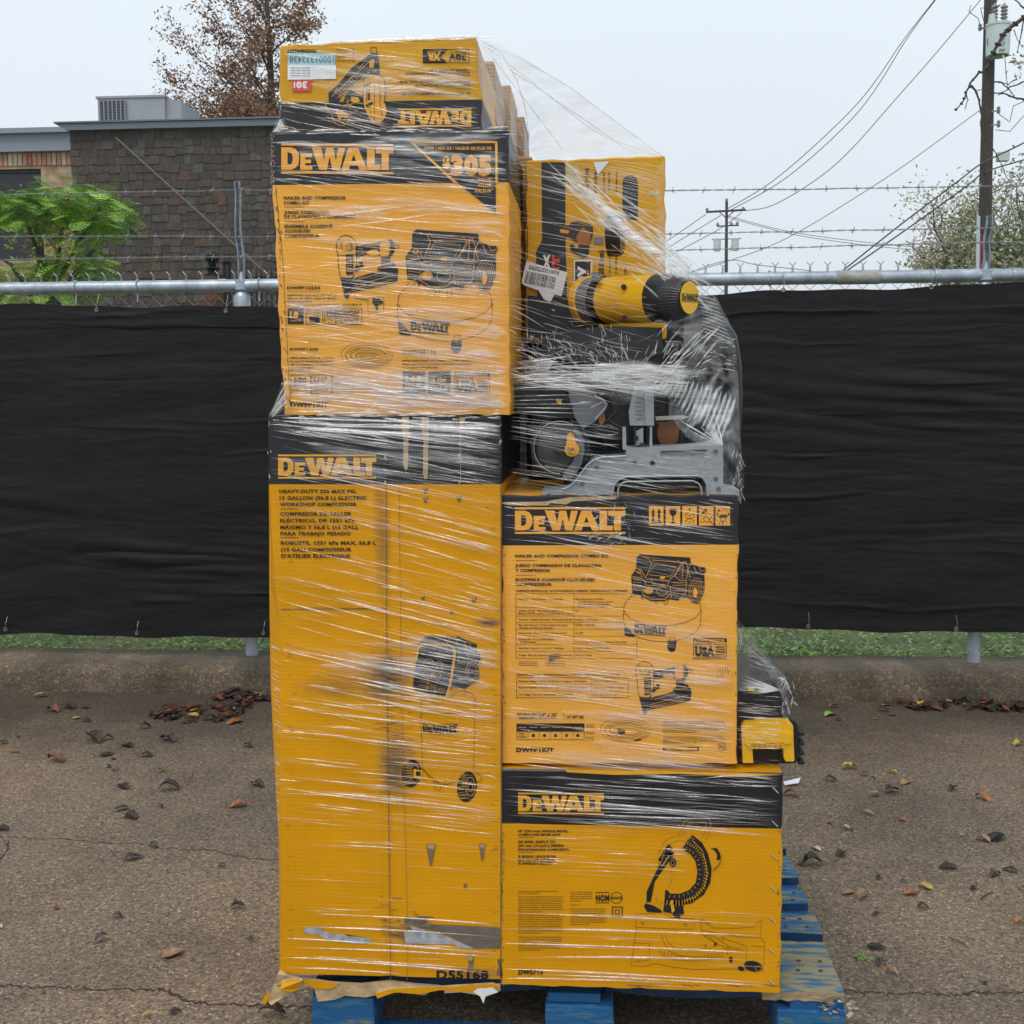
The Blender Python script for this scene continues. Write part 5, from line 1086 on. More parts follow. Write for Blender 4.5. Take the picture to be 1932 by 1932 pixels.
a.line([(1482,72),(1584,208)], 4, 1, 1); a.poly([(1490,130),(1520,100),(1512,92),(1540,90),(1536,118),(1528,108),(1500,138)], 1, 1); a.line([(1510,165),(1545,120),(1575,145),(1540,190),(1510,165)], 3, 1, 1); a.line([(1486,186),(1580,186)], 3, 1, 1)
a.rect(1630, 132, 1682, 154, 1, 1); a.line([(1612,130),(1640,165),(1628,205)], 4, 1, 1); a.line([(1700,130),(1670,165),(1684,205)], 4, 1, 1); a.poly([(1650,206),(1650,186),(1644,186),(1654,172),(1664,186),(1658,186),(1658,206)], 1, 1); a.poly([(1614,108),(1636,108),(1625,86)], 1, 1); a.text('37,79 lbs', 1644, 84, 1696, 92, 1, 1); a.text('(17,15 kg)', 1640, 98, 1696, 106, 1, 1)
for x in (1614, 1696): a.ell(x, 128, 8, 8, None, 1, 1)
a.build('handling_symbol', [M['inko'], M['ink']], b2)
a = Art(Yr, Z6)
for t, x, y, x1 in (("NAILER AND COMPRESSOR COMBO KIT",136,422,822),("JUEGO COMBINADO DE CLAVADORA",136,492,768),("Y COMPRESOR",136,528,394),("ENSEMBLE COMBINÉ CLOUEUSE/",138,596,718),("COMPRESSEUR",138,630,404)): a.text(t, x, y, x1, y+22, bold=.035)
a.rect(138,466,288,469); a.rect(138,573,288,576)
a.text('COMPRESSOR SPECIFICATIONS • ESPECIFICACIONES DEL COMPRESOR • SPÉCIFICATIONS DU COMPRESSEUR', 140, 682, 956, 696, bold=.03)
ys = [708, 808, 872, 918, 968, 1018, 1078, 1130, 1182]
for i, y in enumerate(ys): a.rect(142+i*.4, y, (990 if i == 0 else (935 if i < 6 else 1026)), y+2.5)
a.rect(140, 708, 143, 1183); a.rect(564, 708, 566.5, 1183); a.rect(1024, 1040, 1027, 1184)
for y, t1, t2 in ((742,'Pump Type • Tipo de bomba • Type de pompe','Heavy Duty Aluminum Oil-Free'),(828,'SCFM at 90 PSI • Pies cúbicos estándar por','2.6'),(848,'Minute à 90 PSI • pi/min std à 620,5 kPa (90 lb/po²)',''),(892,'Tank Size • Tamaño del tanque • Format du réservoir','6 Gallon • 22,7 Litres'),(932,'Max Tank Pressure • Presión máxima del tanque','165 PSI • 1137,6 kPa'),(952,'• Pression de réservoir maximale',''),(990,'Noise Level • Nivel de ruido • Niveau sonore','75.5 dBA'),(1036,'Running HP • HP de funcionamiento',''),(1056,'• Fonctionnement','0.8 Continuous • 0,8 Continuo • 0,8 force à vide continu'),(1100,'Amp Draw • Consumo de amperios • Ampérage','10 amps • 10 amperios • 10 ampères'),(1152,'Weight • Peso del compresor • Poids du compresseur','30 lbs (13.6 kg)')):
    a.text(t1, 160, y, 160+min(396, len(t1)*8.0), y+13, bold=.02)
    if t2: a.text(t2, 576, y, 576+min(375, len(t2)*7.3), y+13, bold=.02)
for k in range(3): a.text('• La bomba duradera sin aceite de aluminio', 590, 762+k*18, 850-k*25, 774+k*18, bold=.02); a.text('Tamaño del tanque litros', 160, 1202+k*13, 300, 1210+k*13); a.text('Presión máxima con carga', 360, 1202+k*13, 500, 1210+k*13)
a.text('NAILER SPECIFICATIONS • ESPECIFICACIONES DE LA CLAVADORA • SPÉCIFICATIONS DE LA CLOUEUSE', 146, 1296, 900, 1309, bold=.03)
a.frame(144, 1322, 964, 1470, 3); a.rect(144,1370,964,1372); a.rect(144,1420,964,1422); a.rect(695,1322,697,1470)
for y, t1, t2 in ((1342,'Fastener Range • Gama de fijación • Longueur de fixation','5/8" - 2" • 16 mm - 54 mm'),(1388,'Magazine Capacity • Capacidad del depósito • Capacité du chargeur','100 nails / clavos • clous'),(1440,'Tool weight • Peso de la herramienta • Poids de l’outil','3.1 lbs (1.4 kg)')):
    a.text(t1, 160, y, 560 if '3.1' in t2 else 660, y+13, bold=.02); a.text(t2, 712, y, 930 if 'clous' in t2 else 880, y+13, bold=.02)
a.text('300 MAX PSI', 148, 1582, 285, 1602, bold=.03); a.text('2068,4 kPa', 160, 1608, 280, 1626, bold=.03); a.text("1/4\" x 25'", 308, 1582, 440, 1608, bold=.04); a.text('6.35 mm x 7.6 m', 308, 1612, 440, 1626); a.text('1/4" NPT (M)', 510, 1600, 636, 1622, bold=.04); a.rect(292,1580,295,1628); a.rect(490,1580,493,1628)
a.rect(146, 1658, 642, 1714); a.frame(146, 1714, 642, 1778, 3)
for k in range(6):
    a.rect(228+k*82, 1714, 230+k*82, 1778) if k < 5 else None; a.text('oooooo', 158+k*82, 1680, 218+k*82, 1690, 1, 1)
    if k: a.ell(188+k*81, 1746, 11, 11)
a.text('PVC/', 166, 1728, 205, 1742); a.text('RUBBER', 156, 1750, 218, 1762)
for k in range(3): a.ell(668, 1678+k*45, 10, 10, 3); a.text('ABCDE', 684, 1668+k*45, 712, 1676+k*45); a.text('FGHIJ', 684, 1682+k*45, 712, 1690+k*45)
a.text('DWFP1KIT', 144, 1834, 420, 1866, bold=.045); usa_badge(a, 1438, 1034, 1682, 1188)
small_lines(a, 1216, 1640, 1680, 3, 14, 9, 62, .02); small_lines(a, 1216, 1688, 1680, 3, 14, 9, 62, .02); small_lines(a, 1216, 1752, 1680, 4, 14, 9, 62, .02); 
a.rect(1216, 1830, 1480, 1858); a.text('YELLOW&BLACK', 1224, 1834, 1470, 1854, 1, 1, bold=.05); a.frame(1624, 1806, 1676, 1856, 3); a.text('Pta', 1632, 1818, 1666, 1840, bold=.02)
a.build('printed_text', [M['ink'], M['inko']], b2)
d = Art(Yr, Z6); d.sc = .9
tp = lambda x, y: (930+(x-975)*.869, 740+(y-500)*.889+(20 if y > 500 else 0)*0); pump_art(d, lambda x, y: (985+(x-1030)*.862, 425+(y-95)*.838)); tank_art(d, tp); nailer_art(d, lambda x, y: (1015+(x-550)*.954, 1205+(y-130)*.895))
coil_art(d, lambda x, y: (945+(x-762)*1.05, 1705+(y-957)*1.0), 6); d.poly([(885,1698),(940,1708),(938,1732),(905,1740),(880,1715)]); d.line([(1005,1785),(1055,1775)], 12)
d.build('printed_drawing', [M['ink'], M['inko']], b2)
w = Art(Yr)
w.poly([(938,948),(1030,946),(1075,938),(1165,936),(1160,942),(1080,946),(1068,952),(1040,949),(1030,954),(960,953)], 0)
for i in range(24): u, v = rnd.uniform(1350, 1388), rnd.uniform(1255, 1275); w.line([(u, v), (u+.5, v+rnd.uniform(3, 9))], .6, 1)
for i in range(50): v = rnd.uniform(1030, 1440); s = rnd.uniform(.5, 1.6); u = rnd.choice((1389, 950))+rnd.gauss(0, 1); w.poly([(u-s,v-s*2),(u+s,v-s),(u+s*.3,v+s*2.2)], 1)
w.poly([(1035,1236),(1054,1234),(1060,1238),(1046,1244),(1036,1252)], 1)
w.build('wear_mark', [M['kraft'], M['scuff']], b2)
# --- mitre saw carton (lower right)
Ym = 0.0
b3 = carton('cardboard_box', [(946,1454),(1476,1462),(1470,1873),(946,1857)], Ym, .52, 'yellow mitre saw box with the saw drawing, lowest right', [M['yellow'], M['ink']], [(0, (1556-1457)/405, 1)], 'yellow and black power tool cartons', seed=31)
Z7 = zc(1240, 1880, .35198)
a = Art(Ym, Z7); a.logo(115, 213, 576, 328, 0, shear=3); a.build('logo', [M['inky']], b3)
a = Art(Ym, Z7)
for t, x, y, x1 in (('10" (254 mm) SINGLE BEVEL',115,412,384),('COMPOUND MITER SAW',115,432,342),('DE BISEL SIMPLE DE',115,470,312),('254 mm (10 pulg.) SIERRA',115,490,362),('INGLETEADORA COMPUESTA',115,511,390),('À BISEAU UNIQUE DE',115,549,316),('254 mm (10 po) SCIE',115,568,312),('À ONGLETS MIXTE',115,586,292)): a.text(t, x, y, x1, y+13, bold=.035)
a.rect(115,453,200,455); a.rect(115,532,200,534)
small_lines(a, 115, 738, 340, 2, 11, 6, 40, .02); small_lines(a, 115, 768, 365, 8, 11.5, 6, 46, .02); small_lines(a, 115, 866, 360, 9, 12, 6, 46, .02); small_lines(a, 118, 984, 350, 7, 11.5, 6, 44, .02)
small_lines(a, 395, 742, 515, 5, 12, 6, 22, .02); small_lines(a, 395, 812, 500, 1, 12, 6, 22, .02); small_lines(a, 395, 832, 590, 8, 12, 6, 34, .02)
a.text('NOM', 532, 760, 604, 794, bold=.05); a.rect(532,746,604,750); a.rect(532,802,604,806); a.ell(643, 777, 31, 30, 3); a.text('ANCE', 612, 770, 674, 784, bold=.04, lay=1)
a.frame(618, 824, 676, 880, 5); a.frame(634, 840, 660, 866, 4); a.text('DWS713', 117, 1160, 248, 1188, bold=.045)
a.build('printed_text', [M['ink'], M['inky']], b3)
d = Art(Ym, Z7)
arc = [(1010,490),(1060,520),(1095,570),(1108,640),(1095,710),(1050,760),(990,785),(920,785)]
d.line(arc, 62); d.line([(1040,452),(1090,490),(1120,545),(1138,620),(1132,690),(1100,750),(1040,792),(980,805)], 30)
for i in range(34):
    f = i/33*(len(arc)-1.001); j = int(f); q = f-j; x = arc[j][0]+(arc[j+1][0]-arc[j][0])*q; y = arc[j][1]+(arc[j+1][1]-arc[j][1])*q; th = math.atan2(y-640, x-985)
    d.line([(x+math.cos(th)*6, y+math.sin(th)*6), (x+math.cos(th)*28, y+math.sin(th)*28+6)], 3, 1, 1); 
    if i % 2: d.line([(x-math.cos(th)*24, y-math.sin(th)*24), (x-math.cos(th)*8, y-math.sin(th)*8)], 2, 1, 1)
d.line([(x+20*math.cos(0), y) for x, y in [(1030,470),(1080,520),(1100,580),(1110,650),(1092,720),(1045,772),(985,795)]], 3, 1, 2)
for q in ([(975,440),(1010,365),(1040,352),(1130,352),(1147,365),(1146,395),(1125,470)],[(1000,440),(1028,375),(1120,370),(1125,395),(1100,455)],[(865,600),(868,530),(900,470),(950,445),(1010,442),(1060,465)],[(880,590),(910,500),(960,470),(1010,470)],[(935,620),(938,680),(920,720)],[(1150,640),(1180,620),(1200,590),(1205,545),(1190,515)],[(850,810),(862,770),(885,790),(870,835)]): d.line(q, 2.2, 1, 2); d.line([(x+1.5, y+1.5) for x, y in q], 1.6, 0, 1)
d.poly([(912,538),(945,530),(952,548),(918,590),(882,640),(848,690),(826,800),(804,800),(804,745),(830,690),(868,610)]); d.line([(925,550),(885,610)], 5, 1, 1); d.text('DeWALT', 868, 492, 932, 586, 0, 1, rot=90, bold=.05) if 0 else d.poly([(866,575),(880,585),(930,500),(918,488)], 0, 0)
d.poly([(798,806),(840,818),(886,845),(884,856),(806,852),(790,825)]); d.poly([(905,730),(925,745),(945,790),(1000,815),(1005,865),(985,870),(985,885),(960,885),(940,862),(893,850),(900,790)]); d.poly([(930,790),(945,790),(955,845),(940,860)], 1, 1)
d.ell(945, 588, 19, 24); d.ell(936, 545, 14, 14); d.ell(945, 588, 10, 13, 2, 1, 1); d.poly([(1148,512),(1180,510),(1196,535),(1204,572),(1180,575),(1182,545),(1170,525)]); d.line([(1204,572),(1190,600),(1160,628)], 3)
for q in ([(745,935),(748,860),(780,862),(870,856),(900,858),(935,882),(1058,890),(1056,945),(945,944),(750,935)],[(750,935),(738,1010),(722,1140),(790,1145),(850,1130),(960,1150),(1060,1162),(1270,1158),(1430,1168),(1436,1020),(1418,990)],[(1095,950),(1100,885),(1125,915),(1160,938),(1280,940),(1370,935),(1410,905),(1420,893),(1416,992),(1300,985),(1095,950)],[(885,970),(890,1000),(920,1060),(1000,1092),(1100,1100),(1220,1090)],[(905,975),(915,1010),(950,1045),(1040,1055),(1140,1050),(1180,1030),(1140,980),(1100,975)],[(740,1018),(820,1022),(820,1110),(740,1120)],[(1230,1000),(1340,1035),(1336,1160)],[(1370,1035),(1430,1040)],[(1060,905),(1150,912)],[(870,1060),(900,1090),(960,1110),(1060,1116),(1160,1108)],[(1110,980),(1230,1050),(1240,1090)],[(1150,975),(1250,1040)]): d.line(q, 2)
for cx, cy in ((782,914),(1012,922),(1120,1034),(1215,996)): d.ell(cx, cy, 7, 7, 2)
for k in range(18): x = 900+k*18; d.line([(x, 1068+12*math.sin(k/17*math.pi)*1.6), (x+4, 1082+12*math.sin(k/17*math.pi)*1.6)], 2.5)
for k in range(7): d.line([(1240+k*13,1035+k*2),(1232+k*13,1052+k*2)], 2.5)
d.poly([(1170,1018),(1180,1015),(1175,1038),(1166,1032)]); d.ell(1376, 1144, 50, 28, None, 0, 0, rot=12); d.ell(1256, 1108, 10, 16); d.ell(1310, 1156, 18, 12, None, 0, 0, rot=25); d.ell(1404, 1156, 16, 14, 2, 1, 1)
tA = Art(Ym, lambda x, y: Z7(886+(x*.62+y*.80)*.9, 590+(-x*.80+y*.58)*.95)); tA.logo(6, -26, 108, 2, 0, 0, bars=False)
d.mb.add(tA.mb.v, tA.mb.f, 0)
d.build('printed_drawing', [M['ink'], M['inky']], b3)
st = MB()
for (x, y) in ((1495,200),(1492,380),(1488,558),(1482,728),(1480,896),(1475,1062),(1472,1228)):
    u, v = Z7(x, y); st.tube([px(u-5.5, v-5.5, Ym-.002), px(u+5.5, v+5.5, Ym-.002)], .0011, 5)
st.build('staple', mat('staple_wire', (.55, .5, .4), .35, metal=.8), b3)
w = Art(Ym)
w.poly([(1065,1452),(1260,1455),(1400,1458),(1474,1462),(1400,1465),(1280,1460),(1160,1462),(1070,1457)], 1)
for i in range(60): v = rnd.uniform(1560, 1860); s = rnd.uniform(.5, 1.4); u = rnd.choice((1469, 949))+rnd.gauss(0, 1.2); w.poly([(u-s,v-s*2),(u+s,v-s),(u+s*.3,v+s*2.2)], 0)
for i in range(12): u = rnd.uniform(1180, 1460); w.line([(u, 1858), (u+rnd.uniform(8, 30), 1861)], 1.1, 0)
w.build('wear_mark', [M['scuff'], M['inky']], b3)
# --- top nailer carton, upside down
Yt = .03
b4 = carton('cardboard_box', [(530,88),(898,71),(908,252),(528,252)], Yt, .40, 'topmost box of the stack, its print upside down', [M['topyel'], M['ink']], [((190-78)/174, 1, 1)], 'yellow and black power tool cartons', seed=41)
a = Art(Yt, A); a.logo(975, 582, 1482, 708, 0, flip=True, shear=-2); a.build('logo', [M['inky']], b4)
a = Art(Yt, A)
a.text('20V', 1325, 205, 1448, 252, flip=True, bold=.05); a.text('LITHIUM ION', 1325, 188, 1446, 199, flip=True); a.frame(1148, 172, 1468, 268, 4); a.poly([(1148,172),(1325,172),(1270,220),(1315,268),(1148,268)]); a.text('XR', 1178, 204, 1272, 254, 1, 1, flip=True, bold=.09); a.text('BRUSHLESS', 1180, 186, 1270, 197, 1, 1, flip=True)
for t, x0_, y, x1 in (('2 BANDE DE PAPIER À 30°',1190,310,1470),('ENSEMBLE DE CLOUEUSE À CHARPENTE',1030,334,1470),('ENMARCADO INTERCALADO DE PAPEL DE 30°',980,390,1472),('JUEGO DE PISTOLA DE CLAVOS DE',1096,415,1472),('30° PAPER COLLATED FRAMING NAILER KIT',1002,472,1474)): a.text(t, x0_, y, x1, y+17, flip=True, bold=.03)
a.rect(1375, 445, 1472, 448)
a.text('DCN692M1', 216, 176, 408, 198, flip=True, bold=.05)
for k in range(4): a.text('carcasa de magnesio duradera', 555, 172+k*26, 650, 182+k*26, flip=True); a.poly([(660,172+k*26),(676,172+k*26),(668,184+k*26)])
a.build('printed_text', [M['ink'], M['inky']], b4)
d = Art(Yt, A)
d.poly([(497,490),(500,470),(560,420),(660,300),(800,195),(840,205),(848,300),(850,345),(790,345),(740,370),(640,440),(600,490),(560,540),(500,545)]); d.poly([(500,540),(560,535),(640,570),(700,560),(740,580),(640,610),(600,600),(520,580)])
d.poly([(778,262),(792,240),(815,245),(808,300),(780,300)], 1, 1); d.line([(790,165),(790,205),(830,205),(828,165),(815,160),(800,160),(790,165)], 5)
for q in ([(520,500),(700,330),(800,240)],[(560,510),(700,400),(780,330)],[(540,470),(560,440)],[(640,380),(680,345)],[(700,310),(740,270)]): d.line(q, 4, 1, 1)
for k in range(9): d.line([(545+k*16,465-k*13),(600+k*14,510-k*14)], 3, 1, 1)
d.line([(740,380),(780,345),(850,350),(880,380),(890,440),(885,540),(905,600),(890,650),(860,690),(800,685),(760,630),(735,560),(735,480),(745,420),(740,380)], 4, 0, 1)
d.poly([(742,385),(782,350),(848,355),(878,385),(884,440),(876,545),(740,545),(738,480)], 1, 0); d.poly([(738,545),(885,545),(900,600),(885,648),(855,682),(802,680),(765,625)], 1, 0)
for q in ([(760,400),(760,540)],[(845,380),(850,540),(870,640)],[(780,560),(790,640),(830,670)],[(880,450),(860,460),(858,530)],[(815,400),(812,660)]): d.line(q, 3, 0, 2)
d.poly([(752,415),(790,400),(790,415),(752,430)], 0, 2); d.poly([(765,450),(782,450),(785,520),(768,522)], 0, 2); d.poly([(752,555),(800,535),(805,550),(760,575)], 0, 2)
d.line([(478,545),(485,590),(520,620),(540,680),(580,702),(620,690),(645,650),(650,620),(700,590)], 4, 1, 1); d.line([(600,560),(650,555),(680,540),(735,550)], 5, 1, 1); d.line([(620,530),(640,560),(690,575)], 4, 1, 1)
d.poly([(545,590),(600,600),(640,620),(630,650),(590,640),(575,670),(560,640)], 1, 1); d.poly([(640,450),(700,480),(735,500),(735,540),(690,560),(650,560),(640,520),(600,540),(610,500)], 0, 0); d.poly([(655,500),(700,505),(715,530),(680,545),(650,530)], 1, 1)
d.build('printed_drawing', [M['ink'], M['inky']], b4)
s_ = Art(Yt, A); s_.Y -= .0008; s_.poly([(216,200),(545,202),(543,284),(216,280)], 0); s_.poly([(216,280),(550,284),(550,378),(216,384)], 1); s_.poly([(250,384),(380,382),(378,464),(250,466)], 2)
s_.text('10001332438', 228, 222, 535, 268, 3, 1, flip=True, bold=.01); s_.text('30', 275, 398, 350, 445, 1, 1, flip=True, bold=.06); s_.rect(258, 400, 268, 440, 1, 1)
for k in range(4): s_.text('grade salvage', 235, 300+k*18, 370, 308+k*18, 3, 1, flip=True)
s_.build('sticker', [M['blue_l'], M['white'], M['red_l'], M['greyink']], b4)
# --- plain cartons standing behind the upper two
def back_box(u0, v0, u1, v1, Y, dep, lab, seed): return carton('cardboard_box', [(u0,v0),(u1,v0-2),(u1,v1),(u0,v1)], Y, dep, lab, [M['brown'], M['ink']], (), 'plain brown cartons behind the front row', seed=seed)
back_box(560, 120, 931, 320, .46, .30, 'plain brown box right behind the topmost box', 51)
back_box(600, 165, 962, 330, .78, .26, 'plain brown box second behind the topmost box', 52)
back_box(640, 225, 988, 400, 1.06, .22, 'plain brown box farthest behind the topmost box', 53)
back_box(560, 300, 1003, 760, .47, .34, 'tall plain brown box behind the upper combo kit box', 54)
# --- yellow carton with slot, standing on end
Yy = .36
b5 = carton('cardboard_box', [(994,306),(1253,297),(1255,640),(994,640)], Yy, .42, 'yellow box turned on its side with a black hand slot, behind the mitre saw', [M['topyel'], M['ink']], (), 'yellow and black power tool cartons', seed=61)
Z3 = zc(1240, 360, .27376); 
a = Art(Yy, Z3); a.poly([(310,125),(472,125),(476,700),(484,1000),(484,1120),(280,1120),(278,980),(272,740),(314,660)], 0)
a.line([(212,560),(214,790)], 6, 0); a.poly([(212,1040),(280,1050),(480,1060),(560,1090),(700,1130),(700,1330),(212,1330)], 0, 1); a.poly([(480,140),(560,150),(600,260),(560,330),(520,300),(480,230)], 7, 0)
a.text('X', 318, 762, 372, 850, 1, 1, bold=.07); a.text('T', 380, 765, 430, 840, 2, 1, rot=90, bold=.09); a.rect(382, 848, 432, 866, 2, 1)
a.rect(534, 800, 660, 1060, 3, 1); a.rect(541, 808, 652, 1050, 0, 2); a.text('60V', 556, 840, 612, 1020, 1, 3, rot=90, bold=.06); a.text('MAX*', 622, 860, 636, 930, 4, 3, rot=90, bold=.04); a.rect(645, 826, 652, 930, 4, 3)
a.text('(20.8 cm)', 700, 730, 738, 915, rot=90, bold=.04)
for x, y0_, y1_, h in ((610,165,340,24),(670,190,345,22),(735,190,340,11),(770,190,320,10),(822,180,330,10),(775,770,890,10),(818,770,890,12),(880,850,900,14)): a.text('DCCS670 SERIE BRUSHLESS'[:int((y1_-y0_)/(h*.7))+3], x, y0_, x+h, y1_, 0, 0, rot=90, bold=.04)
a.poly([(430,560),(500,560),(510,540),(560,530),(640,550),(665,570),(665,620),(640,700),(560,690),(500,640),(430,640)], 5, 1); a.poly([(550,640),(590,570),(650,610),(640,690),(560,690)], 6, 2); a.poly([(505,690),(560,700),(640,700),(635,760),(600,790),(550,760),(510,730)], 0, 1); a.poly([(530,690),(560,680),(565,700),(550,720)], 4, 2); a.poly([(440,585),(500,595),(495,615),(440,610)], 4, 2)
a.poly([(868,270),(875,235),(905,215),(940,215),(968,240),(975,280),(972,520),(900,520),(868,470)], 0, 1); a.ell(1085, 335, 35, 20, None, 7, 1)
a.poly([(668,640),(735,640),(735,690),(668,688)], 8, 1)
a.build('printed_text', [M['ink'], M['white'], M['red_l'], M['white'], M['inky'], mat('print_dark_brown', (.05,.03,.02), .5), mat('print_orange_brown', (.35,.12,.03), .5), mat('faded_print', (.5,.42,.2), .6), M['greyink']], b5)
lb = Art(Yy-.012, Z3); c0, s0 = math.cos(R(11)), math.sin(R(11))
lf_ = lambda x, y: Z3(205+x*c0-y*s0, 808+x*s0+y*c0); lb.c = lf_
lb.poly([(0,0),(292,20),(285,190),(235,188),(215,245),(170,235),(120,180),(20,165),(-5,150)], 0)
lb.text('R0010375090', 24, 22, 236, 50, 1, 1, flip=True, bold=.02); x = 10; rb = random.Random(3)
while x < 225: wd = rb.choice((2.5, 4, 6)); lb.rect(x, 66, x+wd, 150, 1, 1); x += wd+rb.choice((3, 4.5, 6))
lb.build('sticker', [M['white'], M['ink']], b5)
lb2 = Art(Yy); lb2.poly([(1120,306),(1150,304),(1128,330)], 0, 1); lb2.build('torn_tape', [M['white']], b5)

def fold_in(root):      # wear is surface pattern: it belongs to the carton's own mesh
    body = [c for c in root.children if c.name.startswith('carton')][0]; me = body.data
    for w in [c for c in root.children if c.name.startswith('wear_mark')]:
        base = len(me.materials)
        for m_ in w.data.materials: me.materials.append(m_)
        bm = bmesh.new(); bm.from_mesh(me); n0 = len(bm.faces); bm.from_mesh(w.data); bm.faces.ensure_lookup_table()
        for f in bm.faces[n0:]: f.material_index += base
        bm.to_mesh(me); bm.free(); bpy.data.objects.remove(w)
for r0 in (big, b1, b2, b3): fold_in(r0)
# ================================================================== MITRE SAW AND TOOLS BEHIND THE FILM
ALU = mat('cast_aluminium', (.30, .32, .34), .42, metal=.35, vary=.15, vscale=5, bump=.15, bscale=90)
DGR = mat('dark_grey_plastic', (.045, .047, .05), .4, vary=.2, vscale=10)
BLK = mat('black_plastic', (.012, .012, .014), .35, vary=.3, vscale=8)
TYE = mat('yellow_tool_plastic', (.78, .42, .01), .32, coat=.4)
GRY = mat('mid_grey_metal', (.16, .17, .18), .4, metal=.4)
OGE = mat('orange_lever_plastic', (.80, .36, .01), .35)
Z4 = zc(1200, 760, .27376); z4l = lambda L: [Z4(*q) for q in L]
def saw():
    topz = px(1170, 938, Yr).z
    root = empty('mitre_saw', px(1200, 938, .05), 'grey and black mitre saw with yellow motor under the film, on the specification-table box', 'mitre saw'); root['_w'] = tuple(root.location)
    b = MB(); out = [(425,1345),(425,1285),(560,1275),(605,1262),(650,1228),(690,1170),(735,1110),(785,1070),(840,1054),(1000,1045),(1005,990),(1670,970),(1674,1232),(1700,1262),(1782,1275),(1784,1318),(1560,1322),(1552,1238),(1525,1200),(1490,1190),(1010,1196),(965,1208),(930,1240),(905,1330),(900,1345)]
    b.ppoly(z4l(out), .018, .10)
    base = b.build('base', ALU, root, bevel=.002)
    e = MB(); e.tube([px(*Z4(*q), .014) for q in ((560,1276),(605,1262),(650,1228),(690,1170),(735,1110),(785,1070),(840,1054),(1000,1046))], .0022, 6); e.tube([px(*Z4(*q), .014) for q in ((900,1335),(925,1232),(965,1200),(1010,1188),(1490,1182),(1530,1192),(1560,1238),(1566,1320))], .0022, 6)
    e.tube([px(*Z4(*q), .014) for q in ((945,1335),(950,1262),(975,1232),(1010,1222),(1460,1216),(1500,1232),(1520,1262),(1525,1318))], .0018, 6); pchild(e, 'rib', ALU, base, root, smooth=True)
    h = MB(); h.lathe(px(*Z4(1185,1092), .0175), (0, -1, 0), [(-.004, .0035), (.0015, .005), (.0018, .002), (0, 0)], 12); pchild(h, 'bolt_hole', BLK, base, root)
    k = MB(); k.ppoly(z4l([(950,1328),(952,1258),(985,1228),(1480,1222),(1520,1260),(1522,1322)]), .09, .12); k.build('underside', BLK, root)
    t = MB(); t.ppoly(z4l([(560,1276),(700,1180),(840,1060),(1660,975),(1660,1240),(600,1330)]), .122, .22); t.build('table', DGR, root)
    f = MB(); f.ppoly(z4l([(1062,560),(1075,530),(1125,520),(1135,835),(1030,835),(1022,740)]), .05, .05); f.ppoly(z4l([(1128,520),(1166,522),(1192,560),(1196,835),(1137,835)]), .045, .06); f.build('fence', ALU, root, bevel=.0015)
    f = MB(); f.ppoly(z4l([(978,846),(1002,846),(1004,975),(1040,985),(1165,985),(1168,846),(1182,842),(1184,1000),(980,1002)]), .035, .05); f.ppoly(z4l([(1064,880),(1120,850),(1122,960),(1066,975)]), .045, .02)
    f.build('fence_bracket', ALU, root, bevel=.001)
    f = MB(); f.ppoly(z4l([(1060,842),(1072,842),(1072,970),(1060,970)]), .034, .004); f.ppoly(z4l([(1100,955),(1135,955),(1135,980),(1100,980)]), .034, .004); f.ppoly(z4l([(1066,905),(1088,905),(1088,940),(1066,940)]), .034, .004); f.build('slot', BLK, root)
    c = px(*Z4(548, 985), .10); kk = sz(.27376, .1)
    g = MB(); prof = [(0, 0), (0, 150*kk), (.004, 168*kk), (.012, 176*kk), (.06, 178*kk), (.065, 150*kk), (.065, 0)]
    g.lathe(c+Vector((0, -.005, 0)), (0, 1, 0), prof, 48); g.build('blade_guard', mat('smoky_guard', (.07, .075, .08), .25, vary=.2), root, smooth=True)
    g = MB(); pts = []
    for q in range(26): th = R(60+q*8.4); pts.append(c+Vector((math.cos(th)*178*kk, -.012, math.sin(th)*178*kk)))
    g.tube(pts, .0013, 6); g.build('guard_rim', ALU, root, smooth=True)
    g = MB(); g.ppoly(z4l([(640,850),(680,872),(712,930),(716,1010),(700,1090),(670,1150),(620,1195),(560,1210),(575,1160),(640,1080),(650,1000),(640,930)]), .085, .01); g.build('lower_guard', GRY, root, bevel=.001)
    g = MB(); g.lathe(c+Vector((-.002, -.012, 0)), (0, -1, 0), [(0, 42*kk), (.006, 40*kk), (.008, 20*kk), (.008, 0)], 24); g.build('arbor_cover', DGR, root, smooth=True)
    l = MB(); l.ppoly(z4l([(600,892),(625,885),(648,915),(658,960),(678,985),(680,1012),(662,1038),(630,1050),(600,1042),(580,1015),(580,985),(590,965)]), .07, .02); l.lathe(px(*Z4(628,1003), .068), (0, -1, 0), [(0, 30*kk), (.003, 27*kk), (.003, 17*kk), (-.002, 15*kk), (-.002, 0)], 20)
    lv = l.build('lock_lever', OGE, root, bevel=.0012)
    l = MB(); l.lathe(px(*Z4(616,998), .064), (0, -1, 0), [(0, 15*kk), (.003, 12*kk), (.003, 0)], 12); pchild(l, 'bolt', ALU, lv, root)
    q = MB()
    for (x, y) in ((1620,1010),(1620,1200),(1060,1080),(800,1120),(700,1235),(470,1315),(1640,1270)): q.lathe(px(*Z4(x, y), .0175), (0, -1, 0), [(0, .0045), (.003, .0045), (.0035, .003), (.002, .0018), (.002, 0)], 6)
    q.build('bolt', GRY, root)
    q = MB(); q.ppoly(z4l([(1240,1010),(1560,1000),(1560,1012),(1240,1022)]), .0165, .002)
    for k in range(22): q.ppoly(z4l([(1245+k*14,1026),(1249+k*14,1026),(1249+k*14,1040 if k % 5 else 1050),(1245+k*14,1040 if k % 5 else 1050)]), .0165, .002)
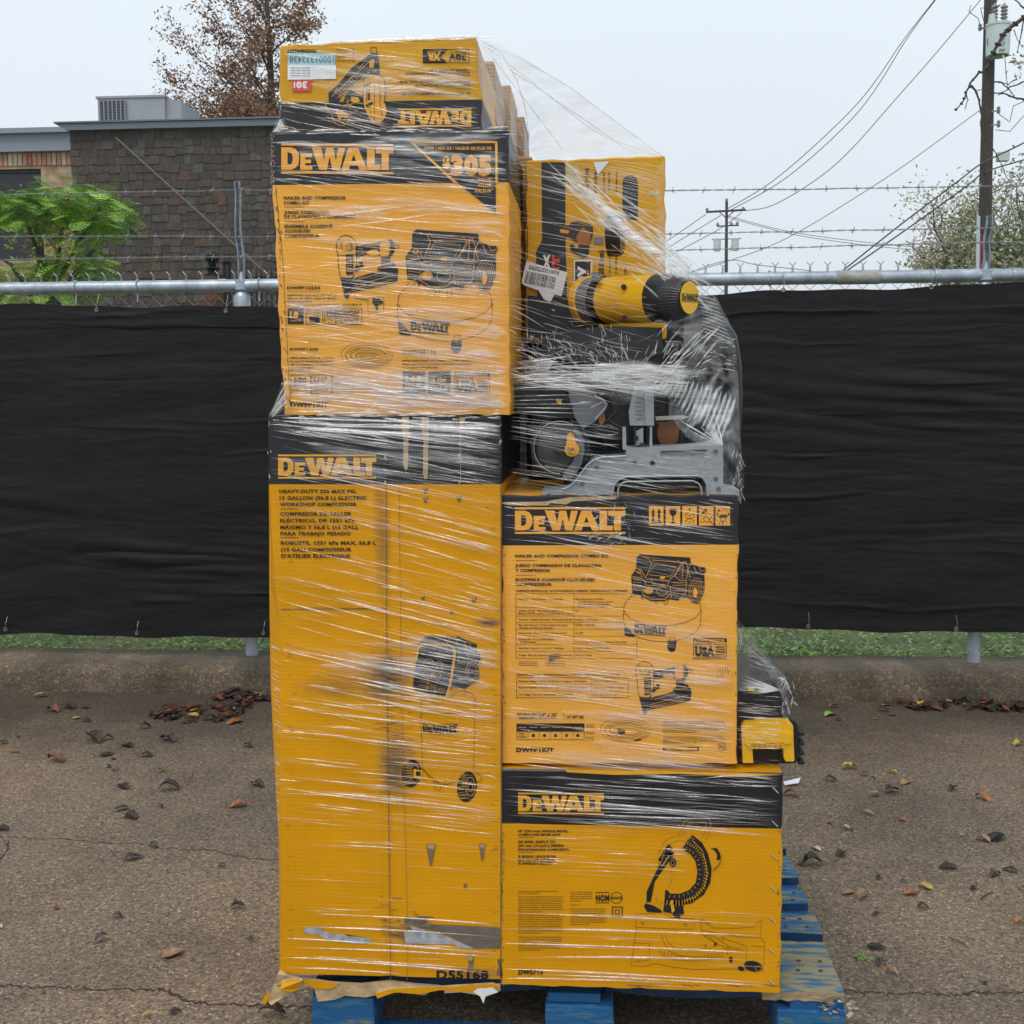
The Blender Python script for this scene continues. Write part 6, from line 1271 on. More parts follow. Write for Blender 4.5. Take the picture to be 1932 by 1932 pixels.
    q.build('scale_mark', DGR, root)
    q = MB(); cc_ = c+Vector((0, .02, 0)); q.lathe(cc_, (0, 1, 0), [(0, 0), (0, 205*kk), (.002, 205*kk), (.002, 0)], 60); q.build('blade', mat('dull_blade', (.05, .05, .055), .4, metal=.5), root)
    q = MB(); q.tube([px(*Z4(*p_), .06) for p_ in ((960,560),(900,640),(940,730),(880,800),(960,850),(1000,930))], .004, 8); q.build('power_cord', BLK, root, smooth=True)
    q = MB(); q.ppoly(z4l([(770,455),(930,470),(925,520),(775,500)]), .088, .003); q.build('rating_plate', mat('pale_plate', (.45, .48, .5), .4), root)
    q = MB()
    for k in range(9): q.ppoly(z4l([(1070+k*0,560+k*28),(1120,560+k*28),(1120,566+k*28),(1070,566+k*28)]), .047, .003)
    q.build('fence_groove', GRY, root)
    # dark body, bracket, arms
    d = MB(); d.ppoly(z4l([(210,560),(330,540),(560,600),(640,640),(660,760),(600,830),(480,800),(300,740),(210,700)]), .12, .10); d.ppoly(z4l([(300,620),(330,605),(540,640),(600,690),(640,700),(590,740),(400,690),(290,640)]), .085, .03)
    d.ppoly(z4l([(800,600),(1030,600),(1030,860),(990,940),(700,900),(660,820),(780,800)]), .14, .1); d.build('motor_housing_lower', BLK, root, bevel=.003)
    d = MB(); d.ppoly(z4l([(600,500),(680,520),(795,560),(800,640),(870,690),(860,730),(800,800),(705,860),(650,780),(610,640)]), .10, .05); br = d.build('pivot_bracket', GRY, root, bevel=.002)
    d = MB(); d.tube([px(*Z4(*q), .09) for q in ((785,632),(845,660),(868,692),(856,722),(790,795))], .003, 6); pchild(d, 'rib', ALU, br, root)
    a_, b_ = px(*Z4(150, 470), .15), px(*Z4(470, 440), .10); d = MB()
    ax = (px(*Z4(560, 455), .07)-px(*Z4(400, 430), .13)).normalized(); d.lathe(px(*Z4(300, 430), .14), ax, [(0, 0), (0, .014), (.04, .015), (.05, .022), (.055, .024), (.075, .024), (.076, .019), (.11, .019)], 20); d.build('slide_rail', ALU, root, smooth=True)
    d = MB(); d.ppoly(z4l([(600,470),(760,430),(950,450),(1060,520),(1060,590),(900,600),(800,570),(640,520)]), .09, .07); d.build('gear_housing', mat('housing_grey', (.11, .115, .125), .35), root, bevel=.006)
    d = MB(); d.ppoly(z4l([(400,240),(560,180),(900,150),(1250,160),(1260,330),(1000,420),(700,400),(450,340)]), .17, .12); d.build('upper_housing', BLK, root, bevel=.008)
    d = MB(); d.ppoly(z4l([(820,755),(855,750),(860,800),(835,835),(815,815)]), .12, .02); d.ppoly(z4l([(520,650),(560,655),(555,690),(525,680)]), .08, .004); d.build('warning_decal', mat('orange_decal', (.6, .28, .03), .5), root)
    d = MB(); d.ppoly(z4l([(1235,820),(1350,815),(1372,850),(1360,940),(1330,965),(1240,960),(1215,900)]), .16, .06); d.build('rear_knob', mat('rust_brown_knob', (.20, .07, .02), .5), root, bevel=.005)
    d = MB(); d.ppoly(z4l([(1205,775),(1400,765),(1440,775),(1400,790),(1210,800)]), .15, .02); d.build('rear_bar', mat('cream_bar', (.42, .38, .30), .5), root, bevel=.001)
    # motor
    Zm = zc(1240, 360, .27376); m0 = px(*Zm(610, 1080), .30); dirv = Vector((.80, -.56, .015)).normalized()
    e1 = px(*Zm(1330, 1058), .10); dirv = (e1-m0).normalized(); L = (e1-m0).length; rr = sz(162*.27376, .2)
    m = MB(); m.lathe(m0, dirv, [(.0, rr*.3), (.0, rr*1.02), (.016, rr*1.06), (.018, rr*1.0), (.018, rr*.8)], 32); m.build('collar_rim', TYE, root, smooth=True)
    m = MB(); m.lathe(m0+dirv*.016, dirv, [(0, rr*.98), (.03, rr*1.0), (.034, rr*.95), (.05, rr*.93)], 32); cl = m.build('gearbox_collar', mat('collar_grey', (.14, .14, .145), .45), root, smooth=True)
    m = MB(); m.lathe(m0+dirv*.05, dirv, [(0, rr*.9), (0, rr*1.01), (.02, rr*1.03), (.022, rr*.98)], 32); m.build('gearbox_flange', BLK, root, smooth=True)
    m = MB(); m.lathe(m0+dirv*.062, dirv, [(0, rr*.9), (.001, rr*.98), (L*.28, rr*.99), (L*.281, rr*.975), (L*.283, rr*.985), (L*.50, rr*.97)], 40); mb_ = m.build('motor_body', TYE, root, smooth=True)
    m = MB(); x0 = .062+L*.50; m.lathe(m0+dirv*x0, dirv, [(0, rr*.9), (0, rr*.985), (.03, rr*.97), (L-x0-.03, rr*.86), (L-x0-.01, rr*.72), (L-x0-.002, rr*.62), (L-x0-.002, rr*.3)], 40); cp = m.build('motor_end_cap', BLK, root, smooth=True)
    m = MB(); side = dirv.cross(Vector((0, 0, 1))).normalized(); up = side.cross(dirv)
    for k in range(44):
        th = 2*math.pi*k/44; r1 = (side*math.cos(th)+up*math.sin(th)); m.tube([m0+dirv*(L-.040)+r1*rr*.885, m0+dirv*(L-.012)+r1*rr*.745, m0+dirv*(L-.004)+r1*rr*.66], .0016, 5)
    pchild(m, 'cooling_rib', DGR, cp, root)
    m = MB(); oc = m0+dirv*(L-.001); loop = []
    for k in range(40): th = 2*math.pi*k/40; loop.append(oc+side*math.cos(th)*rr*.55*(1-.12*abs(math.sin(th))**8)+up*math.sin(th)*rr*.64)
    m.prism([p+dirv*.002 for p in loop], loop, 0); bd = m.build('badge', mat('badge_yellow', (.80, .46, .015), .35), root); bd.parent = cp
    sgn = 1 if (RM @ Vector((1, 0, 0))).dot(side) > 0 else -1
    a = Art(0, proj=lambda x, y, l: oc+dirv*(.0026+.0003*l)+side*sgn*x+up*(-y)*(1 if up.z > 0 else -1)); a.logo(-rr*.50, -rr*.15, rr*.50, rr*.17, 0, 0); o = a.build('logo', [M['ink']], root); o.parent = cp
    for (x, y) in ((1117-240, 985), (1122-240, 1195)):
        m = MB(); p = px(*Zm(x, y), .155); m.lathe(p, (0, -1, 0), [(0, .006), (.004, .005), (.004, .003), (.001, .002), (.001, 0)], 12); pchild(m, 'screw', BLK, mb_, root)
    m = MB(); m.ppoly([Zm(*q) for q in ((650,885),(690,878),(715,895),(715,935),(660,940))], .20, .02); m.build('depth_stop', GRY, root, bevel=.002)
    # black round knob above
    m = MB(); kc = px(*Zm(770, 632), .26); m.lathe(kc, (.985, -.18, 0), [(0, 0), (0, sz(138*.27376, .25)), (.022, sz(140*.27376, .25)), (.03, sz(125*.27376, .25)), (.03, 0)], 32); m.build('blade_disc', BLK, root, smooth=True)
    # handle loop at the back right
    m = MB(); hp = [(1310,655),(1335,618),(1362,612),(1380,640),(1388,690),(1390,760),(1386,830),(1370,880)]; q = []
    P = [px(u-6, v, .30) for u, v in hp]
    for i in range(len(P)-1):
        for f in range(4): q.append(P[i].lerp(P[i+1], f/4))
    q.append(P[-1]); m.tube(q, .020, 10); m.build('carry_handle', BLK, root, smooth=True)
    # black tool case the turned box stands on
    t2 = empty('tool_case', px(1120, 930, .42), 'black hard tool case wedged behind the mitre saw', 'tool case'); t2['_w'] = tuple(t2.location)
    zt = px(1125, 641, Yy).z-.002; zb_ = topz+.004; xa, xb = px(992, 700, .38).x, px(1290, 700, .38).x
    c_ = MB(); c_.box(((xa+xb)/2, .55, (zt+zb_)/2), (xb-xa, .32, zt-zb_)); c_.build('body', BLK, t2, bevel=.012)
    c_ = MB()
    for k in range(7): c_.box((xa+.03+(xb-xa-.06)*k/6, .386, (zt+zb_)/2), (.012, .012, (zt-zb_)*.7))
    c_.build('rib', DGR, t2, bevel=.003)
    c_ = MB(); c_.box(((xa+xb)/2, .382, (zt+zb_)/2+.05), (xb-xa-.02, .012, .016)); c_.build('lid_seam', DGR, t2, bevel=.003)
saw()
def right_case():
    Zc = zc(1780, 1500, .1799); y0 = .05
    root = empty('tool_case', px(1450, 1440, y0), 'black tool case with a yellow latch jutting out above the mitre saw box', 'tool case'); root['_w'] = tuple(root.location)
    b = MB(); b.ppoly([(1386,1362),(1500,1360),(1506,1372),(1508,1430),(1500,1440),(1386,1442)], y0, .30); bd = b.build('body', BLK, root, bevel=.004)
    l = MB(); l.ppoly([(1386,1303),(1466,1301),(1474,1310),(1478,1352),(1496,1360),(1496,1366),(1386,1366)], y0-.01, .28); ld = l.build('lid', BLK, root, bevel=.005)
    l = MB(); l.ppoly([(1386,1286),(1470,1276),(1484,1281),(1486,1310),(1478,1330),(1386,1310)], y0+.12, .2); pchild(l, 'raised_top', DGR, ld, root, bevel=.004)
    r = MB()
    for k in range(4): r.box(px(1508, 1378+k*18, y0+.03), (.012, .05, .008))
    pchild(r, 'side_rib', BLK, bd, root, bevel=.002)
    q = MB(); q.ppoly([Zc(*p) for p in ((300,1320),(325,1285),(345,1276),(440,1270),(480,1252),(720,1250),(800,1256),(842,1312),(848,1500),(856,1672),(845,1686),(765,1686),(745,1650),(738,1548),(415,1555),(420,1640),(425,1702),(315,1702),(308,1500))], y0-.025, .02); lt = q.build('latch', TYE, root, bevel=.002)
    q = MB(); q.ppoly([Zc(*p) for p in ((330,1400),(400,1392),(560,1385),(800,1385),(825,1405),(820,1500),(760,1505),(745,1490),(400,1500),(395,1560),(340,1500))], y0-.029, .006); q.ppoly([Zc(*p) for p in ((400,1515),(745,1500),(748,1548),(405,1556))], y0-.031, .006)
    pchild(q, 'raised_panel', TYE, lt, root, bevel=.0015)
    q = MB()
    for k in range(6): q.ppoly([Zc(*p) for p in ((418+k*55,1512),(455+k*55,1510),(450+k*55,1535),(425+k*55,1540))], y0-.0335, .004)
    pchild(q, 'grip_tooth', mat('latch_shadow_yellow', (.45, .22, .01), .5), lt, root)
    q = MB(); q.ppoly([Zc(*p) for p in ((370,910),(430,905),(435,940),(372,945))], y0-.014, .003); pchild(q, 'label', TYE, ld, root)
right_case()
# ================================================================== STRETCH FILM
film = empty('stretch_film', px(960, 1000, -.02), 'clear wrinkled stretch film wound around the whole stack of boxes', 'stretch film'); film['_w'] = tuple(film.location)
fr_ = random.Random(77)
SB = MB(); SOFT = []
def streak(u0, v0, u1, v1, w, y0=-.004, y1=None, mi=0, bow=0.0, n=7):
    y1 = y0 if y1 is None else y1; du, dv = u1-u0, v1-v0; L = math.hypot(du, dv) or 1; nu, nv = -dv/L, du/L; vs = []
    p1, p2 = fr_.uniform(0, 6), fr_.uniform(.5, 1.6)
    for i in range(n+1):
        f = i/n; ww = w*(math.sin(math.pi*min(1, max(0, f)))**.6*(.75+.25*math.sin(p1+f*9*p2))+.04)/2; o = bow*4*f*(1-f)
        cu, cv = u0+du*f+nu*o, v0+dv*f+nv*o; y = y0+(y1-y0)*f
        ww *= 1.4 if mi else 2.1; a, b, c = px(cu+nu*ww, cv+nv*ww, y), px(cu, cv, y-.0008-(sz(w)*.25 if mi == 0 else 0)), px(cu-nu*ww, cv-nv*ww, y); vs += [a, b, c]
    SOFT.extend([0.0, 1.0, 0.0]*(n+1)); SB.add(vs, [(i*3+k, i*3+k+1, (i+1)*3+k+1, (i+1)*3+k) for i in range(n) for k in (0, 1)], mi)
def field(u0, v0, u1, v1, n, ang, spread, lmin, lmax, wmin, wmax, y0=-.005, y1=None, clusters=0, mi=0, dens=None):
    cl = [fr_.uniform(v0, v1) for _ in range(clusters)] or None
    if mi == 0: n = int(n*1.0); spread *= .55; lmin *= 1.3; lmax *= 1.35
    k = 0
    while k < n:
        u = fr_.uniform(u0-30, u1); v = (fr_.gauss(fr_.choice(cl), (v1-v0)*.05) if cl and fr_.random() < .6 else fr_.uniform(v0, v1))
        L = lmin+(lmax-lmin)*fr_.random()**1.5; a = R(fr_.gauss(ang, spread)); e = u+L*math.cos(a); u = max(u, u0)
        if v < v0 or v > v1: continue
        e = min(e, u1)
        if e-u < lmin*.5: continue
        ve = v+(e-u)*math.tan(a)
        yy1 = y0 if y1 is None else y1; ya = y0+(yy1-y0)*(u-u0)/(u1-u0); yb = y0+(yy1-y0)*(e-u0)/(u1-u0)
        w = wmin+(wmax-wmin)*fr_.random()**2.6
        streak(u, v, e, ve, w, ya, yb, mi, fr_.gauss(0, L*.012)); k += 1
Y1 = .004
# topmost box
field(531, 84, 903, 240, 75, 9, 4, 40, 200, .7, 2.2, Yt-.006, clusters=5); field(529, 190, 906, 248, 60, 12, 10, 25, 120, 1, 3, Yt-.007)
field(531, 78, 903, 190, 8, 8, 3, 150, 350, 12, 34, Yt-.005, mi=1)
# upper combo box
field(514, 256, 957, 345, 85, 6, 5, 30, 220, .8, 2.6, Y1, clusters=5); field(518, 350, 957, 560, 150, 5, 4, 40, 300, .7, 2.0, Y1, clusters=10)
field(526, 560, 958, 700, 140, 8, 4, 40, 300, .7, 2.2, Y1, clusters=8); field(540, 690, 958, 778, 110, 7, 6, 40, 260, .8, 3.0, Y1, clusters=5)
field(700, 350, 957, 700, 60, 6, 3, 60, 250, .7, 2.2, Y1-.001, clusters=8)
for i in range(16): v = fr_.uniform(360, 700); streak(fr_.uniform(520, 600), v+40, fr_.uniform(760, 950), v, fr_.uniform(.8, 1.8), Y1, bow=fr_.uniform(-6, 6))
field(530, 690, 957, 772, 26, 3, 4, 120, 420, 18, 60, Y1+.002, mi=1); field(516, 300, 955, 690, 22, 4, 5, 120, 380, 14, 60, Y1+.002, mi=1); field(512, 256, 955, 345, 8, 4, 5, 120, 380, 14, 30, Y1+.002, mi=1)
# tall box
field(512, 792, 944, 912, 120, 9, 4, 50, 300, .8, 2.6, -.006, clusters=7); field(506, 788, 944, 812, 20, 4, 4, 60, 300, 3, 9, -.005); field(512, 790, 944, 900, 6, 8, 3, 150, 350, 14, 30, -.005, mi=1)
field(514, 920, 944, 1240, 78, 14, 2.5, 60, 330, .9, 3.2, -.006, clusters=9); field(735, 925, 944, 1240, 34, 15, 3, 60, 200, .9, 3.0, -.006, clusters=6)
field(530, 1190, 944, 1330, 90, 11, 4, 50, 360, .8, 2.8, -.006, clusters=6); field(520, 1330, 944, 1560, 120, 6, 2, 60, 400, .8, 2.4, -.006, clusters=12)
field(600, 1180, 944, 1300, 10, 8, 4, 120, 340, 14, 50, -.005, mi=1); field(530, 1560, 944, 1690, 14, 3, 1.5, 60, 260, .7, 1.8, -.006)
for (u0, v0, u1, v1) in ((590,1724,944,1745),(560,1748,944,1768),(540,1770,944,1800),(560,1788,944,1806),(530,1806,900,1828),(600,1812,944,1838),(540,1826,760,1838)): streak(u0, v0, u1, v1, 3.2, -.006, bow=-2)
field(530, 1700, 944, 1840, 22, 2.5, 1, 60, 200, .6, 1.6, -.006)
# right combo box and mitre saw box
field(950, 942, 1386, 1030, 70, 9, 5, 30, 220, .8, 2.4, Y1, clusters=5); field(950, 1030, 1386, 1260, 130, 10, 3.5, 40, 300, .7, 1.9, Y1, clusters=10)
field(950, 1240, 1386, 1440, 165, 7, 3, 60, 380, .7, 2.1, Y1, clusters=12); field(950, 1150, 1386, 1430, 14, 8, 3, 150, 400, 12, 40, Y1+.002, mi=1)
field(950, 1462, 1470, 1560, 85, 3.5, 2, 60, 420, .9, 3.2, -.006, clusters=6); field(950, 1562, 1300, 1650, 34, 3, 2, 40, 240, .8, 2.0, -.006, clusters=5)
for (u0, v0, u1, v1) in ((948,1722,1440,1746),(948,1752,1440,1766),(948,1780,1460,1800),(980,1806,1440,1812),(948,1828,1460,1856),(1000,1838,1460,1862),(948,1846,1300,1856)): streak(u0, v0, u1, v1, 3.6, -.006, bow=-2)
field(950, 1720, 1460, 1860, 18, 2.5, 1, 60, 220, .6, 1.8, -.006)
# crumpled patch at the logo edge of the right combo box
for i in range(60): u, v = fr_.gauss(1155, 22), fr_.uniform(948, 1030); a = fr_.uniform(0, 3.14); l = fr_.uniform(5, 26); streak(u, v, u+l*math.cos(a), v+l*math.sin(a), fr_.uniform(.8, 2.4), Y1)
# over the turned yellow box and the saw
field(962, 300, 1252, 560, 120, 14, 8, 60, 300, .7, 2.0, .0, .22, clusters=9); field(962, 560, 1240, 700, 80, 12, 22, 20, 130, .6, 2.0, .0, .10)
for i in range(150):
    f = fr_.random()**.8; cu, cv = (1060+f*260+fr_.gauss(0, 10), 330+f*215+fr_.gauss(0, 9+16*math.sin(f*3.1))); a = R(38+fr_.gauss(0, 7)); l = fr_.uniform(20, 110)
    streak(cu-l/2*math.cos(a), cv-l/2*math.sin(a), cu+l/2*math.cos(a), cv+l/2*math.sin(a), fr_.uniform(1.4, 5), .06+.06*f)
for i in range(10): f = i/10; streak(1090+f*120, 345+f*110, 1200+f*115, 455+f*85, fr_.uniform(14, 26), .07, mi=1)
for k in range(14): u, v = fr_.uniform(975, 1200), fr_.gauss(705, 14); streak(u, v, u+fr_.uniform(90, 190), v+fr_.uniform(-8, 30), fr_.uniform(16, 34), .015, mi=1)
for k in range(7): f = k/7; streak(1215+f*120, 600+f*60, 1330+f*50, 560+f*190, fr_.uniform(14, 24), .12, .15, mi=1)
for k in range(8): u = fr_.uniform(1290, 1330); streak(u, 800+k*8, u+60, 700+k*22, fr_.uniform(12, 22), .06, .12, mi=1)
for i in range(130):      # puckered film between motor and saw body
    u, v = fr_.gauss(1170, 95), fr_.gauss(690, 34); a = math.atan2(v-745, u-1190)+fr_.gauss(0, .25); l = fr_.uniform(5, 34)
    if u < 964 or u > 1385: continue
    streak(u, v, u+l*math.cos(a), v+l*math.sin(a), fr_.uniform(.7, 2.4), .02)
for i in range(80): u, v = fr_.uniform(985, 1180), fr_.gauss(668, 22); l = fr_.uniform(4, 18); streak(u, v, u+fr_.gauss(0, 4), v-l, fr_.uniform(.6, 1.6), .02)
field(962, 684, 1300, 736, 105, 5, 9, 40, 240, 1, 4.0, .0, .04, clusters=3); field(962, 676, 1240, 740, 7, 4, 6, 80, 240, 20, 44, .01, .05, mi=1)
field(962, 790, 1170, 935, 60, 10, 3, 60, 240, .8, 2.2, .0, .01, clusters=7); field(1100, 850, 1360, 935, 50, 9, 5, 30, 160, .7, 1.8, .0, .02)
for i in range(20): streak(964, 690+i*7+fr_.uniform(-4, 4), fr_.uniform(1040, 1150), 672+i*9, fr_.uniform(.8, 2), .0)
for k in range(17):       # broad parallel folds at the right shoulder
    f = k/16; a, b = (1180+f*460, 560+f*392), (1245+f*512, 486+f*150-(30*math.sin(f*3.14))); (u0, v0), (u1, v1) = Z4(*a), Z4(*b); streak(u0, v0, u1, v1, 6.5 if k > 6 else 3.2, .06, .16, bow=2)
Zq = zc(1240, 360, .27376)
for k in range(11): (u0, v0), (u1, v1) = Zq(1392+k*3, 1050+k*24), Zq(1520+k*12, 1080+k*30); streak(u0, v0, u1, v1, 3.6, .12, .18, bow=-1)
for k in range(26):
    x, y = fr_.uniform(1060, 1420), fr_.uniform(1330, 1600); l = fr_.uniform(80, 330); a = R(-48+fr_.gauss(0, 7)); (u0, v0), (u1, v1) = Zq(x, y), Zq(x+l*math.cos(a), y+l*math.sin(a))
    if u1 < 1372: streak(u0, v0, u1, v1, fr_.uniform(.8, 2.8), .08, .14)
for k in range(34): x, y = fr_.uniform(1450, 1640), fr_.uniform(1320, 1560); (u0, v0), (u1, v1) = Zq(x, y), Zq(x+fr_.uniform(30, 90), y+fr_.uniform(-5, 12)); streak(u0, v0, min(u1, 1388), v1, fr_.uniform(.7, 1.7), .15)
for i in range(26): a = R(fr_.uniform(195, 262)); l = fr_.uniform(20, 110); streak(1364, 842, 1364+l*math.cos(a), 842+l*math.sin(a)*.9, fr_.uniform(1, 2), .03, .06)
for i in range(40): u, v = fr_.uniform(1382, 1402), fr_.uniform(840, 935); streak(u, v, u+fr_.uniform(-8, 8), v+fr_.uniform(5, 22), fr_.uniform(.7, 2), .08)
# over the jutting tool case
Zc = zc(1780, 1500, .1799)
for i in range(46): (u1, v1) = Zc(690+fr_.gauss(0, 10), 938+fr_.gauss(0, 4)); a = R(fr_.uniform(172, 205)); l = fr_.uniform(20, 80); u0 = max(1390, u1+l*math.cos(a)); streak(u0, v1+(u0-u1)*math.tan(a), u1, v1, fr_.uniform(.7, 2), .0)
field(1390, 1306, 1474, 1440, 70, 4, 4, 20, 84, .6, 1.9, .0, clusters=6)
for i in range(26): f = fr_.random(); streak(1392+f*20, 1168+f*30+fr_.uniform(0, 60), 1392+f*88, 1185+f*92, fr_.uniform(.7, 2), .03, .14, bow=3)
for i in range(22): (u0, v0) = Zc(fr_.uniform(700, 850), fr_.uniform(820, 1290)); streak(u0, v0, u0+fr_.uniform(-4, 10), v0+fr_.uniform(6, 22), fr_.uniform(.7, 2.2), .02)
for i in range(24): a = R(fr_.uniform(60, 200)); l = fr_.uniform(8, 24); streak(1482, 1281, 1482+l*math.cos(a), 1281+l*math.sin(a), fr_.uniform(.8, 2.2), .12)
# rims and ledges
for i in range(50): f = fr_.random(); u = 530+f*372; v = 86-f*17+fr_.gauss(-1, 2); streak(u, v, u+fr_.uniform(8, 60), v-fr_.uniform(-3, 3), fr_.uniform(1, 3.4), Yt)
for i in range(46): f = fr_.random(); u = 512+f*430; v = 248-f*3+fr_.gauss(0, 4); streak(u, v, u+fr_.uniform(8, 60), v+fr_.uniform(-3, 3), fr_.uniform(1, 3.2), .0)
for i in range(46): f = fr_.random(); u = 507+f*440; v = 783+fr_.gauss(0, 4); streak(u, v, min(946, u+fr_.uniform(8, 70)), v+fr_.uniform(-2, 4), fr_.uniform(1, 3.6), -.006)
for i in range(18): streak(fr_.uniform(538, 546), fr_.uniform(700, 775), fr_.uniform(507, 514), fr_.uniform(778, 788), fr_.uniform(.8, 2.4), .0)
for i in range(14): streak(fr_.uniform(527, 540), fr_.uniform(215, 245), fr_.uniform(508, 516), fr_.uniform(250, 258), fr_.uniform(.8, 2.4), .015)
for i in range(30): v = fr_.uniform(1160, 1560); u0 = 509+(v-1160)*.03; streak(u0, v, u0+19, v+fr_.uniform(6, 18), fr_.uniform(.7, 1.8), .02, -.004)
for i in range(60): v = fr_.uniform(260, 775); streak(959, v, fr_.uniform(972, 990), v+fr_.uniform(2, 12), fr_.uniform(.7, 1.8), .0, .2)
wk = SB.build('wrinkle', [M['strand'], M['milk']], film, fixn=False)
at_ = wk.data.attributes.new('soft', 'FLOAT', 'POINT'); at_.data.foreach_set('value', SOFT)
def sheet(A, B, ya, yb, nx=26, ny=12, m='film', amp=.004, nm='sheet'):
    """film stretched between two measured edges A and B (photo pixels), depths ya/yb = one value per point"""
    def samp(L, Ys, f):
        n = len(L)-1; x = f*n; i = min(int(x), n-1); t = x-i; return px(L[i][0]+(L[i+1][0]-L[i][0])*t, L[i][1]+(L[i+1][1]-L[i][1])*t, Ys[i]+(Ys[i+1]-Ys[i])*t)
    s = MB()
    for i in range(nx+1):
        a, b = samp(A, ya, i/nx), samp(B, yb, i/nx)
        for j in range(ny+1):
            f = j/ny; p = a.lerp(b, f); w = amp*math.sin(math.pi*f)*(noise.noise(p*22)+.6*noise.noise(p*55)); s.v.append((p.x, p.y+w, p.z+w*.4))
    for i in range(nx):
        for j in range(ny): k = i*(ny+1)+j; s.f.append((k, k+ny+1, k+ny+2, k+1)); s.m.append(0)
    return s.build(nm, M[m], film, smooth=True, fixn=False)
# tent from the topmost box down to the turned yellow box
sheet([(896,70),(945,84),(1000,116),(1080,166),(1170,236),(1253,296)], [(912,180),(950,205),(988,262),(1010,300),(1120,297),(1253,298)], [.02,.10,.18,.26,.33,.40], [.05,.3,.5,.5,.45,.42], 40, 14, 'film', .010)
sheet([(903,72),(910,150),(916,200),(948,246)], [(940,100),(968,170),(990,240),(1000,300)], [.03,.03,.03,.03], [.2,.4,.6,.7], 20, 8, 'film', .006)
for L in ([(905,74),(945,100),(975,150),(990,200),(1000,262)],[(912,80),(985,112),(1080,168),(1180,243),(1252,296)],[(920,90),(1010,160),(1110,240),(1200,290)],[(930,110),(1000,200),(1060,280)],[(960,130),(1080,210),(1160,265),(1245,297)]):
    m = MB(); P = [px(u, v, .06+.3*i/(len(L)-1)) for i, (u, v) in enumerate(L)]; q = []
    for i in range(len(P)-1):
        for f in range(5): q.append(P[i].lerp(P[i+1], f/5))
    q.append(P[-1]); m.tube(q, .0009, 5); m.build('fold', M['foldm'], film)
# right shoulder
sheet([(1253,300),(1256,420),(1262,500),(1320,528),(1352,562),(1376,606),(1390,665),(1394,740),(1396,820),(1404,900),(1403,936),(1396,948)], [(1235,330),(1240,430),(1240,520),(1290,600),(1290,640),(1280,690),(1270,740),(1260,780),(1300,830),(1360,850),(1366,900),(1368,938)], [.36,.36,.34,.13,.16,.2,.22,.22,.2,.14,.1,.06], [.30,.30,.2,.1,.08,.06,.05,.04,.03,.02,.01,.01], 60, 18, 'film2', .006)
sheet([(1391,1165),(1420,1203),(1450,1238),(1483,1278),(1486,1310),(1492,1345),(1503,1362)], [(1391,1175),(1391,1210),(1391,1250),(1391,1300),(1430,1310),(1470,1330),(1480,1364)], [.02,.08,.14,.18,.15,.1,.06], [.01,.01,.01,.01,.02,.02,.02], 30, 12, 'film2', .006)
sheet([(538,690),(530,730),(506,784)], [(541,700),(545,740),(546,786)], [.012,.0,-.004], [.006,.004,-.002], 10, 4, 'film2', .003)
sheet([(528,225),(520,242),(509,254)], [(533,225),(545,244),(560,253)], [.03,.02,.01], [.028,.02,.004], 8, 4, 'film2', .003)
sheet([(530,88),(560,76),(585,77),(640,80),(800,72),(880,68),(902,70)], [(530,95),(570,92),(600,92),(650,90),(800,82),(880,78),(904,78)], [.03,.1,.1,.06,.05,.05,.03], [.024]*7, 30, 4, 'film2', .004)
# ================================================================== FALLEN LEAVES AND LITTER
LC = {'dark brown': mat('leaf_dark', (.034, .019, .016), .5, vary=.4, vscale=40), 'reddish brown': mat('leaf_reddish', (.13, .042, .022), .5, vary=.35, vscale=40), 'orange': mat('leaf_orange', (.34, .10, .025), .5, vary=.3, vscale=40),
      'yellow': mat('leaf_yellow', (.44, .30, .05), .5, vary=.3, vscale=40), 'green': mat('leaf_green', (.18, .34, .04), .5, vary=.2, vscale=40), 'tan': mat('leaf_tan', (.28, .16, .075), .55, vary=.35, vscale=40), 'black': mat('leaf_black', (.012, .010, .010), .4), 'pale pink': mat('leaf_pale', (.55, .35, .26), .6, vary=.2, vscale=40)}
def leafmesh(mb, c, L, yaw, curl, stem, r_, mi=0, tilt=0, wid=.28):
    t = Vector((math.cos(yaw), math.sin(yaw), 0)); s = Vector((-math.sin(yaw), math.cos(yaw), 0)); n = 9; prev = None; vs = []; ph = r_.uniform(0, 6)
    for i in range(n+1):
        f = i/n; w = L*wid*math.sin(math.pi*min(1, f**.8))**.75*(1+.16*math.sin(f*17+ph)); arch = curl*L*(.30*math.sin(math.pi*f)+.20*math.sin(ph+f*5)*f)
        for k in (-2, -1, 0, 1, 2):
            z = arch + curl*abs(k)/2*w*r_.uniform(.5, 1.0)+abs(tilt)*L*f*.5
            vs.append(c+t*(f-.5)*L*(1-curl*.25)+s*w*k/2*(1-curl*.3)+Vector((0, 0, .002+max(0, z))))
    mb.add(vs, [(i*5+k, (i+1)*5+k, (i+1)*5+k+1, i*5+k+1) for i in range(n) for k in range(4)], mi)
    if stem:
        a = c-t*.5*L*(1-curl*.25)+Vector((0, 0, .003)); up = stem; mb.tube([a, a-t*L*.22+Vector((0, 0, .10*L*up)), a-t*L*.40+s*L*.08+Vector((0, 0, .35*L*up)), a-t*L*.5+s*L*.14+Vector((0, 0, .6*L*up))], [L*.014, L*.012, L*.011, L*.014], 4, mi)
zL = lambda x, y: (.3364*x, 1133.4+.3364*y); zR = lambda x, y: (1390.3+.2804*x, 1133.4+.2804*y); zB = lambda x, y: (x*.27374, 1511.1+y*.27374); zD = lambda x, y: (1586.7+x*.1787, 1586.7+y*.1787)
LV = []
